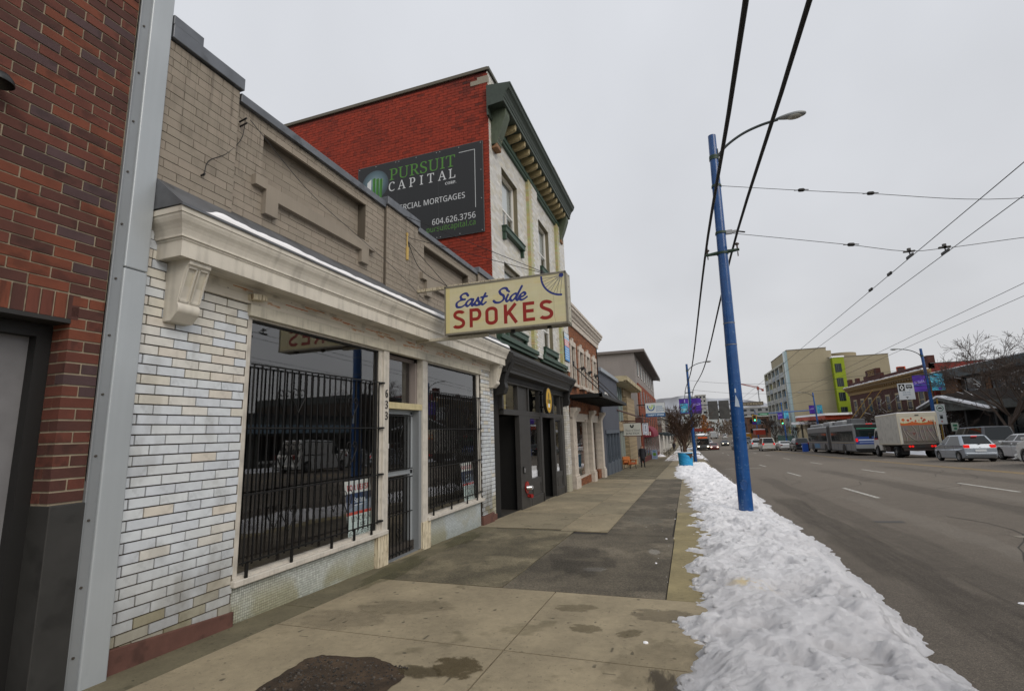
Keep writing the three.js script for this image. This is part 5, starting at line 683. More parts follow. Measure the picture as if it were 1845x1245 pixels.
{ // signs and banner over the left pavement
  const um = thing('shop_sign', 'white projecting sign with a blue and green U over a blue THRIFT STORE band', 'sign', [-4.1, 2.9, -48.8]);
  const a = ctex(640, 512, (g, w, h) => { g.fillStyle = '#c6cccf'; g.fillRect(0, 0, w, h); g.fillStyle = '#1e5a8e'; g.fillRect(0, 378, w, 134); g.fillStyle = '#e2e8ea'; fitText(g, 'THRIFT STORE', 50, w - 40, 476, 82, 'bold #px sans-serif'); g.lineWidth = 38; g.strokeStyle = '#1f4f84'; g.beginPath(); g.moveTo(72, 90); g.bezierCurveTo(60, 330, 300, 330, 290, 130); g.stroke(); g.lineWidth = 34; g.strokeStyle = '#3f9a6a'; g.beginPath(); g.moveTo(290, 70); g.lineTo(290, 150); g.stroke(); g.strokeStyle = '#9cb83a'; g.beginPath(); g.moveTo(140, 110); g.bezierCurveTo(140, 240, 230, 250, 228, 60); g.stroke(); g.fillStyle = '#3e6f9a'; fitText(g, 'UNION', 340, 560, 165, 66, 'bold #px sans-serif'); fitText(g, 'GOSPEL', 340, 590, 240, 66, 'bold #px sans-serif'); fitText(g, 'MISSION', 340, 606, 315, 66, 'bold #px sans-serif'); });
  const z = -48.8; put(um, 'cabinet', bx(-3.52, -1.72, 2.68, 4.0, z - .3, z), std(0x5b4a40, .6)); put(um, 'face', faceQuad([-3.5, 2.7, z + .006], [-1.74, 2.7, z + .006], [-1.74, 3.98, z + .006], [-3.5, 3.98, z + .006]), std(0xffffff, .5, { map: a }), true); put(um, 'arm', [bx(-4.3, -3.5, 3.8, 3.88, z - .2, z - .1), bx(-4.3, -3.5, 2.8, 2.88, z - .2, z - .1)], M.dark);
  const jb = thing('shop_banner', 'wide white banner with a dark round emblem hanging across the pavement edge', 'banner', [-4.2, 1.2, -36]);
  const ja = ctex(512, 352, (g, w, h) => { g.fillStyle = '#b9bbb4'; g.fillRect(0, 0, w, h); g.fillStyle = '#23282a'; g.beginPath(); g.arc(w / 2 - 10, 85, 52, 0, Math.PI); g.fill(); g.beginPath(); g.arc(w / 2 - 48, 66, 24, 0, 7); g.arc(w / 2 + 28, 66, 24, 0, 7); g.fill(); g.fillStyle = '#b9bbb4'; g.beginPath(); g.arc(w / 2 - 10, 66, 15, 0, 7); g.fill(); g.fillStyle = '#2e3233'; fitText(g, 'Haus of Hand', 50, w - 40, 232, 84, '#px serif'); fitText(g, 'JUNCTION', 56, w - 56, 320, 80, 'bold #px serif'); });
  put(jb, 'cloth', faceQuad([-4.18, 1.17, -36], [-2.98, 1.17, -36], [-2.98, 2.02, -36], [-4.18, 2.02, -36]), std(0xffffff, .8, { map: ja, side: THREE.DoubleSide }), true); put(jb, 'frame', [rod([-4.25, 2.04, -36.02], [-2.9, 2.04, -36.02], .025), rod([-4.25, 1.14, -36.02], [-2.9, 1.14, -36.02], .025)], std(0x4a2422, .6));
  const s2 = thing('shop_sign', 'small white sign with upright print beside the wide white banner', 'sign', [-2.9, 1.2, -36.1]); const sa = ctex(128, 220, (g, w, h) => { g.fillStyle = '#c9cdd6'; g.fillRect(0, 0, w, h); g.fillStyle = '#2f3d66'; g.lineWidth = 8; g.strokeStyle = '#55608a'; g.strokeRect(20, 16, w - 40, h - 34); g.fillRect(56, 46, 16, 60); g.fillRect(44, 120, 44, 10); g.fillRect(44, 144, 44, 10); }); put(s2, 'panel', bx(-2.90, -2.5, 1.2, 2.0, -36.12, -36.09), M.white); put(s2, 'print', faceQuad([-2.89, 1.21, -36.085], [-2.51, 1.21, -36.085], [-2.51, 1.99, -36.085], [-2.89, 1.99, -36.085]), std(0xffffff, .6, { map: sa }), true); put(s2, 'hanger', [rod([-2.7, 1.95, -36.1], [-2.7, 2.06, -36.05], .015), rod([-2.95, 2.05, -36.05], [-2.5, 2.05, -36.05], .02)], M.dark);
}

// ------------------------------------------------------------------ lamp posts, wires and their fittings
const bannerArt = {
  purple: ctex(160, 260, (g, w, h) => { g.fillStyle = '#4a2a96'; g.fillRect(0, 0, w, h); g.fillStyle = '#8f86cf'; for (let i = 0; i < 6; i++) g.fillRect(20 + i * 20, 92 - i * 3 + (i % 2) * 6, 14, 22); g.fillStyle = '#b9b4e4'; g.beginPath(); g.moveTo(18, 128); g.bezierCurveTo(60, 112, 110, 118, 146, 102); g.lineTo(146, 110); g.bezierCurveTo(110, 126, 60, 120, 18, 136); g.fill(); g.fillStyle = '#5c39ad'; g.fillRect(0, 150, w, 8); g.fillRect(0, 200, w, 14); }),
  cyan: ctex(160, 260, (g, w, h) => { g.fillStyle = '#3fa3c4'; g.fillRect(0, 0, w, h); const q = rng(8); for (let i = 0; i < 60; i++) { g.fillStyle = ['rgba(120,205,220,.5)', 'rgba(40,120,170,.5)', 'rgba(160,220,225,.4)'][i % 3]; g.fillRect(q() * w, q() * h, 6 + q() * 40, 4 + q() * 22); } g.fillStyle = '#2a62a0'; for (let i = 0; i < 9; i++) g.fillRect(110 + (i % 3) * 16, 170 + Math.floor(i / 3) * 26, 10, 16); g.fillRect(96, 8, 34, 12); g.fillStyle = '#5b3aa5'; g.fillRect(80, 212, 40, 40); }),
  mixed: ctex(160, 260, (g, w, h) => { g.fillStyle = '#4e2f9a'; g.fillRect(0, 0, w, h); g.fillStyle = '#4aa7cb'; g.fillRect(14, 84, w - 28, 160); g.fillStyle = '#8fd0e0'; g.fillRect(30, 170, 100, 46); g.fillStyle = '#b9b4e4'; g.fillRect(92, 14, 12, 52); g.fillStyle = '#a5dbe6'; g.fillRect(24, 100, 60, 8); }),
};
function lampPost(label, x, z, top, dir, o = {}) { // dir: which way the arm reaches along x
  const y0 = o.y0 ?? G(z), lean = o.lean ?? 0, H = top - y0, p = thing('street_lamp', label, 'street lamp', [x, y0, z], 'blue lamp posts along the street'), mat = o.far ? M.blueFar : M.blue;
  local(p, 'pole', rod([0, -.1, 0], [lean, H, 0], .165, .10, 20), mat); const at = (y) => lean * y / H;
  const ay = H - .62, arm = [[at(ay) + dir * .1, ay, 0], [at(ay) + dir * .32, ay + .24, 0], [at(ay) + dir * .75, ay + .50, 0], [at(ay) + dir * 1.2, ay + .64, 0], [at(ay) + dir * 1.62, ay + .70, 0]];
  local(p, 'arm', [tube(arm, .036, 8, 22), bx(at(ay) + dir * .10 - .02, at(ay) + dir * .10 + .02, ay - .16, ay + .2, -.05, .05)], std(0x2a3436, .5));
  const hd = new THREE.SphereGeometry(1, 20, 12); hd.scale(.36, .085, .15); const hp = hd.attributes.position; for (let i = 0; i < hp.count; i++) { const t = (hp.getX(i) * dir + .36) / .72; hp.setZ(i, hp.getZ(i) * (.45 + .6 * t)); hp.setY(i, hp.getY(i) * (.6 + .5 * t)); } hd.computeVertexNormals(); hd.translate(at(ay) + dir * 1.92, ay + .73, 0); const h = local(p, 'lamp_head', hd, std(0x85898a, .4, { metalness: .3 }));
  const ln = new THREE.SphereGeometry(1, 16, 8, 0, 6.3, Math.PI / 2, Math.PI / 2); ln.scale(.2, .07, .11); ln.translate(at(ay) + dir * 2.0, ay + .70, 0); local(h, 'lens', ln, phys(0x9a9a92, .2, { clearcoat: .5 }));
  const ring = (y) => { const c = new THREE.CylinderGeometry(.19 - .08 * y / H, .195 - .08 * y / H, .06, 18); c.translate(at(y), y, 0); return c; };
  local(p, 'band', [ring(ay), ring(ay - .06)].concat(o.rings ? o.rings.map((y) => ring(y - y0)) : []), M.greenIron);
  if (o.cross) { const cy = o.cross - y0; local(p, 'cross_arm', [rod([at(cy) - .40, cy, 0], [at(cy), cy + .03, 0], .035, .06, 8), rod([at(cy), cy + .03, 0], [at(cy) + .40, cy + .05, 0], .06, .035, 8), ring(cy)], M.greenIron); for (const s of [-1, 1]) local(p, 'insulator', [rod([at(cy) + s * .36, cy + .03, 0], [at(cy) + s * .36, cy + .24, 0], .02), (() => { const q = new THREE.SphereGeometry(.055, 12, 8); q.scale(1, .6, 1); q.translate(at(cy) + s * .36, cy + .16 + .04 * s, 0); return q; })(), rod([at(cy) + s * .36, cy - .12, 0], [at(cy) + s * .36, cy, 0], .014)], std(0x4b413c, .5)); }
  if (o.hand) { const q = new THREE.CylinderGeometry(.075, .075, .03, 20); q.rotateX(Math.PI / 2); q.scale(1, 1.5, 1); q.translate(.0, .62, .155); const pl = local(p, 'access_plate', q, M.blue); const q2 = new THREE.TorusGeometry(.075, .007, 6, 24); q2.scale(1, 1.5, 1); q2.translate(0, .62, .17); local(pl, 'rim', q2, M.blue); for (const yy of [4.15 + .4, 3.6 + .4, 2.6]) { const c = new THREE.CylinderGeometry(.169 - .0066 * yy, .169 - .0066 * yy, yy === 2.6 ? .0 + .004 : .022, 20); c.translate(at(yy), yy, 0); local(p, 'strap', c, std(0x77797c, .4, { metalness: .6 })); } local(p, 'sticker', (() => { const s = faceQuad([-.06, 3.02, 0], [.05, 3.0, 0], [.03, 3.16, 0], [-.02, 3.3, 0]); s.translate(at(3), -.55, .152); return s; })(), std(0xa9b6c4, .7), true); local(p, 'sticker', (() => { const s = faceQuad([-.03, 3.0, 0], [.0, 3.0, 0], [.0, 3.1, 0], [-.03, 3.1, 0]); s.translate(at(3), -.2, .151); return s; })(), std(0xb9c4cf, .7), true); }
  return { p, at, H, y0 };
}
function hangBanner(x, y, z, left, kind, label, w = .78, h = 1.35) { const b = thing('street_banner', label, 'banner', [x, y, z], 'street banners on the lamp posts'), s = left ? -1 : 1; const q = new THREE.PlaneGeometry(w, h, 6, 6); const p = q.attributes.position; for (let i = 0; i < p.count; i++) p.setZ(i, .03 * Math.sin(p.getX(i) * 6 + p.getY(i) * 2)); q.computeVertexNormals(); q.translate(s * (w / 2 + .12), h / 2, 0); local(b, 'cloth', q, std(0xffffff, .8, { map: bannerArt[kind], side: THREE.DoubleSide }), true); local(b, 'rod', [rod([0, h + .01, 0], [s * (w + .14), h + .01, 0], .02), rod([0, -.01, 0], [s * (w + .14), -.01, 0], .02)], M.greenIron); return b; }
const post1 = lampPost('tall blue lamp post rising from the snow bank in the foreground', 1.17, -13.35, 9.32, 1, { lean: .16, rings: [7.86, 6.55], cross: 6.0, hand: true });
const post2 = lampPost('blue lamp post beside the painted planter on the left pavement', .55, -51, 7.7, 1, { lean: .0, cross: 4.9, rings: [6.2, 5.4] });
hangBanner(.52, 2.92, -50.9, true, 'mixed', 'purple and light blue banner hanging left of the post by the planter', .86, 1.42); hangBanner(.56, 2.92, -50.9, false, 'purple', 'all purple banner hanging right of the post by the planter', .86, 1.42);
const rp = [['blue lamp post behind the box truck carrying a bus lane sign', 20.5, -53, 7.85], ['dark blue lamp post behind the articulated bus', 20.5, -94, 6.66], ['blue lamp post beside the traffic light at the right of the crossing', 20.5, -123.6, 6.4], ['small blue lamp post at the far traffic light', 20.5, -169, 6.2]];
rp.forEach(([l, x, z, t], i) => { lampPost(l, x, z, t, -1, { y0: RY(20, z) + .14, lean: -.22, far: i > 0 }); });
hangBanner(20.3, 4.05, -52.8, true, 'purple', 'purple banner on the post behind the truck', .95, 1.45); hangBanner(20.4, 4.1, -52.8, false, 'cyan', 'turquoise banner on the post behind the truck', .95, 1.45);
hangBanner(20.3, 3.2, -93.8, true, 'purple', 'purple banner on the post behind the articulated bus'); hangBanner(20.4, 3.2, -93.8, false, 'cyan', 'turquoise banner on the post behind the articulated bus');
hangBanner(20.3, 2.7, -123.4, true, 'purple', 'purple banner beside the right traffic light', .9, 1.6); hangBanner(20.4, 2.9, -123.4, false, 'cyan', 'turquoise banner beside the right traffic light', .9, 1.6);
hangBanner(20.3, 1.9, -168.8, true, 'purple', 'small purple banner beyond the left traffic light', 1, 1.6); hangBanner(20.4, 1.9, -168.8, false, 'cyan', 'small turquoise banner beyond the left traffic light', 1, 1.6);
{ // feeder cables along the posts, contact wires over the lanes, span wires
  const cable = (label, pts, r, m = M.cable, name = 'cable', seg) => tag(put(scene, numbered(name), tube(pts, r, 6, seg || pts.length * 8), m), label, 'cable');
  cable('thick black cable on the left, running overhead from post to post', [[.86, 6.6, 22], [.87, 5.75, 4], [.89, 5.6, -4.8], [.89, 6.16, -13.35], [.6, 5.0, -30], [.2, 5.05, -51], [.0, 4.1, -75], [.2, 4.2, -100]], .03);
  cable('thick black cable on the right, running overhead from post to post', [[1.6, 6.7, 22], [1.55, 5.85, 4], [1.52, 5.72, -4.8], [1.57, 6.22, -13.35], [1.3, 5.05, -30], [.93, 5.1, -51], [.8, 4.1, -75], [.9, 4.2, -100]], .03);
  const tw = (x, z0, l) => cable(l, range(z0, -150, -6).map((z) => [x + .4 * sst(-30, -150, z) * -1, G(z) + 5.73 + .03 * Math.sin(z), z]), .0075, M.wire, 'contact_wire');
  tw(5.22, 16, 'thin trolley wire over the near lane, the left of the pair'); tw(5.89, 16, 'thin trolley wire over the near lane, the right of the pair'); tw(9.05, 16, 'thin trolley wire over the middle of the road, the left of the pair'); tw(9.85, 16, 'thin trolley wire over the middle of the road, the right of the pair');
  cable('upper span wire from the foreground post across the road', [[1.36, 7.87, -13.35], [3.24, 7.36, -13.35], [4.67, 6.99, -13.35], [7.2, 6.37, -13.35], [12, 6.3, -13.4], [20.5, 7.6, -13.5]], .007, M.wire, 'span_wire');
  cable('lower span wire from the foreground post carrying the trolley wires', [[1.4, 6.55, -13.35], [4.11, 5.78, -13.35], [5.22, 5.45, -13.35], [5.89, 5.42, -13.35], [7.05, 5.44, -13.35], [9.45, 5.5, -13.4], [13, 6.0, -13.4], [20.5, 7.1, -13.5]], .007, M.wire, 'span_wire');
  for (const [y, l] of [[6.1, 'upper span wire from the second lamp post across the road'], [5.2, 'lower span wire from the second lamp post across the road']]) cable(l, [[.6, y, -51], [4, y - .5, -51], [9, y - .8, -51], [15, y - .5, -51], [20.4, y + .2, -53]], .012, M.wire, 'span_wire');
  for (const [y, z, l] of [[5.0, -94, 'span wire across the road by the articulated bus'], [4.6, -123, 'span wire across the road at the crossing']]) cable(l, [[.2, y, z], [10, y - .7, z], [20.3, y + .3, z]], .018, M.wire, 'span_wire');
  const ins = (x, y, l) => { const t = thing('wire_insulator', l, 'insulator', [x, y, -13.35]); const g = new THREE.CapsuleGeometry(.045, .07, 4, 10); g.rotateZ(Math.PI / 2 - .1); local(t, 'body', g, M.black); local(t, 'eye', [rod([-.16, .02, 0], [-.07, .01, 0], .012), rod([.07, 0, 0], [.16, -.02, 0], .012)], M.wire); };
  ins(3.24, 7.37, 'black insulator nearer the post on the upper span wire'); ins(4.67, 7.0, 'black insulator farther from the post on the upper span wire'); ins(4.11, 5.79, 'black insulator on the lower span wire');
  const hang = (x, l) => { const t = thing('wire_hanger', l, 'hanger', [x, 5.33, -13.35]); local(t, 'clip', [bx(-.11, .11, .10, .13, -.03, .03), bx(-.03, .03, .10, .19, -.03, .03), rod([0, .1, 0], [.02, -.02, 0], .014)], std(0x3a3a38, .6)); local(t, 'ear', bx(-.015, .015, -.03, .03, -.17, .17), M.black); };
  hang(5.22, 'hanger holding the left trolley wire below the span wire'); hang(5.89, 'hanger holding the right trolley wire below the span wire');
  for (const [z, l] of [[-14.6, 'black splice on the left trolley wire nearer the hanger'], [-16, 'black splice on the left trolley wire farther from the hanger']]) { const t = thing('wire_splice', l, 'splice', [5.22, G(z) + 5.73, z]); local(t, 'sleeve', rbx(-.025, .025, -.05, .03, -.12, .12, .02), M.black); }
  const cl = thing('cable_clamp', 'grey clamp joining the lower span wire to the foreground post', 'clamp', [1.42, 6.55, -13.35]); local(cl, 'plate', [bx(-.02, .14, -.05, .05, -.04, .04), bx(.14, .3, -.035, .03, -.02, .02)], std(0x9a9da0, .5)); local(cl, 'link', rod([.3, -.02, 0], [.44, -.06, 0], .02), M.dark);
}
{ // lane signal boards seen from behind, on a mast arm from the second post
  const t = thing('gantry_sign', 'pair of dark grey boards seen from behind on a mast arm over the lanes', 'sign', [.6, 3.0, -51.2]), m = std(0x4a4a48, .6, { map: rep(T.mottle, 1.2) });
  put(t, 'arm', rod([.6, 3.72, -51.1], [4.4, 3.62, -51.1], .07, .05, 10), std(0x6f747a, .5));
  for (const [x0, x1] of [[2.12, 3.0], [3.08, 3.98]]) { const p = put(t, 'board', rbx(x0, x1, 2.28, 4.02, -51.1, -51.0, .05, 3), m); put(p, 'stiffener', [bx(x0 + .08, x1 - .08, 2.7, 2.76, -50.98, -51), bx(x0 + .08, x1 - .08, 3.55, 3.6, -50.98, -51)], m); }
}
function signal(x, y, z, label, arm) { const t = thing('traffic_light', label, 'traffic light', [x, y, z], 'traffic lights showing green'); local(t, 'backboard', rbx(-.38, .38, -.62, .62, -.12, -.06, .06), std(0xb08a2a, .6)); local(t, 'housing', rbx(-.2, .2, -.52, .52, -.06, .12, .04), std(0x2a2418, .6)); [[.33, 0x3a1210, 0], [0, 0x3a2a10, 0], [-.33, 0x0b3a24, 1]].forEach(([dy, c, on]) => { const g = new THREE.CylinderGeometry(.13, .13, .03, 14); g.rotateX(Math.PI / 2); g.translate(0, dy, .13); local(t, 'lens', g, on ? new THREE.MeshStandardMaterial({ color: c, emissive: 0x59ffb0, emissiveIntensity: 3 }) : std(c, .3)); }); if (arm) local(t, 'mast_arm', rod([0, .7, -.1], arm, .06, .09, 8), M.blueFar); return t; }
signal(11.6, 2.85, -98, 'traffic light hanging over the road right of the foreground post', [8.9, 1.0, 0]); signal(19.9, 2.2, -122.5, 'traffic light fixed to the blue post at the right of the crossing');
{ const t = thing('street_name_sign', 'green street name sign on the mast arm by the traffic light', 'sign', [12.4, 3.5, -98]); local(t, 'plate', bx(-.15, 1.5, -.2, .22, -.03, .03), std(0x1f6a4a, .5)); local(t, 'lettering', bx(.1, 1.25, -.06, .08, .031, .036), std(0x8fc0a8, .6));
  const g = thing('overhead_sign', 'long brown sign with pale lettering hung across the road', 'sign', [11, 5.0, -95]); const a = ctex(512, 96, (c, w, h) => { c.fillStyle = '#2f251b'; c.fillRect(0, 0, w, h); c.fillStyle = '#b5ac94'; const q = rng(6); let x = 24; for (let i = 0; i < 18; i++) { const bw = 14 + q() * 10; c.fillRect(x, 26, bw, 10); c.fillRect(x, 26, 6, 48); if (i % 3) c.fillRect(x, 64, bw, 10); if (i % 2) c.fillRect(x + bw - 6, 26, 6, 48); x += bw + 8; } c.strokeStyle = '#8f8772'; c.lineWidth = 5; c.strokeRect(4, 4, w - 8, h - 8); });
  put(g, 'board', bx(8.6, 12.9, 4.98, 5.62, -95.15, -95.02), std(0x3a2e22, .7)); put(g, 'print', faceQuad([8.62, 5.0, -95], [12.88, 5.0, -95], [12.88, 5.6, -95], [8.62, 5.6, -95]), std(0xffffff, .7, { map: a }), true); put(g, 'hanger', [rod([9, 5.6, -95.1], [9, 6.1, -95.1], .02), rod([12.5, 5.6, -95.1], [12.5, 6.1, -95.1], .02)], M.wire); }
{ // signs on the post behind the truck
  const bus = thing('lane_sign', 'white bus lane sign with a black diamond and bus symbol', 'sign', [18.6, 3.4, -52.7]); const a = ctex(300, 360, (g, w, h) => { g.fillStyle = '#b3b9bf'; g.fillRect(0, 0, w, h); g.fillStyle = '#16181a'; g.fillRect(18, 18, 112, 150); g.strokeStyle = '#d5d9db'; g.lineWidth = 15; g.beginPath(); g.moveTo(74, 42); g.lineTo(104, 93); g.lineTo(74, 144); g.lineTo(44, 93); g.closePath(); g.stroke(); g.fillStyle = '#222527'; g.fillRect(156, 34, 112, 26); g.fillRect(156, 60, 14, 34); g.fillRect(254, 60, 14, 34); g.fillRect(150, 78, 124, 32); g.beginPath(); g.arc(178, 112, 12, 0, 7); g.arc(246, 112, 12, 0, 7); g.fill(); g.fillStyle = '#54697f'; g.font = 'bold 34px sans-serif'; g.textAlign = 'center'; g.fillText('3+', 220, 160); g.fillText('3PM-6PM', 150, 214); g.fillText('MON-FRI', 150, 262); g.fillStyle = '#222527'; g.beginPath(); g.moveTo(120, 300); g.lineTo(180, 300); g.lineTo(150, 336); g.fill(); });
  local(bus, 'plate', bx(-.6, .6, 0, 1.45, -.04, 0), std(0x8f9498, .5)); local(bus, 'print', faceQuad([-.59, .01, .006], [.59, .01, .006], [.59, 1.44, .006], [-.59, 1.44, .006]), std(0xffffff, .5, { map: a }), true); local(bus, 'arm', rod([.5, 1.2, -.1], [1.8, 1.25, -.1], .035), M.blueFar);
  const car = thing('parking_sign', 'white sign with a car in a green ring at the truck corner', 'sign', [20.75, 1.2, -52.6]); const c = ctex(200, 460, (g, w, h) => { g.fillStyle = '#c2c8cb'; g.fillRect(0, 0, w, h); g.strokeStyle = '#2f6e52'; g.lineWidth = 15; g.beginPath(); g.arc(100, 92, 66, 0, 7); g.stroke(); g.fillStyle = '#1c1e1f'; g.beginPath(); g.moveTo(56, 108); g.lineTo(60, 86); g.lineTo(84, 70); g.lineTo(120, 70); g.lineTo(144, 92); g.lineTo(146, 108); g.closePath(); g.fill(); g.fillRect(150, 188, 24, 8); g.fillRect(60, 250, 80, 10); g.fillRect(70, 270, 60, 70); g.fillStyle = '#9c2f33'; g.beginPath(); g.arc(96, 400, 18, 0, 7); g.fill(); });
  local(car, 'plate', bx(-.36, .36, 0, 1.7, -.03, 0), std(0x9aa0a4, .5)); local(car, 'print', faceQuad([-.35, .01, .006], [.35, .01, .006], [.35, 1.69, .006], [-.35, 1.69, .006]), std(0xffffff, .5, { map: c }), true); local(car, 'post', rod([0, -2.4, -.06], [0, 1.7, -.06], .03), M.chrome);
  const gs = thing('parking_sign', 'small white and green sign right of the car sign', 'sign', [21.5, .6, -52.4]); local(gs, 'plate', bx(-.25, .25, 0, .7, -.03, 0), std(0xb7c4b8, .5)); local(gs, 'symbol', [bx(-.15, .15, .38, .55, 0, .008), bx(-.1, .1, .12, .28, 0, .008)], std(0x2f7a58, .5)); local(gs, 'post', rod([0, -1.9, -.05], [0, .7, -.05], .03), M.chrome);
  const gy = thing('utility_strip', 'yellow painted conduit beside the post behind the truck', 'pipe', [20.95, RY(20, -53) + .14, -53.4]); local(gy, 'pipe', rod([0, 0, 0], [0, 4.6, 0], .06), std(0x9a7c2c, .6)); local(gy, 'clip', [bx(-.1, .1, 1, 1.08, -.08, .08), bx(-.1, .1, 3.4, 3.48, -.08, .08)], M.dark);
}
// ------------------------------------------------------------------ people, furniture on the pavement
function figure(label, pos, turn, h, o = {}) { // one continuous body meshed from tapered bones
  const t = thing('person', label, 'person', pos); t.rotation.y = turn; const s = h / 1.7;
  const B = o.bones || [[[0, .92, 0], [0, 1.12, 0], .15, .16], [[0, 1.12, 0], [0, 1.38, .01], .165, .17], [[-.17, 1.38, 0], [.17, 1.38, 0], .08, .08], [[0, 1.42, .0], [0, 1.52, .01], .06, .055], [[0, 1.585, .02], [0, 1.63, .015], .085, .09], [[-.2, 1.38, 0], [-.27, 1.08, .02], .062, .05], [[-.27, 1.08, .02], [-.26, .84, .10], .048, .04], [[.2, 1.38, 0], [.27, 1.08, .0], .062, .05], [[.27, 1.08, 0], [.27, .84, .07], .048, .04], [[-.09, .9, 0], [-.11, .5, .03], .095, .07], [[-.11, .5, .03], [-.11, .1, -.05], .065, .045], [[-.11, .06, -.05], [-.12, .045, .11], .045, .04], [[.09, .9, 0], [.11, .5, .08], .095, .07], [[.11, .5, .08], [.12, .1, .1], .065, .045], [[.12, .06, .1], [.13, .045, .26], .045, .04], [[-.26, .82, .10], [-.255, .76, .12], .04, .035], [[.27, .82, .07], [.27, .76, .09], .04, .035], [[0, 1.0, 0], [0, .72, 0], .18, .19]];
  const N = 72, mc = new MarchingCubes(N, M.dark, false, false, 90000); mc.isolation = 0; const S = .95, cy = .86;
  for (let k = 0; k < N; k++) for (let j = 0; j < N; j++) for (let i = 0; i < N; i++) { const x = (i / N * 2 - 1) * S, y = (j / N * 2 - 1) * S + cy, z = (k / N * 2 - 1) * S; let acc = 0; for (const [a, b, r0, r1] of B) { const dx = b[0] - a[0], dy = b[1] - a[1], dz = b[2] - a[2], L = dx * dx + dy * dy + dz * dz, q = clamp(((x - a[0]) * dx + (y - a[1]) * dy + (z - a[2]) * dz) / L), d = Math.hypot(x - a[0] - dx * q, y - a[1] - dy * q, z - a[2] - dz * q) - lerp(r0, r1, q); acc += Math.exp(-d * 45); } mc.field[i + j * N + k * N * N] = Math.log(acc + 1e-30) / 45; }
  mc.update(); const n = mc.count, P = new Float32Array(n * 3), C = new Float32Array(n * 3); const skin = [.32, .19, .13], coat = o.coat || [.015, .016, .022], leg = o.leg || [.012, .012, .014], hair = [.03, .018, .012];
  for (let i = 0; i < n; i++) { const x = mc.positionArray[i * 3] * S, y = mc.positionArray[i * 3 + 1] * S + cy, z = mc.positionArray[i * 3 + 2] * S; P.set([x * s, y * s, z * s], i * 3); let c = y > 1.5 ? (z > .05 && y < 1.66 ? skin : hair) : y > .72 ? coat : leg; if (y > .74 && y < .82 && Math.abs(x) > .2 && !o.bones) c = skin; C.set(c, i * 3); }
  const g = new THREE.BufferGeometry(); g.setAttribute('position', new THREE.BufferAttribute(P, 3)); g.setAttribute('color', new THREE.BufferAttribute(C, 3)); g.setAttribute('normal', new THREE.BufferAttribute(mc.normalArray.slice(0, n * 3), 3)); g.computeVertexNormals(); local(t, 'body', g, std(0xffffff, .85, { vertexColors: true, side: THREE.DoubleSide }));
  const fg = [[-.035, 1.615, .105], [.035, 1.615, .105]].map(([x, y, z]) => { const e = new THREE.SphereGeometry(.011 * s, 8, 6); e.translate(x * s, y * s, z * s); return e; }); if (!o.bones) { local(t, 'eyes', fg, M.black); const nz = new THREE.ConeGeometry(.014 * s, .04 * s, 6); nz.translate(0, 1.59 * s, .112 * s); local(t, 'nose', nz, std(0x9a7460, .7)); }
  return t;
}
figure('person in a long dark coat walking towards the camera on the left pavement', [-3.3, G(-39.1), -39.1], .15, 1.58);
figure('person in dark clothes far down the left pavement', [-2.6, G(-104), -104], 0, 1.75, { coat: [.02, .02, .03] });
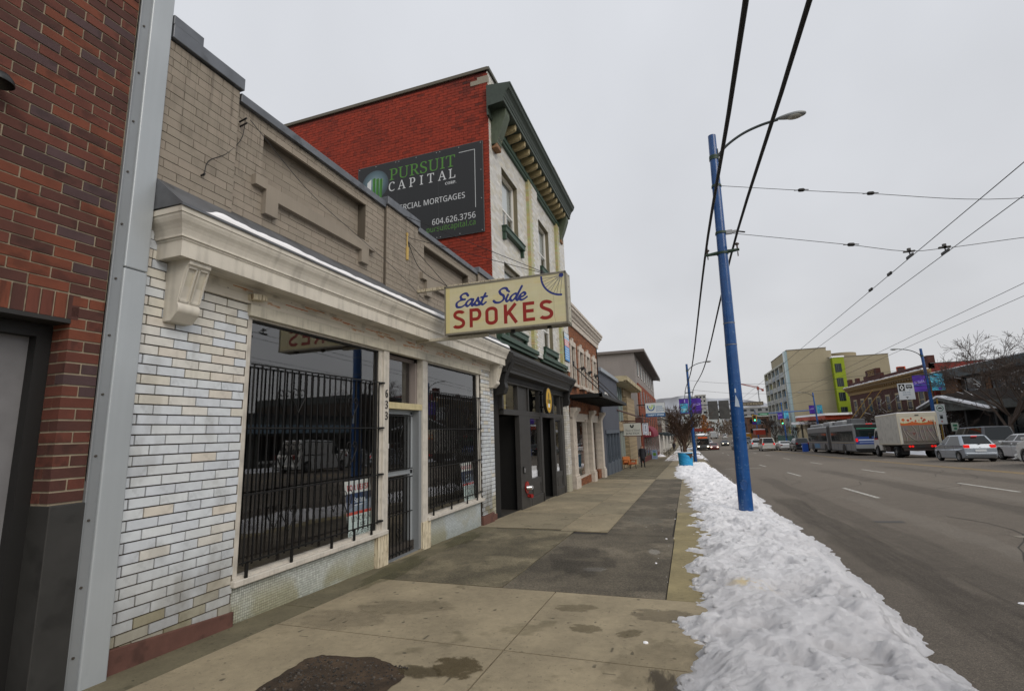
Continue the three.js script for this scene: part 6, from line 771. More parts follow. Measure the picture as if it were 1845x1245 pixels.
{ // armchair, board, bicycles
  const c = thing('armchair', 'orange brown armchair standing outside the cream building', 'armchair', [-3.98, G(-36.6), -36.6]), m = std(0x9a4a1e, .7, { map: rep(T.mottle, .6) }), mm = std(0xa5602a, .7);
  local(c, 'seat', rbx(-.34, .34, .3, .44, -.32, .32, .04, 3), m); local(c, 'backrest', (() => { const g = rbx(-.34, .34, 0, .42, -.06, .06, .04, 3); g.rotateX(-.15); g.translate(0, .42, -.3); return g; })(), mm); for (const s of [-1, 1]) local(c, 'armrest', [rbx(s * .36 - .04, s * .36 + .04, .56, .62, -.32, .3, .02), rbx(s * .36 - .03, s * .36 + .03, .3, .58, .2, .28, .01), rbx(s * .36 - .03, s * .36 + .03, .3, .58, -.3, -.22, .01)], mm); for (const sx of [-1, 1]) for (const sz of [-1, 1]) local(c, 'leg', rod([sx * .3, 0, sz * .28], [sx * .26, .32, sz * .24], .018), M.dark); c.rotation.y = .9;
  const b = thing('sandwich_board', 'pale blue pavement board with a green round emblem', 'sign', [-3.72, G(-60.5), -60.5]); const a = ctex(192, 320, (g, w, h) => { g.fillStyle = '#8fa3bf'; g.fillRect(0, 0, w, h); g.fillStyle = '#3f6f9a'; g.fillRect(50, 28, 92, 38); g.fillStyle = '#1d2a1c'; g.beginPath(); g.arc(96, 150, 62, 0, 7); g.fill(); g.strokeStyle = '#7db83c'; g.lineWidth = 16; g.beginPath(); g.arc(96, 150, 42, 0, 7); g.stroke(); g.beginPath(); g.moveTo(120, 150); g.lineTo(70, 150); g.stroke(); g.fillStyle = '#4a628f'; for (let i = 0; i < 4; i++) g.fillRect(44 + i * 28, 244, 20, 28); });
  for (const s of [1, -1]) { const g = bx(-.32, .32, 0, 1.02, -.015, .015); g.rotateX(-s * .14); g.translate(0, 0, s * .16); local(b, 'panel', g, std(0x7f93ad, .6)); } { const g = faceQuad([-.31, .01, .02], [.31, .01, .02], [.31, 1.0, .02], [-.31, 1.0, .02]); g.rotateX(-.14); g.translate(0, 0, .16); local(b, 'print', g, std(0xffffff, .6, { map: a }), true); }
  const bike = (x, z, rot, label) => { const k = thing('bicycle', label, 'bicycle', [x, G(z), z], 'bicycles parked on the left pavement'); k.rotation.set(0, rot, .1); for (const dx of [-.52, .52]) { const w = new THREE.TorusGeometry(.33, .022, 6, 28); w.translate(dx, .34, 0); const wm = local(k, 'wheel', w, M.rubber); const sp = []; for (let i = 0; i < 8; i++) sp.push(rod([dx, .34, 0], [dx + .32 * Math.cos(i * .785), .34 + .32 * Math.sin(i * .785), 0], .003, .003, 4)); local(wm, 'spokes', sp, M.chrome); } local(k, 'frame', [rod([-.52, .34, 0], [-.1, .3, 0], .017), rod([-.52, .34, 0], [-.18, .8, 0], .014), rod([-.1, .3, 0], [-.2, .86, 0], .018), rod([-.1, .3, 0], [.36, .78, 0], .02), rod([-.17, .76, 0], [.35, .84, 0], .02), rod([.52, .34, 0], [.33, .95, 0], .017)], M.black); local(k, 'saddle', rbx(-.33, -.07, .86, .92, -.07, .07, .03), M.black); local(k, 'handlebar', [rod([.32, .98, -.3], [.32, .98, .3], .014), rod([.32, .98, .3], [.2, .97, .32], .016), rod([.32, .98, -.3], [.2, .97, -.32], .016)], M.black); };
  bike(-2.9, -70.5, .9, 'dark bicycle parked nearer the building on the left pavement'); bike(-2.4, -71.2, 1.0, 'dark bicycle parked nearer the kerb on the left pavement');
  put(thing('snow_heap', 'low heap of cleared snow beside the parked bicycles', 'snow', [-3.4, G(-70), -70]), 'snow', heap(range(-4.6, -2.6, .08), range(-68.5, -72, -.1), (x, z) => .4 * Math.exp(-(((x + 3.5) / .5) ** 2 + ((z + 70.2) / .8) ** 2)) + .14 * (fbm(x * 5, z * 5, 3, 7) - .5) - .06, (x, z) => G(z)), M.snow);
  const p = thing('planter', 'large turquoise painted planter at the near kerb with snow on its rim', 'planter', [-.25, G(-39.5), -39.5]); const pa = ctex(512, 256, (g, w, h) => { g.fillStyle = '#1f8fc4'; g.fillRect(0, 0, w, h); const q = rng(12); for (let i = 0; i < 120; i++) { g.strokeStyle = ['rgba(110,200,225,.45)', 'rgba(20,100,160,.5)', 'rgba(150,220,230,.4)'][i % 3]; g.lineWidth = 2 + q() * 5; g.beginPath(); const x = q() * w, y = q() * h; g.moveTo(x, y); g.bezierCurveTo(x + 30 * q(), y - 40 * q(), x + 50, y + 30 * q(), x + 20 + 60 * q(), y + 20 * q()); g.stroke(); } g.fillStyle = '#39281f'; g.beginPath(); g.moveTo(340, 0); g.lineTo(480, 0); g.lineTo(470, 90); g.lineTo(440, 60); g.lineTo(420, 120); g.lineTo(390, 50); g.fill(); g.fillStyle = '#1c5a3a'; g.fillRect(0, 236, w, 20); });
  const cy = new THREE.CylinderGeometry(.52, .48, 1.0, 28, 1, true); cy.translate(0, .5, 0); cy.rotateY(2.0); local(p, 'wall', cy, std(0xffffff, .6, { map: pa, side: THREE.DoubleSide }), true); const rim = new THREE.TorusGeometry(.51, .035, 8, 28); rim.rotateX(Math.PI / 2); rim.translate(0, 1.0, 0); local(p, 'rim', rim, std(0x2a9fd0, .6)); const soil = new THREE.CylinderGeometry(.5, .5, .05, 24); soil.translate(0, .93, 0); local(p, 'soil', soil, std(0x2a211a, .95)); const sn = new THREE.TorusGeometry(.49, .05, 8, 24, 4); sn.rotateX(Math.PI / 2); sn.scale(1, .6, 1); sn.translate(0, 1.03, 0); local(p, 'snow_cap', sn, M.snowPlain);
}

// ------------------------------------------------------------------ vehicles (nose towards -z in their own metres)
const paint = (hex, metal = .3) => phys(hex, .35, { metalness: metal, clearcoat: .6, clearcoatRoughness: .15 });
const carGlass = std(0x141a1d, .05), tail = new THREE.MeshStandardMaterial({ color: 0x7a0d0c, roughness: .3, emissive: 0xff1408, emissiveIntensity: .55 }), tailOff = std(0x6a1412, .25), head = new THREE.MeshStandardMaterial({ color: 0xd8d8d0, roughness: .2, emissive: 0xfff2d8, emissiveIntensity: 2.6 }), headOff = std(0xc2c6c8, .15), trimD = std(0x1b1b1c, .6), rimM = std(0x9a9c9e, .35, { metalness: .6 }), plateM = std(0xc9ced2, .5);
function wheel(parent, x, y, z, r, w, simple) {
  const t = new THREE.LatheGeometry([[r * .62, -w / 2], [r * .9, -w / 2], [r, -w * .36], [r, w * .36], [r * .9, w / 2], [r * .62, w / 2]].map(([a, b]) => new THREE.Vector2(a, b)), 24); t.rotateZ(Math.PI / 2); t.translate(x, y, z); const o = local(parent, 'wheel', t, M.rubber); const s = Math.sign(x), g = []; const disc = new THREE.CylinderGeometry(r * .62, r * .62, w * .5, 20); disc.rotateZ(Math.PI / 2); disc.translate(x, y, z); local(o, 'hub', disc, trimD);
  if (!simple) for (let i = 0; i < 5; i++) { const b = bx(-.012, .012, 0, r * .62, -.035, .035); b.rotateX(i * 1.2566); b.translate(x + s * w * .36, y, z); g.push(b); } const c = new THREE.CylinderGeometry(r * (simple ? .5 : .16), r * (simple ? .52 : .18), .03, 16); c.rotateZ(Math.PI / 2); c.translate(x + s * w * .4, y, z); g.push(c); const ring = new THREE.TorusGeometry(r * .6, .02, 6, 24); ring.rotateY(Math.PI / 2); ring.translate(x + s * w * .36, y, z); g.push(ring); local(o, 'rim', g, rimM);
}
// rounded outline of the cabin at one height
function ring(zf, zr, w, rc) { const P = [], tags = []; const arc = (cx, cz, a0, name) => { for (let i = 0; i <= 4; i++) { const a = a0 + i / 4 * Math.PI / 2; P.push([cx + Math.cos(a) * rc, cz + Math.sin(a) * rc]); tags.push(i < 4 ? 'pillar' : name); } };
  arc(w - rc, zr - rc, 0, 'rear_window'); arc(-w + rc, zr - rc, Math.PI / 2, 'left'); arc(-w + rc, zf + rc, Math.PI, 'windscreen'); arc(w - rc, zf + rc, Math.PI * 1.5, 'right');
  const split = (name, n, fr) => { const i = tags.indexOf(name), a = P[i], b = P[(i + 1) % P.length]; const ins = [], tg = []; fr.forEach(([f, t]) => { ins.push([lerp(a[0], b[0], f), lerp(a[1], b[1], f)]); tg.push(t); }); tags[i] = fr.first || 'side_window'; P.splice(i + 1, 0, ...ins); tags.splice(i + 1, 0, ...tg); };
  const L = [[.30, 'pillar'], [.345, 'side_window'], [.66, 'pillar'], [.70, 'side_window2']]; split('right', 0, [[.30, 'pillar'], [.345, 'side_window2']]); split('left', 0, [[.655, 'pillar'], [.70, 'side_window2']]); return { P, tags }; }
function car(name, label, category, pos, turn, o, group) {
  const t = thing(name, label, category, pos, group); t.rotation.y = turn; const { L, W, H, belt, body } = o, h = L / 2, wb = o.wb, r = o.r || .3, m = paint(o.color, o.metal ?? .35), hw = W / 2;
  // lower body: side outline with wheel arches, extruded across
  const s = new THREE.Shape(), fz = -wb / 2 + (o.off || 0), rz = wb / 2 + (o.off || 0), ar = r + .055; s.moveTo(h - .08, .26); for (const [z, y] of body.rear) s.lineTo(z, y); for (const [z, y] of body.top) s.lineTo(z, y); for (const [z, y] of body.front) s.lineTo(z, y); s.lineTo(fz - ar, .22); s.absarc(fz, r, ar, Math.PI + .25, -.25, true); s.lineTo(rz - ar, .22); s.absarc(rz, r, ar, Math.PI + .25, -.25, true); s.lineTo(h - .08, .26);
  const bev = .07, g = new THREE.ExtrudeGeometry(s, { depth: W - bev * 2, bevelEnabled: true, bevelSize: .035, bevelThickness: bev, bevelSegments: 4, curveSegments: 14 }); g.rotateY(-Math.PI / 2); g.translate(hw - bev, 0, 0); // shape x -> z
  const p = g.attributes.position; for (let i = 0; i < p.count; i++) { const z = p.getZ(i), e = Math.abs(z) / h, y = p.getY(i); let k = 1 - .10 * sst(.72, 1, e) - .035 * sst(belt - .15, belt + .05, y); p.setX(i, p.getX(i) * k); } g.computeVertexNormals(); const bodyM = local(t, 'body', g, m);
  local(t, 'underbody', bx(-hw + .16, hw - .16, .16, .5, -h + .2, h - .25), trimD);
  // cabin
  const c = o.cab, k0 = ring(c.zf, c.zr, hw * .955, .14), k1 = ring(c.tf, c.tr, hw * .77, .12), y0 = belt - .03, y1 = H - .075, groups = {};
  for (let i = 0; i < k0.P.length; i++) { const a = k0.P[i], b = k0.P[(i + 1) % k0.P.length], d = k1.P[i], e = k1.P[(i + 1) % k1.P.length], tg = k0.tags[i]; (groups[tg] ||= []).push([a[0], y0, a[1]], [d[0], y1, d[1]], [e[0], y1, e[1]], [a[0], y0, a[1]], [e[0], y1, e[1]], [b[0], y0, b[1]]); }
  for (const [tg, v] of Object.entries(groups)) { const q = new THREE.BufferGeometry(); q.setAttribute('position', new THREE.Float32BufferAttribute(v.flat(), 3)); q.setAttribute('uv', new THREE.Float32BufferAttribute(new Float32Array(v.length * 2), 2)); q.computeVertexNormals(); const nm = tg === 'side_window2' || tg === 'left' || tg === 'right' ? 'side_window' : tg; local(t, nm, q, tg === 'pillar' || (o.panel && o.panel.includes(nm)) ? m : carGlass); }
  const rg = []; const k2 = ring(c.tf + .1, c.tr - .1, hw * .77 - .1, .1), k3 = ring(c.tf + .3, c.tr - .3, hw * .77 - .32, .1); const quad = (A, ya, Bq, yb) => { for (let i = 0; i < A.length; i++) { const j = (i + 1) % A.length; rg.push([A[i][0], ya, A[i][1]], [Bq[i][0], yb, Bq[i][1]], [Bq[j][0], yb, Bq[j][1]], [A[i][0], ya, A[i][1]], [Bq[j][0], yb, Bq[j][1]], [A[j][0], ya, A[j][1]]); } }; quad(k1.P, y1, k2.P, H - .02); quad(k2.P, H - .02, k3.P, H); const cx = 0, cz = (c.tf + c.tr) / 2; for (let i = 0; i < k3.P.length; i++) { const j = (i + 1) % k3.P.length; rg.push([k3.P[i][0], H, k3.P[i][1]], [cx, H + .005, cz], [k3.P[j][0], H, k3.P[j][1]]); }
  { const q = new THREE.BufferGeometry(); q.setAttribute('position', new THREE.Float32BufferAttribute(rg.flat(), 3)); q.setAttribute('uv', new THREE.Float32BufferAttribute(new Float32Array(rg.length * 2), 2)); q.computeVertexNormals(); local(t, 'roof', q, m); }
  for (const z of [fz, rz]) for (const sx of [-1, 1]) wheel(t, sx * (hw - .11), r, z, r, .2, o.far);
  const ty = o.tailY ?? belt - .16, th = o.tailH ?? .1, tz = o.tailZ ?? h - .015;
  for (const sx of [-1, 1]) { const q = rbx(sx * (hw - .24) - .14, sx * (hw - .24) + .14, ty - th, ty + th, tz - .1, tz + .012, .05, 3); local(t, 'tail_light', q, o.brake ? tail : tailOff); const e = new THREE.SphereGeometry(1, 14, 10); e.scale(.15, .08, .08); e.translate(sx * (hw - .32), o.headY ?? .66, -h + .06); local(t, 'headlight', e, o.lit ? head : headOff); }
  const bump = local(t, 'bumper', [rbx(-hw + .1, hw - .1, .3, .52, h - .08, h + .055, .06, 3), rbx(-hw + .12, hw - .12, .24, .48, -h - .05, -h + .1, .06, 3)], o.bumper ? std(o.bumper, .6) : m); local(bump, 'strip', [bx(-hw + .2, hw - .2, .36, .39, h + .05, h + .062)], trimD);
  local(t, 'number_plate', [bx(-.25, .25, .56, .68, h + .0 + (o.plateZ || 0), h + .022 + (o.plateZ || 0))], plateM); local(t, 'grille', bx(-.35, .35, .5, .62, -h - .03, -h + .05), trimD);
  for (const sx of [-1, 1]) { local(t, 'mirror', rbx(sx * (hw + .08) - .07, sx * (hw + .08) + .07, belt + .02, belt + .16, c.zf + .35, c.zf + .46, .03), o.mirror ? std(o.mirror, .5) : m); for (const z of [lerp(c.zf, c.zr, .42), lerp(c.zf, c.zr, .75)]) local(t, 'door_handle', rbx(sx * (hw - .01) - .02, sx * (hw - .01) + .02, belt - .14, belt - .11, z - .07, z + .07, .01), m); local(t, 'door_seam', [bx(sx * (hw - .004) - .004, sx * (hw - .004) + .004, .34, belt - .03, lerp(c.zf, c.zr, .345) - .005, lerp(c.zf, c.zr, .345) + .005), bx(sx * (hw - .004) - .004, sx * (hw - .004) + .004, .34, belt - .03, lerp(c.zf, c.zr, .70), lerp(c.zf, c.zr, .70) + .01)], trimD); }
  return t;
}
const hatch = (color, x = {}) => ({ L: 3.62, W: 1.66, H: 1.5, belt: .93, wb: 2.37, r: .29, off: .05, color, body: { rear: [[1.80, .45], [1.79, .74], [1.72, .93]], top: [[-.78, .95]], front: [[-1.5, .78], [-1.72, .66], [-1.77, .45], [-1.7, .26]] }, cab: { zf: -1.18, zr: 1.73, tf: -.28, tr: 1.30 }, tailY: .84, tailH: .1, tailZ: 1.82, ...x });
const sedan = (color, x = {}) => ({ L: 4.6, W: 1.8, H: 1.44, belt: .92, wb: 2.7, r: .31, color, body: { rear: [[2.25, .45], [2.24, .8], [2.1, .95]], top: [[1.3, .98], [-.9, .95]], front: [[-1.9, .8], [-2.2, .66], [-2.26, .45], [-2.2, .26]] }, cab: { zf: -1.1, zr: 1.75, tf: -.2, tr: .95 }, ...x });
const suv = (color, x = {}) => ({ L: 4.6, W: 1.84, H: 1.7, belt: 1.06, wb: 2.7, r: .36, color, body: { rear: [[2.26, .5], [2.25, .9], [2.2, 1.06]], top: [[-1.0, 1.08]], front: [[-1.95, .95], [-2.22, .8], [-2.26, .5], [-2.2, .3]] }, cab: { zf: -1.3, zr: 2.2, tf: -.45, tr: 1.9 }, tailY: 1.0, tailH: .13, ...x });
const van = (color, x = {}) => ({ L: 4.9, W: 1.95, H: 1.95, belt: 1.12, wb: 2.9, r: .36, color, metal: .05, body: { rear: [[2.42, .5], [2.41, 1.0], [2.38, 1.12]], top: [[-1.5, 1.14]], front: [[-2.15, 1.0], [-2.4, .8], [-2.42, .5], [-2.36, .3]] }, cab: { zf: -1.85, zr: 2.38, tf: -.95, tr: 2.2 }, tailY: 1.0, tailH: .16, ...x });
const on = (x, z) => [x, RY(x, z), z], grade = (o, z) => { o.rotation.x = Math.atan((G(z - 1) - G(z + 1)) / 2); return o; };
{
  const y = grade(car('hatchback_car', 'silver five-door hatchback with brake lights lit behind the box truck', 'car', on(15.35, -36.9), 0, hatch(0x9aa3ad, { brake: true, metal: .5, mirror: 0x222426, plateZ: .03 }), null), -37);
  local(y, 'brake_light', rbx(-.13, .13, 1.385, 1.42, 1.36, 1.44, .01), tail); local(y, 'rear_wiper', [rod([0, .98, 1.775], [.26, 1.05, 1.70], .012), rbx(-.05, .05, .95, 1.0, 1.74, 1.8, .02)], M.black); local(y, 'sill_line', [bx(-.835, -.82, .4, .425, -.85, .9), bx(.82, .835, .4, .425, -.85, .9)], std(0x7d858e, .4)); local(y, 'tailgate_badge', rbx(-.03, .03, .76, .81, 1.79, 1.82, .01), M.chrome); local(y, 'plate_recess', bx(-.32, .32, .53, .71, 1.79, 1.825), trimD);
  // box truck
  const zc = -46.8, t = grade(thing('box_truck', 'white box truck with poppies and grey graffiti on its rear door', 'truck', on(16.05, zc)), zc), w = std(0xc3c2ba, .5, { map: rep(T.streak, 2.2) }), dk = std(0x2b211e, .7);
  local(t, 'cargo_box', rbx(-1.2, 1.2, .98, 3.22, -2.2, 2.45, .03), w); local(t, 'edge_trim', [bx(-1.21, 1.21, 3.12, 3.235, -2.21, 2.46), ...[-1, 1].flatMap((s) => [bx(s * 1.205 - .04, s * 1.205 + .012, .98, 3.2, 2.36, 2.465), bx(s * 1.205 - .012, s * 1.205 + .01, .95, 1.06, -2.2, 2.46)]), bx(-1.2, 1.2, 2.98, 3.12, 2.44, 2.468)], std(0xb9b4a4, .5)); local(t, 'roof_snow', (() => { const g = rbx(-1.18, 1.18, 3.23, 3.29, -2.15, 2.44, .03); return g; })(), M.snowPlain);
  const art = ctex(640, 560, (g, W, H) => { g.fillStyle = '#6f6862'; g.fillRect(0, 0, W, H); const q = rng(14); for (let i = 0; i < 260; i++) { g.fillStyle = `rgba(${60 + q() * 70},${55 + q() * 62},${52 + q() * 55},.18)`; g.fillRect(q() * W, 180 + q() * 380, 10 + q() * 60, 8 + q() * 50); } g.fillStyle = '#c4bda8'; g.fillRect(0, 0, W, 150); g.fillStyle = '#b4bf8a'; for (let i = 0; i < 20; i++) g.fillRect(i * 33, 108 + q() * 14, 30, 30); g.fillStyle = '#b2521c'; g.beginPath(); g.moveTo(0, 142); for (let x = 0; x <= W; x += 20) g.lineTo(x, 122 + 14 * Math.sin(x * .02) + q() * 8); g.lineTo(W, 176); g.lineTo(0, 184); g.fill();
    for (const [x, yy, r] of [[62, 66, 30], [150, 78, 26], [206, 44, 20], [222, 126, 26], [286, 92, 20], [348, 88, 11], [402, 40, 20], [448, 76, 26], [420, 100, 20], [520, 104, 16], [560, 96, 12], [604, 92, 10]]) { g.strokeStyle = '#55602c'; g.lineWidth = 4; g.beginPath(); g.moveTo(x, yy); g.quadraticCurveTo(x - 8, yy + 40, x + 4, 150); g.stroke(); g.fillStyle = ['#b5481c', '#a83a1e', '#bf5a22'][Math.floor(q() * 3)]; g.beginPath(); for (let k = 0; k < 6; k++) g.ellipse(x + r * .45 * Math.cos(k * 1.05), yy + r * .4 * Math.sin(k * 1.05), r * .6, r * .5, k, 0, 7); g.fill(); g.fillStyle = '#4a2014'; g.beginPath(); g.arc(x, yy, r * .18, 0, 7); g.fill(); }
    g.lineCap = 'round'; const curl = (p, c, l) => { g.strokeStyle = c; g.lineWidth = l; g.beginPath(); g.moveTo(p[0], p[1]); g.bezierCurveTo(...p.slice(2)); g.stroke(); }; for (const [p, l] of [[[30, 250, 40, 360, 110, 420, 60, 520], 26], [[90, 330, 130, 430, 200, 470, 260, 520], 30], [[200, 200, 260, 260, 290, 360, 240, 500], 26], [[340, 200, 330, 300, 330, 400, 360, 500], 30], [[400, 210, 400, 320, 420, 420, 420, 520], 24], [[470, 210, 470, 300, 540, 400, 580, 520], 28], [[560, 230, 560, 330, 610, 380, 620, 470], 20], [[110, 300, 180, 400, 270, 300, 300, 260], 14]]) { curl(p, '#3b3533', l); curl(p.map((v, i) => v + (i % 2 ? -5 : 4)), '#8c857e', l * .55); } g.fillStyle = '#6a3f3a'; g.beginPath(); g.moveTo(190, 330); g.lineTo(260, 340); g.lineTo(210, 400); g.fill(); g.fillStyle = 'rgba(50,40,30,.35)'; g.fillRect(0, 500, W, 60); for (let i = 1; i < 6; i++) { g.fillStyle = 'rgba(40,36,34,.28)'; g.fillRect(0, i * 93, W, 3); } });
  local(t, 'rear_door', faceQuad([-1.08, 1.02, 2.456], [1.08, 1.02, 2.456], [1.08, 2.97, 2.456], [-1.08, 2.97, 2.456]), std(0xffffff, .6, { map: art }), true); local(t, 'marker_lamp', rbx(-.12, .12, 3.02, 3.09, 2.46, 2.485, .01), M.dark); local(t, 'door_strap', rod([.95, 2.7, 2.5], [1.02, 1.5, 2.5], .03), std(0xb0a692, .7));
  local(t, 'rear_frame', [bx(-1.15, 1.15, .72, .98, 2.2, 2.42), bx(-1.1, 1.1, .5, .72, 2.3, 2.38)], dk); local(t, 'chassis', [bx(-.5, -.38, .55, .85, -4, 2.3), bx(.38, .5, .55, .85, -4, 2.3), bx(-1, 1, .85, .98, -2.2, 2.4), bx(-1.1, -.6, .4, .8, -1.2, -.2)], dk); for (const x of [-.72, -.55, .62, .8]) { const g = new THREE.CylinderGeometry(.075, .075, .04, 14); g.rotateX(Math.PI / 2); g.translate(x, .82, 2.43); local(t, 'tail_light', g, tail); } local(t, 'number_plate', bx(-.3, .2, .72, .9, 2.42, 2.43), trimD); local(t, 'mud_flap', [bx(-1.15, -.7, .25, .7, 2.0, 2.02), bx(.7, 1.15, .25, .7, 2.0, 2.02)], M.black);
  for (const [z, xs] of [[-3.35, [-.95, .95]], [1.1, [-.98, .98]]]) for (const x of xs) wheel(t, x, .42, z, .42, z > 0 ? .46 : .26, false);
  const cab = local(t, 'cab', (() => { const s = new THREE.Shape([[-2.3, .55], [-2.3, 2.2], [-2.6, 2.32], [-3.4, 2.25], [-4.1, 1.35], [-4.18, .6], [-3.85, .5], [-3.7, .85], [-3.35, .98], [-3.0, .85], [-2.85, .5]].map(([z, y]) => new THREE.Vector2(z, y))); const g = new THREE.ExtrudeGeometry(s, { depth: 1.8, bevelEnabled: true, bevelSize: .04, bevelThickness: .08, bevelSegments: 3 }); g.rotateY(-Math.PI / 2); g.translate(.9, 0, 0); return g; })(), std(0xc9c9c4, .4)); for (const s of [-1, 1]) { local(cab, 'side_window', plateZY([[-2.75, 1.4], [-2.75, 2.1], [-3.35, 2.1], [-3.85, 1.4]], s * .985 - .004, .008), carGlass); local(t, 'mirror', [rbx(s * 1.3 - .1, s * 1.3 + .1, 1.5, 1.95, -3.75, -3.68, .03), rod([s * .98, 1.9, -3.6], [s * 1.3, 1.9, -3.7], .02), rod([s * .98, 1.5, -3.6], [s * 1.3, 1.5, -3.7], .02)], M.dark); } local(cab, 'windscreen', (() => { const g = bx(-.85, .85, -.5, .5, -.01, .01); g.rotateX(.65); g.translate(0, 1.82, -3.83); return g; })(), carGlass);
}
{ // articulated trolleybus and the oncoming bus
  const bodyS = (W, H, y0) => { const s = new THREE.Shape(), r = .18, hw = W / 2; s.moveTo(-hw, y0); s.lineTo(-hw, H - r); s.quadraticCurveTo(-hw, H, -hw + r * 1.4, H); s.lineTo(hw - r * 1.4, H); s.quadraticCurveTo(hw, H, hw, H - r); s.lineTo(hw, y0); return s; };
  const grey = std(0x83878a, .4, { metalness: .25, map: rep(T.streak, 1.6) }), lt = std(0x9fa3a5, .45, { map: rep(T.mottle, 1.4) }), bg = std(0x1d2628, .06), blueB = std(0x22448f, .5), yel = std(0xb09a3c, .5);
  const zc = -61.7, t = grade(thing('trolleybus', 'long grey articulated trolleybus with its poles lowered to the right', 'bus', on(15.4, zc)), zc + 2); const HW = 1.27, HB = 2.85;
  const sec = (z0, z1, name) => { const g = new THREE.ExtrudeGeometry(bodyS(2.54, HB, .36), { depth: z1 - z0, bevelEnabled: false, curveSegments: 8 }); g.translate(0, 0, z0); const b = local(t, name, g, grey); for (const s of [-1, 1]) { const x = s * (HW + .004); local(b, 'window_band', bx(x - .006, x + .006, 1.25, 2.2, z0 + .3, z1 - .25), M.black); const n = Math.round((z1 - z0 - .6) / 1.25), st = (z1 - z0 - .6) / n; for (let i = 0; i < n; i++) local(b, 'pane', bx(s * (HW + .008), s * (HW + .016), 1.3, 2.14, z0 + .36 + i * st, z0 + .3 + (i + 1) * st - .05), bg); local(b, 'stripe', [bx(x - .006, x + .01, 1.08, 1.12, z0, z1)], yel); local(b, 'skirt', [bx(x - .006, x + .012, .36, .42, z0, z1), ...range(z0 + 1, z1 - .5, 1.4).map((z) => bx(x - .006, x + .008, .42, 1.06, z, z + .015))], std(0x3c3d3f, .6)); local(b, 'stripe', [bx(x - .006, x + .009, 1.03, 1.07, z0, z1)], blueB); } return b; };
  const rear = sec(1.2, 9.0, 'rear_section'), front = sec(-9.1, -.1, 'front_section');
  local(t, 'bellows', range(-.08, 1.2, .13).map((z) => rbx(-1.2, 1.2, .5, HB - .05, z, z + .08, .03)), std(0x4a4847, .8)); for (const z of [5.7, -.9 - .2, -6.9]) for (const s of [-1, 1]) { wheel(t, s * 1.12, .48, z, .48, .3, true); local(t, 'wheel_arch', (() => { const g = new THREE.CircleGeometry(.6, 20, 0, Math.PI); g.rotateY(s * Math.PI / 2); g.translate(s * (HW + .02), .42, z); return g; })(), M.black); }
  local(t, 'underframe', [bx(-1.05, 1.05, .25, .4, -8.8, 8.8)], M.black); local(t, 'roof_pod', [rbx(-.95, .95, HB, HB + .38, 2.0, 4.6, .1, 3), rbx(-1.0, 1.0, HB, HB + .34, -8.6, -3.5, .12, 3), rbx(-.9, .9, HB, HB + .42, -2.8, -.5, .12, 3)], lt); local(t, 'roof_gear', [rbx(-.6, .6, HB, HB + .5, 5.0, 6.2, .08), ...[0, 1, 2].map((i) => rbx(-.7 + i * .5, -.4 + i * .5, HB, HB + .35, .2, 1.0, .05))], std(0x5a5d60, .6)); local(t, 'roof_snow', [rbx(-.7, .9, HB + .37, HB + .42, 2.1, 4.4, .03), rbx(-.5, .6, HB + .40, HB + .46, -2.6, -.9, .03)], M.snowPlain);
  for (const dx of [-.35, .35]) local(t, 'trolley_pole', rod([dx, HB + .4, 5.4], [dx + 1.2, HB + 2.9, 8.6], .035, .025, 6), std(0xa8842e, .5));
  const bk = 9.0; local(rear, 'rear_window', bx(-1.08, 1.08, 1.65, 2.42, bk, bk + .02), bg); local(rear, 'rear_panel', [bx(-1.15, 1.15, 2.42, 2.72, bk, bk + .02)], M.black); local(rear, 'advert', bx(-1.15, 1.1, .98, 1.65, bk, bk + .025), blueB); local(rear, 'lettering', [bx(-.95, .5, 1.3, 1.42, bk + .026, bk + .03), bx(-.9, .3, 1.12, 1.17, bk + .026, bk + .03)], std(0xb9c6dd, .6)); local(rear, 'rear_bumper', rbx(-1.22, 1.22, .42, .62, bk - .1, bk + .12, .05), M.dark); local(rear, 'bumper_panel', bx(-1.2, 1.2, .62, .98, bk, bk + .03), std(0x8d9296, .5)); for (const s of [-1, 1]) local(rear, 'tail_light', [rbx(s * 1.08 - .09, s * 1.08 + .09, 1.2, 1.5, bk, bk + .04, .03)], tail); local(rear, 'tail_light', [0, 1, 2].map((i) => bx(-.2 + i * .18, -.08 + i * .18, 2.74, 2.80, bk - .02, bk + .02)), tail); local(rear, 'window_glow', bx(-1.0, 1.0, 2.36, 2.385, bk + .02, bk + .026), new THREE.MeshStandardMaterial({ color: 0x1a4a38, emissive: 0x58c8a0, emissiveIntensity: .6 }));
  local(front, 'advert', bx(-HW - .018, -HW - .012, .5, 1.0, -6.1, -3.6), std(0x4a7aa0, .5)); local(front, 'windscreen', bx(-1.1, 1.1, 1.1, 2.4, -9.13, -9.1), bg);
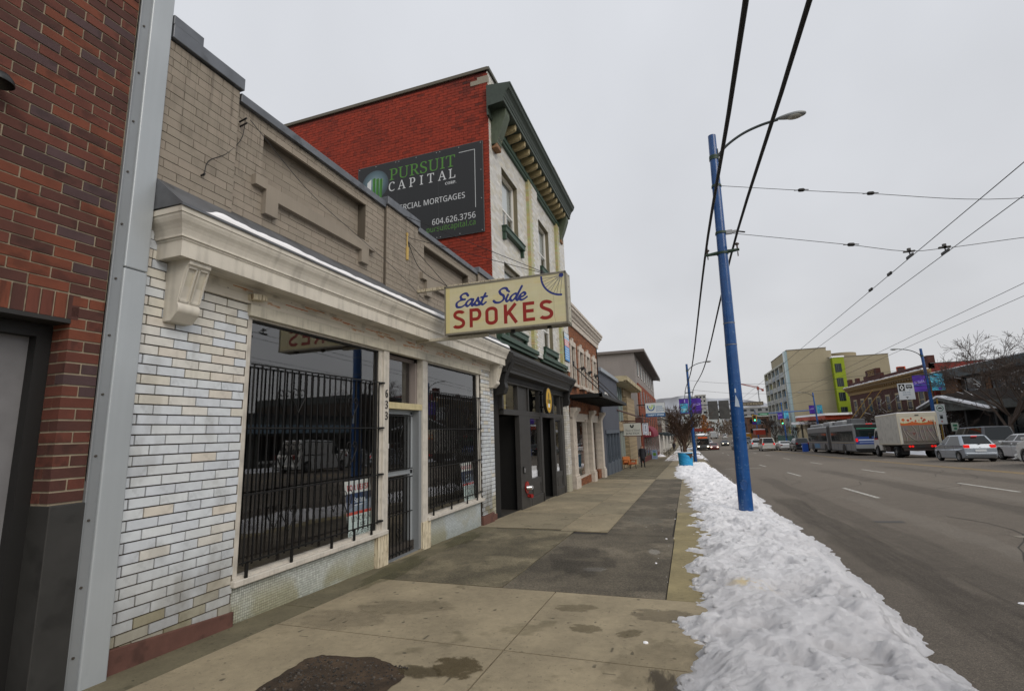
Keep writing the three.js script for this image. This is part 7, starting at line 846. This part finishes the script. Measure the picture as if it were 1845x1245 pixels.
  const o = grade(thing('city_bus', 'grey city bus with headlights on coming down the left lane', 'bus', on(2.95, -110)), -110); o.rotation.y = Math.PI; o.rotation.x *= -1; { const g = new THREE.ExtrudeGeometry(bodyS(2.54, 3.0, .4), { depth: 12, bevelEnabled: false }); g.translate(0, 0, 0); local(o, 'body', g, grey); local(o, 'windscreen', rbx(-1.12, 1.12, 1.15, 2.3, -.03, .02, .02), carGlass); local(o, 'destination_sign', bx(-.9, .9, 2.4, 2.7, -.03, .0), new THREE.MeshStandardMaterial({ color: 0x2a1206, emissive: 0xff6a1e, emissiveIntensity: .35 })); local(o, 'front_panel', bx(-1.2, 1.2, .45, 1.1, -.025, 0), std(0x55585b, .5)); for (const s of [-1, 1]) { local(o, 'headlight', rbx(s * .9 - .18, s * .9 + .18, .68, .9, -.05, .02, .04), head); for (const z of [2.4, 8.4]) wheel(o, s * 1.12, .48, z, .48, .3, true); for (let i = 0; i < 7; i++) local(o, 'pane', bx(s * 1.272, s * 1.28, 1.3, 2.2, 1 + i * 1.5, 2.35 + i * 1.5), bg); } local(o, 'bumper', rbx(-1.25, 1.25, .38, .62, -.12, .05, .05), M.dark); local(o, 'roof_snow', rbx(-1, 1, 2.99, 3.06, 1, 11, .03), M.snowPlain); }
}
grade(car('panel_van', 'dark grey van parked behind the silver hatchback', 'van', on(18.7, -42.5), 0, van(0x3c3f45, { H: 2.05, L: 5.0 })), -42); grade(car('parked_car', 'white car parked at the far kerb beyond the silver hatchback', 'car', on(18.4, -36.6), 0, suv(0xc9ccce, { H: 1.5, belt: .95 })), -37);
{ const v = grade(car('cargo_van', 'large white cargo van at the right edge just behind the silver hatchback', 'van', on(15.9, -28.6), 0, { ...van(0xd2d4d2, { L: 5.6, W: 2.0, H: 2.1, wb: 3.5, panel: [] }) }), -29); local(v, 'side_panel', [bx(-.985, -.975, 1.15, 1.95, -.6, 2.5)], paint(0xd2d4d2, .05)); }
grade(car('parked_suv', 'black sport utility car in front of the articulated bus', 'car', on(14.3, -77.5), 0, suv(0x1a1c1f)), -77); grade(car('parked_car', 'white sedan between the black car and the white van', 'car', on(13.7, -85.5), 0, sedan(0xc4c6c6, { H: 1.36 })), -85);
grade(car('passenger_van', 'white passenger van in the middle lane showing its two rear windows', 'van', on(11.6, -87.5), 0, { ...van(0xbcbcb6, { H: 1.98, brake: true }) }), -87); grade(car('white_car', 'white estate car beyond the passenger van', 'car', on(11.9, -104), 0, suv(0xcccfd0, { brake: true })), -104);
const onc = (n, l, x, z, spec) => { const o = grade(car(n, l, 'car', on(x, z), Math.PI, { ...spec, lit: true, far: true }), z); o.rotation.x *= -1; return o; };
onc('red_car', 'dark red car with headlights on in the near lane', 5.0, -111, sedan(0x6a2622)); onc('dark_car', 'dark car with headlights on behind the red car', 9.0, -140, sedan(0x22272a)); onc('black_suv', 'black sport utility car half hidden by the foreground lamp post', 8.7, -103, suv(0x1c1e20)); onc('white_car', 'white car with headlights on beside the oncoming bus', 5.6, -150, sedan(0xb9babb)); onc('grey_car', 'grey car far up the near lanes left of the lamp post', 6.4, -200, sedan(0x8a8d90));
{ const cols = [0xc9cccf, 0x6a6e73, 0x25282b, 0xd2d3d1, 0x55322f, 0x9da2a6], lb = ['silver car parked beyond the yellow box on the far kerb', 'grey car parked second beyond the yellow box', 'black car far along the right kerb', 'white car far along the right kerb', 'brown car farthest along the right kerb', 'pale grey car under the far banners']; const at = [[16.2, -140], [15.2, -150], [17, -185], [14, -215], [16.5, -250], [11.8, -235]]; at.forEach(([x, z], i) => car('parked_car', lb[i], 'car', on(x, z), 0, (i % 2 ? suv : sedan)(cols[i], { far: true }), 'cars parked far along the right kerb')); }
{ const t = thing('box_van', 'white box van far up the street left of the lamp post', 'van', on(10.4, -225)); local(t, 'box', rbx(-1.1, 1.1, .7, 3, -2, 3, .05), M.white); local(t, 'cab', rbx(-1, 1, .5, 2.1, -3.6, -2, .2, 3), M.white); local(t, 'rear_door', bx(-1, 1, .8, 2.9, 3, 3.02), std(0x9fa4a8, .6)); for (const z of [-2.8, 1.8]) for (const s of [-1, 1]) wheel(t, s, .4, z, .4, .25, true);
  const y = thing('yellow_container', 'yellow box container at the far kerb right of the lamp post', 'container', on(16.9, -165)); local(y, 'box', rbx(-1.0, 1.0, .2, 2.45, -2, 2, .05), std(0xc08a1c, .6)); local(y, 'rib', range(-.85, .9, .34).map((x) => bx(x, x + .08, .3, 2.35, 1.99, 2.05)), std(0xb27f1a, .6)); local(y, 'snow_top', rbx(-.9, .7, 2.44, 2.54, -1.9, 1.9, .04), M.snowPlain);
  const r = thing('blue_bin', 'bright blue bin standing at the nose of the articulated bus', 'bin', on(14.0, -72.6)); local(r, 'body', rbx(-.3, .3, 0, .95, -.3, .3, .05), std(0x1d4fae, .5)); local(r, 'lid', rbx(-.33, .33, .93, 1.03, -.33, .33, .03), std(0x1a469a, .5)); }

// ------------------------------------------------------------------ right side of the street
const RB = (z) => RY(20, z) + .14;
{ // dark modern building with a peaked canopy
  const X = RX, Za = -45, Zb = -62.2, b = thing('dark_building', 'dark grey modern two-storey building with a snow-edged peaked canopy', 'building', [X, RB(-53), -53]), slate = std(0x4d5456, .7, { map: rep(T.mottle, 3) }), wood = std(0x6f4a26, .7, { map: rep(T.wood, 1.2) }), dk = std(0x1f1f20, .7), conc = std(0x5f625f, .85, { map: rep(T.mottle, 2) });
  put(b, 'wall', [bx(X + .6, X + 14, -3, 5.45, Za, Zb), bx(X, X + .6, 3.0, 4.05, Za, Zb)], std(0x3a332e, .8)); put(b, 'roof_edge', bx(X - .5, X + 14, 5.42, 6.25, Za, Zb - .6), slate); put(b, 'roof_snow', [bx(X - .45, X + 13, 6.25, 6.33, Za - .2, Zb + .1)], M.snowPlain); put(b, 'timber_panel', [bx(X + .3, X + .62, 3, 5.42, -58.6, -62.1), bx(X + .45, X + .62, 3, 5.42, -53.4, -54.2)], wood);
  const wn = put(b, 'window', [bx(X + .5, X + .63, 4.05, 5.3, -45.2, -57.6)], M.farGlass); puts(wn, 'mullion', range(-45.4, -57.6, -1.5).map((z) => bx(X + .44, X + .52, 4.0, 5.35, z, z - .09)), std(0x6f7678, .5)); put(wn, 'blind', [bx(X + .47, X + .5, 4.6, 5.25, -55, -56.3)], std(0x8c9294, .8));
  put(b, 'canopy', [bx(X - 1.6, X + .6, 2.35, 3.0, Za, Zb + .3)], conc); const pk = put(b, 'canopy_gable', plateZY([[-62, 2.7], [-57.2, 3.65], [-49, 2.3], [-49, 2.05], [-57.2, 3.35], [-62, 2.4]], X - 2.0, .5), conc); put(pk, 'snow_edge', plateZY([[-62, 2.72], [-57.2, 3.67], [-49, 2.32], [-49, 2.42], [-57.2, 3.82], [-62, 2.86]], X - 2.05, .5), M.snowPlain);
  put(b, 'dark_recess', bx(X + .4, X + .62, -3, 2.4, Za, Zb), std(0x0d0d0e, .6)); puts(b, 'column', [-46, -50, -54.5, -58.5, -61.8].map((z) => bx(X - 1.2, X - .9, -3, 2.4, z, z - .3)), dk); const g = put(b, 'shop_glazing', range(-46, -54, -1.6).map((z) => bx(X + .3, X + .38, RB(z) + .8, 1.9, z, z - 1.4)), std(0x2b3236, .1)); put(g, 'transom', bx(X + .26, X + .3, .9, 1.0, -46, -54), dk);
}
{ // brown brick building with the yellow cornice and red side wall
  const X = RX, Za = -62.5, Zb = -90.5, b = thing('brick_building', 'brown brick building with a yellow cornice, stepped parapet and red side wall', 'building', [X, RB(-76), -76]), br = brickMat(0x4d241c), yel = std(0x8f7444, .75, { map: rep(T.streak, 1.4) }), cr = std(0xa29678, .7);
  put(b, 'wall', bx(X, X + 15, -3.2, 7.0, Za - .3, Zb), br); put(b, 'side_wall', bx(X, X + 16, -3, 7.35, Za, Za - .29), std(0x7a2018, .8, { map: rep(T.mottle, 3) })); put(b, 'side_coping', bx(X, X + 16, 7.35, 7.42, Za + .03, Za - .33), M.copingDark);
  put(b, 'cornice', (() => { const pr = [[0, 5.6], [.08, 5.62], [.08, 6.0], [.2, 6.05], [.2, 6.2], [.45, 6.35], [.5, 6.55], [.7, 6.62], [.7, 6.78], [0, 6.85]]; const g = new THREE.ExtrudeGeometry(new THREE.Shape(pr.map(([o, y]) => new THREE.Vector2(-o, y))), { depth: Math.abs(Zb - Za) + .4, bevelEnabled: false }); g.translate(X, 0, Zb - .4); return g; })(), yel); put(b, 'dentil', range(Za - .4, Zb + .3, -.75).map((z) => bx(X - .32, X - .1, 6.05, 6.3, z, z - .3)), std(0x7a6038, .8)); { const q = []; const r = rng(31); for (let z = Za - .2; z > Zb; z -= .5) if (r() < .82) q.push(bx(X - .72, X - .1, 6.80, 6.88 + .08 * r(), z, z - .5)); put(b, 'cornice_snow', q, M.snowPlain); }
  put(b, 'parapet', [bx(X, X + .35, 6.8, 7.45, Za, Zb), bx(X - .06, X + .6, 7.0, 8.25, Za - .32, Za - 1.5), bx(X - .02, X + .4, 7, 7.85, -70, -70.9), bx(X - .03, X + .4, 7, 7.9, -76.5, -83), bx(X - .06, X + .45, 7.6, 8.6, -77.6, -81.8), bx(X - .02, X + .4, 7, 8.0, -86, -86.9), bx(X - .05, X + .42, 7, 8.1, Zb + 1, Zb - .02)], br); put(b, 'date_panel', [bx(X - .1, X - .05, 7.75, 7.85, -78.4, -81), bx(X - .1, X - .05, 8.35, 8.45, -78.4, -81), ...[0, 1, 2, 3].map((i) => bx(X - .1, X - .05, 7.9, 8.3, -78.6 - i * .6, -78.85 - i * .6))], yel);
  for (let i = 0; i < 8; i++) { const z = -65 - i * 3.2; const w = put(b, 'window', bx(X - .04, X + .1, 2.9, 4.7, z, z - 1.15), M.farGlass); put(w, 'surround', [bx(X - .1, X, 2.75, 2.9, z + .12, z - 1.27), bx(X - .08, X, 4.7, 4.9, z + .12, z - 1.27), bx(X - .08, X, 2.9, 4.7, z + .12, z), bx(X - .08, X, 2.9, 4.7, z - 1.15, z - 1.27), bx(X - .07, X, 3.75, 3.82, z, z - 1.15)], cr); }
  for (let i = 0; i < 7; i++) put(b, 'shop_pane', bx(X - .05, X + .1, RB(-76) + .5, 1.4, -64 - i * 3.8, -67 - i * 3.8), M.farGlass); put(b, 'shop_band', bx(X - .3, X, 1.6, 2.2, Za, Zb), std(0x3d2b22, .7)); put(b, 'downpipe', rod([X - .1, -2, Za - .3], [X - .1, 6, Za - .3], .07), std(0x8a5a22, .6));
}
{ // low building with orange roof band
  const X = RX - 1, b = thing('service_building', 'low building with a snowy roof and orange red roof band', 'building', [X, RB(-110), -110]); put(b, 'roof', bx(X - 1, X + 12, 2.2, 2.9, -98, -122), std(0xa33a1c, .6)); put(b, 'roof_snow', [bx(X - 1.1, X + 12, 2.9, 3.25, -97.5, -122), bx(X - 2.2, X + 1, 1.5, 2.0, -112, -121)], M.snowPlain); put(b, 'wall', bx(X + 1, X + 11, -3.5, 2.2, -99, -121), std(0x6d5f4e, .8)); puts(b, 'column', [-99, -106, -113, -120].map((z) => bx(X - .6, X - .3, -3.5, 2.2, z, z - .4)), std(0x77766e, .7)); put(b, 'shop_pane', range(-100, -119, -4).map((z) => bx(X + .9, X + 1.02, -2, 1.2, z, z - 3)), M.farGlass);
  const h = thing('hoarding', 'dark green hoarding along the far kerb by the parked white cars', 'fence', [X - 2, RB(-128), -128]); for (let z = -122; z > -140; z -= 2.4) { const p = put(h, 'panel', bx(X - 2.05, X - 2, RB(z), RB(z) + 1.9, z, z - 2.36), std(0x1e4a40, .7)); put(p, 'post', bx(X - 2.0, X - 1.9, RB(z), RB(z) + 1.9, z, z - .1), M.dark); }
}
{ // beige apartment block and its lime green stair tower
  const X = RX, Zs = -137, Ze = -171, b = thing('apartment_block', 'beige apartment block with a balconied street front and blank side wall', 'building', [X + 5, -3, -150]), beige = std(0xa39a82, .85, { map: rep(T.soft, 14) }), white = std(0xa9a99f, .7);
  put(b, 'side_wall', [bx(X + .6, 33.6, -5, 19.6, Zs, Ze + 10), bx(33.6, 46, -5, 17.1, Zs, Ze), bx(33.6, 34.6, 17.1, 18.9, Zs, Zs - 8)], beige); put(b, 'parapet', [bx(X + .5, 33.7, 19.6, 19.75, Zs + .1, Ze + 10), bx(33.6, 46.1, 17.1, 17.22, Zs + .1, Ze)], std(0x77716a, .7)); put(b, 'joint_line', [15.9, 12.2, 8.6, 5.0, 1.4].map((y) => bx(X + .6, 46, y, y + .05, Zs + .012, Zs)), std(0x867e69, .9));
  put(b, 'water_tank', (() => { const g = new THREE.CylinderGeometry(3.6, 3.6, 1.4, 28); g.translate(38, 17.9, Zs - 7); return g; })(), std(0x8d836c, .8));
  put(b, 'front_body', bx(X + .8, X + 8, -5, 16.9, Zs - 3, Ze), std(0x3a3e42, .7)); put(b, 'glass_corner', bx(X, X + .8, -5, 19.5, Zs - .05, Zs - 2.2), std(0x8fa3a8, .2)); put(b, 'roof_slab', bx(X - .2, X + 8, 16.6, 17.0, Zs - 2.2, Ze), white);
  const r = rng(51); for (let i = 0; i <= 5; i++) put(b, 'column', bx(X - .1, X + .9, -5, 16.7, Zs - 2.3 - i * 6.3, Zs - 3.5 - i * 6.3), white);
  for (let i = 0; i < 5; i++) for (let f = 0; f < 6; f++) { const z = Zs - 3.5 - i * 6.3, y = -2.0 + f * 3.1; const q = put(b, 'balcony', [bx(X - .1, X + .9, y, y + .25, z, z - 5.1), bx(X - .1, X - .04, y + .25, y + 1.25, z - .2, z - 4.9)], std([0x7d8486, 0x8a8c88, 0x6f7b84][Math.floor(r() * 3)], .4)); put(q, 'window', bx(X + .7, X + .82, y + .3, y + 2.7, z - .6, z - 3.0), M.farGlass); if (r() < .5) put(q, 'colour_panel', bx(X + .5, X + .8, y + .25, y + 2.85, z - 3.2, z - 5.0), std([0x2f5f86, 0xa5a324, 0x3a6a8c][Math.floor(r() * 3)], .6)); }
  const t = thing('stair_tower', 'lime green stair tower standing out from the beige side wall', 'tower', [35.4, -4, Zs + 1]), lime = std(0x84960c, .7); put(t, 'wall', [bx(34.2, 36.6, -5, 16.9, Zs + 1.6, Zs)], lime); for (let f = 0; f < 6; f++) { const y = 13.4 - f * 3.4, w = put(t, 'window', bx(34.55, 35.9, y, y + 2.0, Zs + 1.55, Zs + 1.66), std(0x20282a, .15)); put(w, 'mullion', [bx(35.2, 35.26, y, y + 2, Zs + 1.66, Zs + 1.7), bx(34.85, 34.9, y, y + 2, Zs + 1.66, Zs + 1.69)], std(0x55605c, .5)); put(t, 'side_window', bx(36.55, 36.64, y - .3, y + 2.2, Zs + 1.3, Zs + .4), std(0x2f3a16, .4)); } put(t, 'roof_snow', bx(34.1, 36.7, 16.9, 17.25, Zs + 1.7, Zs), M.snowPlain);
  const og = thing('roof_box', 'orange rooftop box beyond the beige block', 'structure', [40, 10, -112]); put(og, 'box', bx(42.3, 43.6, 10.4, 12.6, -122, -123), std(0xc24a10, .7)); put(og, 'base', bx(38, 48, -4, 10.4, -121.5, -130), std(0x4a4540, .8));
}
{ // pale shop row across the road, mostly met with in the shop window's reflection
  const b = thing('shop_row', 'pale low shop row across the road at the right edge', 'building', [RX, RB(-36), -36]), m = std(0x6f706c, .8, { map: rep(T.mottle, 3) }); put(b, 'wall', bx(RX, RX + 12, -2, 3.6, 6, -44.6), m); put(b, 'awning', bx(RX - 1.2, RX, 2.2, 2.9, 4, -44), std(0x7d93a3, .6)); for (let z = 3; z > -43; z -= 5) { const w = put(b, 'shop_pane', bx(RX - .06, RX + .05, RB(z) + .5, RB(z) + 2.5, z, z - 3.8), M.farGlass); put(w, 'frame', bx(RX - .1, RX - .04, RB(z) + .3, RB(z) + .5, z, z - 3.8), M.white); } put(b, 'roof_edge', bx(RX - .2, RX + 12, 3.6, 3.85, 6, -44.6), M.copingDark);
}
// ------------------------------------------------------------------ far distance
{
  const fb = (name, label, x0, x1, y1, z, d, col, rows, cols, face = 1) => { const b = thing(name, label, 'building', [(x0 + x1) / 2, -4, z - d / 2]); put(b, 'wall', bx(x0, x1, -5, y1, z, z - d), std(col, .85)); put(b, 'roof', bx(x0 - .3, x1 + .3, y1, y1 + .4, z + .3, z - d), std(0xb9bab8, .8)); const W = x1 - x0; for (let i = 0; i < cols; i++) for (let j = 0; j < rows; j++) { const x = x0 + W * (i + .25) / cols, y = y1 - 2.2 - j * 3.2; if (y > -2) put(b, 'window', bx(x, x + W / cols * .5, y, y + 1.4, z, z + .08), M.farGlass); } return b; };
  fb('tower_block', 'pale concrete tower block rising far beyond the grey signal boards', 9, 17, 27, -430, 20, 0x9a9a98, 5, 3); fb('tower_block', 'slim light blue tower beyond the long brown overhead sign', 78, 88, 27, -480, 12, 0x8d98a6, 7, 2); fb('white_hall', 'white low building far behind the purple banner', -2, 22, 12, -330, 20, 0xaeb4b4, 2, 6); fb('grey_hall', 'long grey building closing the far end of the road', 26, 62, 13, -360, 20, 0x87898c, 3, 8); fb('brown_hall', 'brown building at the far right end of the road', 20, 34, 4.5, -190, 14, 0x5f4436, 2, 4); fb('grey_shop', 'grey shop with a red roof far along the right side', 19.5, 30, 2.6, -220, 12, 0x77777a, 1, 4); fb('brick_row', 'brown brick row far along the left side', -30, -5, 4.2, -200, 40, 0x6a4a3a, 2, 5); fb('pale_row', 'pale row of buildings beyond the left trees', -30, -7, 6, -260, 40, 0x8f8f90, 2, 5);
  { const a = thing('red_awning', 'red awning far along the right side under the lamp banners', 'awning', [18.8, -.5, -150]); put(a, 'canvas', bx(17.6, 20, -.9, .4, -150, -155), std(0x9c2f16, .7)); put(a, 'snow', bx(17.5, 20, .4, .55, -150, -155), M.snowPlain); const c = thing('red_awning', 'long red awning across the far end of the road', 'awning', [8, -.8, -300]); put(c, 'canvas', bx(-2, 14, -.6, .9, -300, -302), std(0x8c2a1e, .7)); put(c, 'valance', bx(-2, 14, -.9, -.6, -299.9, -300), std(0x6a1f18, .7)); }
  { const c = thing('tower_crane', 'red tower crane far off right of the foreground lamp post', 'crane', [57, 5, -440]), red = std(0x8a4238, .7), m = std(0x8a8f94, .7); put(c, 'mast', rod([57, -4, -440], [57, 31, -440], .4), m); put(c, 'jib', [rod([57, 31, -440], [44, 35, -440], .3), rod([57, 32.2, -440], [44, 35.3, -440], .2)], red); put(c, 'counter_jib', [rod([57, 31, -440], [61, 29.5, -440], .4), bx(59.5, 61, 28.3, 29.8, -441, -439)], red); put(c, 'cab', bx(56.2, 57.8, 29.5, 32, -441, -439), red);
    const d = thing('tower_crane', 'small grey tower crane beyond the grey building on the left', 'crane', [-30, 5, -500]); put(d, 'mast', rod([-37, -4, -500], [-37, 51, -500], .7), std(0x3c4a66, .7)); put(d, 'jib', [rod([-40, 52, -500], [-20, 47, -500], .6)], std(0xb2b6ba, .7)); put(d, 'cab', bx(-40, -35, 49.5, 54, -501, -499), std(0x2c3a5c, .7)); }
  const hills = ground('hills'); { const P = [], I = [], C = []; const xs = range(-900, 1100, 10), rows = [[-640, -4, 0], [-700, 14, 6], [-800, 34, 14], [-900, 50, 16], [-1000, 55, 10]]; for (const [z, h, a] of rows) for (const x of xs) { const n = fbm(x * .012 + 5, z * .01, 5, 131), w = 1 - .55 * sst(-60, 260, x); P.push(x, -4 + (h + a * (n - .3) * 2.2) * (h > 0 ? w : 1), z); const s = sst(.5, .62, fbm(x * .09, z * .03, 4, 141)); C.push(lerp(.13, .34, s), lerp(.13, .36, s), lerp(.14, .40, s)); } for (let j = 0; j + 1 < rows.length; j++) for (let i = 0; i + 1 < xs.length; i++) { const a = j * xs.length + i, c = a + xs.length; I.push(a, a + 1, c + 1, a, c + 1, c); } const g = new THREE.BufferGeometry(); g.setAttribute('position', new THREE.Float32BufferAttribute(P, 3)); g.setAttribute('color', new THREE.Float32BufferAttribute(C, 3)); g.setIndex(I); g.computeVertexNormals(); put(hills, 'slopes', g, std(0xffffff, .95, { vertexColors: true })); }
}
// ------------------------------------------------------------------ bare winter trees
function makeTree(seed, o) {
  const r = rng(seed), trunk = [], twigs = [], snow = []; const up = new THREE.Vector3(0, 1, 0);
  const grow = (p, d, len, rad, depth) => {
    const n = depth === 0 ? 4 : 3, pts = [p.clone()]; let q = p.clone(), dir = d.clone(); for (let i = 0; i < n; i++) { dir.add(new THREE.Vector3((r() - .5) * o.wob, (r() - .35) * o.wob * .7, (r() - .5) * o.wob)).normalize(); q = q.clone().addScaledVector(dir, len / n); pts.push(q); }
    const rads = pts.map((_, i) => Math.max(o.min || .008, rad * (1 - .45 * i / n))); for (let i = 0; i < n; i++) { (depth < 2 ? trunk : twigs).push(rod(pts[i].toArray(), pts[i + 1].toArray(), rads[i], rads[i + 1], depth < 2 ? 7 : depth < 4 ? 4 : 3).toNonIndexed()); if (o.snow && depth > 1 && depth < 5 && Math.abs(dir.y) < .7 && r() < o.snow * 3) { const a = pts[i], b = pts[i + 1], k = rads[i] * .8; snow.push(rod([a.x, a.y + k, a.z], [b.x, b.y + k, b.z], rads[i] * .8 + .006, rads[i + 1] * .7 + .005, 4).toNonIndexed()); } }
    if (depth >= o.depth) return; const kids = depth === 0 ? o.first : 2 + (r() < o.extra ? 1 : 0) + (depth > 2 && r() < .5 ? 1 : 0);
    for (let k = 0; k < kids; k++) { const t = depth === 0 ? .55 + .45 * (k + 1) / kids : .35 + .65 * r(), at = pts[Math.min(n, Math.round(t * n))]; const ang = o.spread * (.55 + .7 * r()), ax = new THREE.Vector3().crossVectors(dir, new THREE.Vector3(r() - .5, r() - .5, r() - .5)).normalize(); let nd; if (depth === 0) { const a = k / kids * 6.283 + r(); nd = new THREE.Vector3(Math.cos(a) * Math.sin(ang), Math.cos(ang), Math.sin(a) * Math.sin(ang)); } else nd = dir.clone().applyAxisAngle(ax, ang); nd.y += o.lift; nd.normalize(); grow(at, nd, len * (depth === 0 ? o.l1 : o.shrink) * (.75 + .5 * r()), rads[Math.min(n, Math.round(t * n))] * (depth === 0 ? .62 : .68), depth + 1); }
  };
  grow(new THREE.Vector3(), up.clone(), o.trunk, o.rad, 0);
  const fin = (a) => (a.length ? mergeGeometries(a) : null); return [fin(trunk), fin(twigs), fin(snow)];
}
const treeKinds = {
  street: makeTree(61, { min: .011, depth: 6, first: 6, extra: .35, spread: .62, lift: .06, l1: .9, shrink: .70, trunk: 1.5, rad: .13, wob: .3, snow: .05 }),
  snowy: makeTree(62, { min: .011, depth: 6, first: 6, extra: .35, spread: .75, lift: .02, l1: 1.0, shrink: .70, trunk: 1.7, rad: .13, wob: .35, snow: .14 }),
  big: makeTree(64, { min: .0085, depth: 7, first: 8, extra: .36, spread: .74, lift: .03, l1: 1.05, shrink: .69, trunk: 2.3, rad: .18, wob: .36, snow: .03 }),
  bushy: makeTree(65, { min: .009, depth: 6, first: 10, extra: .8, spread: .56, lift: .04, l1: 1.3, shrink: .66, trunk: .9, rad: .13, wob: .34, snow: 0 }),
};
const treeProto = {};
function tree(kind, label, x, y, z, s, rot, group, bark = M.bark) {
  let t; const k = kind + bark.uuid; if (!treeProto[k]) { t = treeProto[k] = thing('bare_tree', label, 'tree'); const [a, b, c] = treeKinds[kind]; local(t, 'trunk', a.clone(), bark); if (b) local(t, 'branches', b.clone(), bark); if (c) local(t, 'branch_snow', c.clone(), M.snowPlain); } else { t = treeProto[k].clone(); t.name = numbered('bare_tree'); scene.add(t); }
  t.position.set(x, y, z); t.rotation.y = rot; t.scale.setScalar(s); t.userData = { label, category: 'tree' }; if (group) t.userData.group = group; return t;
}
tree('bushy', 'bare many-stemmed tree growing out of the turquoise planter', -.25, G(-39.5) + .9, -39.5, 1.0, .4, null, std(0x4a382c, .95));
tree('big', 'large bare tree at the right edge reaching over the dark building', 21.6, RB(-45), -45, 1.2, 2.1);
const rl = ['bare tree with snowy branches in front of the dark modern building', 'bare snowy tree in front of the brown brick wall nearest the truck', 'bare snowy tree in front of the middle of the brown brick wall', 'bare snowy tree in front of the far end of the brown brick wall', 'bare tree beside the lime green stair tower foot', 'bare tree at the corner of the beige block', 'bare tree behind the right traffic light', 'bare tree beyond the right traffic light', 'bare brown tree rising over the cab end of the box truck', 'bare brown tree rising over the rear of the articulated bus'];
[[-57.5, 'snowy', .85], [-61, 'snowy', .92], [-70, 'snowy', .95], [-82, 'street', 1.0], [-93, 'street', 1.05], [-108, 'street', 1.1], [-119, 'street', 1.0], [-134, 'street', 1.05], [-65.5, 'street', 1.1], [-76, 'street', 1.15]].forEach(([z, k, s], i) => tree(k, rl[i], i ? 21.6 + (i % 2) * .4 : 23, RB(z), z, s, i * 1.7, 'bare trees along the right pavement'));
const ll = ['bare tree second along the left kerb behind the planter', 'bare tree third along the left kerb', 'bare tree fourth along the left kerb', 'bare tree far along the left kerb by the oncoming bus', 'farthest bare tree along the left kerb'];
[[-58, 1.0], [-69, 1.0], [-82, 1.05], [-98, 1.1], [-118, 1.1]].forEach(([z, s], i) => tree('street', ll[i], -.3 - (i % 2) * .5, G(z), z, s, 1 + i * 2.1, 'bare trees along the left kerb'));
{ const q = rng(91), ORD = ['first tree', 'second tree', 'third tree', 'fourth tree', 'fifth tree', 'sixth tree', 'seventh tree', 'eighth tree']; for (let i = 0; i < 16; i++) { const left = i < 8, z = (left ? -140 : -150) - (i % 8) * 22, x = left ? -1 - q() * 5 - (i % 8) * .6 : 20 + q() * 4 - (i % 8) * .4; tree('street', left ? `${ORD[i]} in the far left row of bare trees, counted from the near end` : `${ORD[i % 8]} in the far right row of bare trees, counted from the near end`, x, -3.5, z, 1.3 + q() * .5, q() * 6, left ? 'far bare trees on the left side' : 'far bare trees on the right side', M.barkFar); } }
{ // the last trees, which keep their rusty leaves
  const t = thing('autumn_tree', 'tree with rusty orange leaves far up the street', 'tree', [7.5, -3.5, -240]), r = rng(19), q = new Boxes(); for (let i = 0; i < 900; i++) { const a = r() * 6.28, h = 2 + r() * 8.5, w = (1.6 + 1.6 * r()) * Math.sin(Math.PI * (h - 1.6) / 9.5); const x = 7.5 + Math.cos(a) * w * r(), z = -240 + Math.sin(a) * w * r(), s = .15 + .2 * r(), c = .6 + .6 * r(); q.box(x, x + s, h - 3.5, h - 3.5 + s * .7, z, z - s, [.34 * c, .13 * c, .025 * c], 'none'); } q.build(t, 'leaves', std(0xffffff, .9, { vertexColors: true })); put(t, 'trunk', rod([7.5, -3.5, -240], [7.5, 4, -240], .25, .1), M.barkFar);
  const w = thing('tree_belt', 'brown mass of bare trees closing the far end of the street', 'trees', [10, -3.5, -300], null, 'stuff'), g = new Boxes(), r2 = rng(23); for (let i = 0; i < 5200; i++) { const x = -70 + r2() * 190, z = -285 - r2() * 80, h = r2() * (5.5 + 4 * fbm(x * .05, 3, 3, 5)), s = .25 + r2() * .5, c = .5 + r2() * .9, sn = r2() < .14; if (Math.abs(x - 7) < 7 && h < 3.5 && z > -298) continue; g.box(x, x + s, -3.5 + h, -3.5 + h + s * (1 + 2 * r2()), z, z - s, sn ? [.7, .7, .72] : [.10 * c, .075 * c, .055 * c], 'none'); } g.build(w, 'twigs', std(0xffffff, .95, { vertexColors: true }));
}
renderer.render(scene, camera);
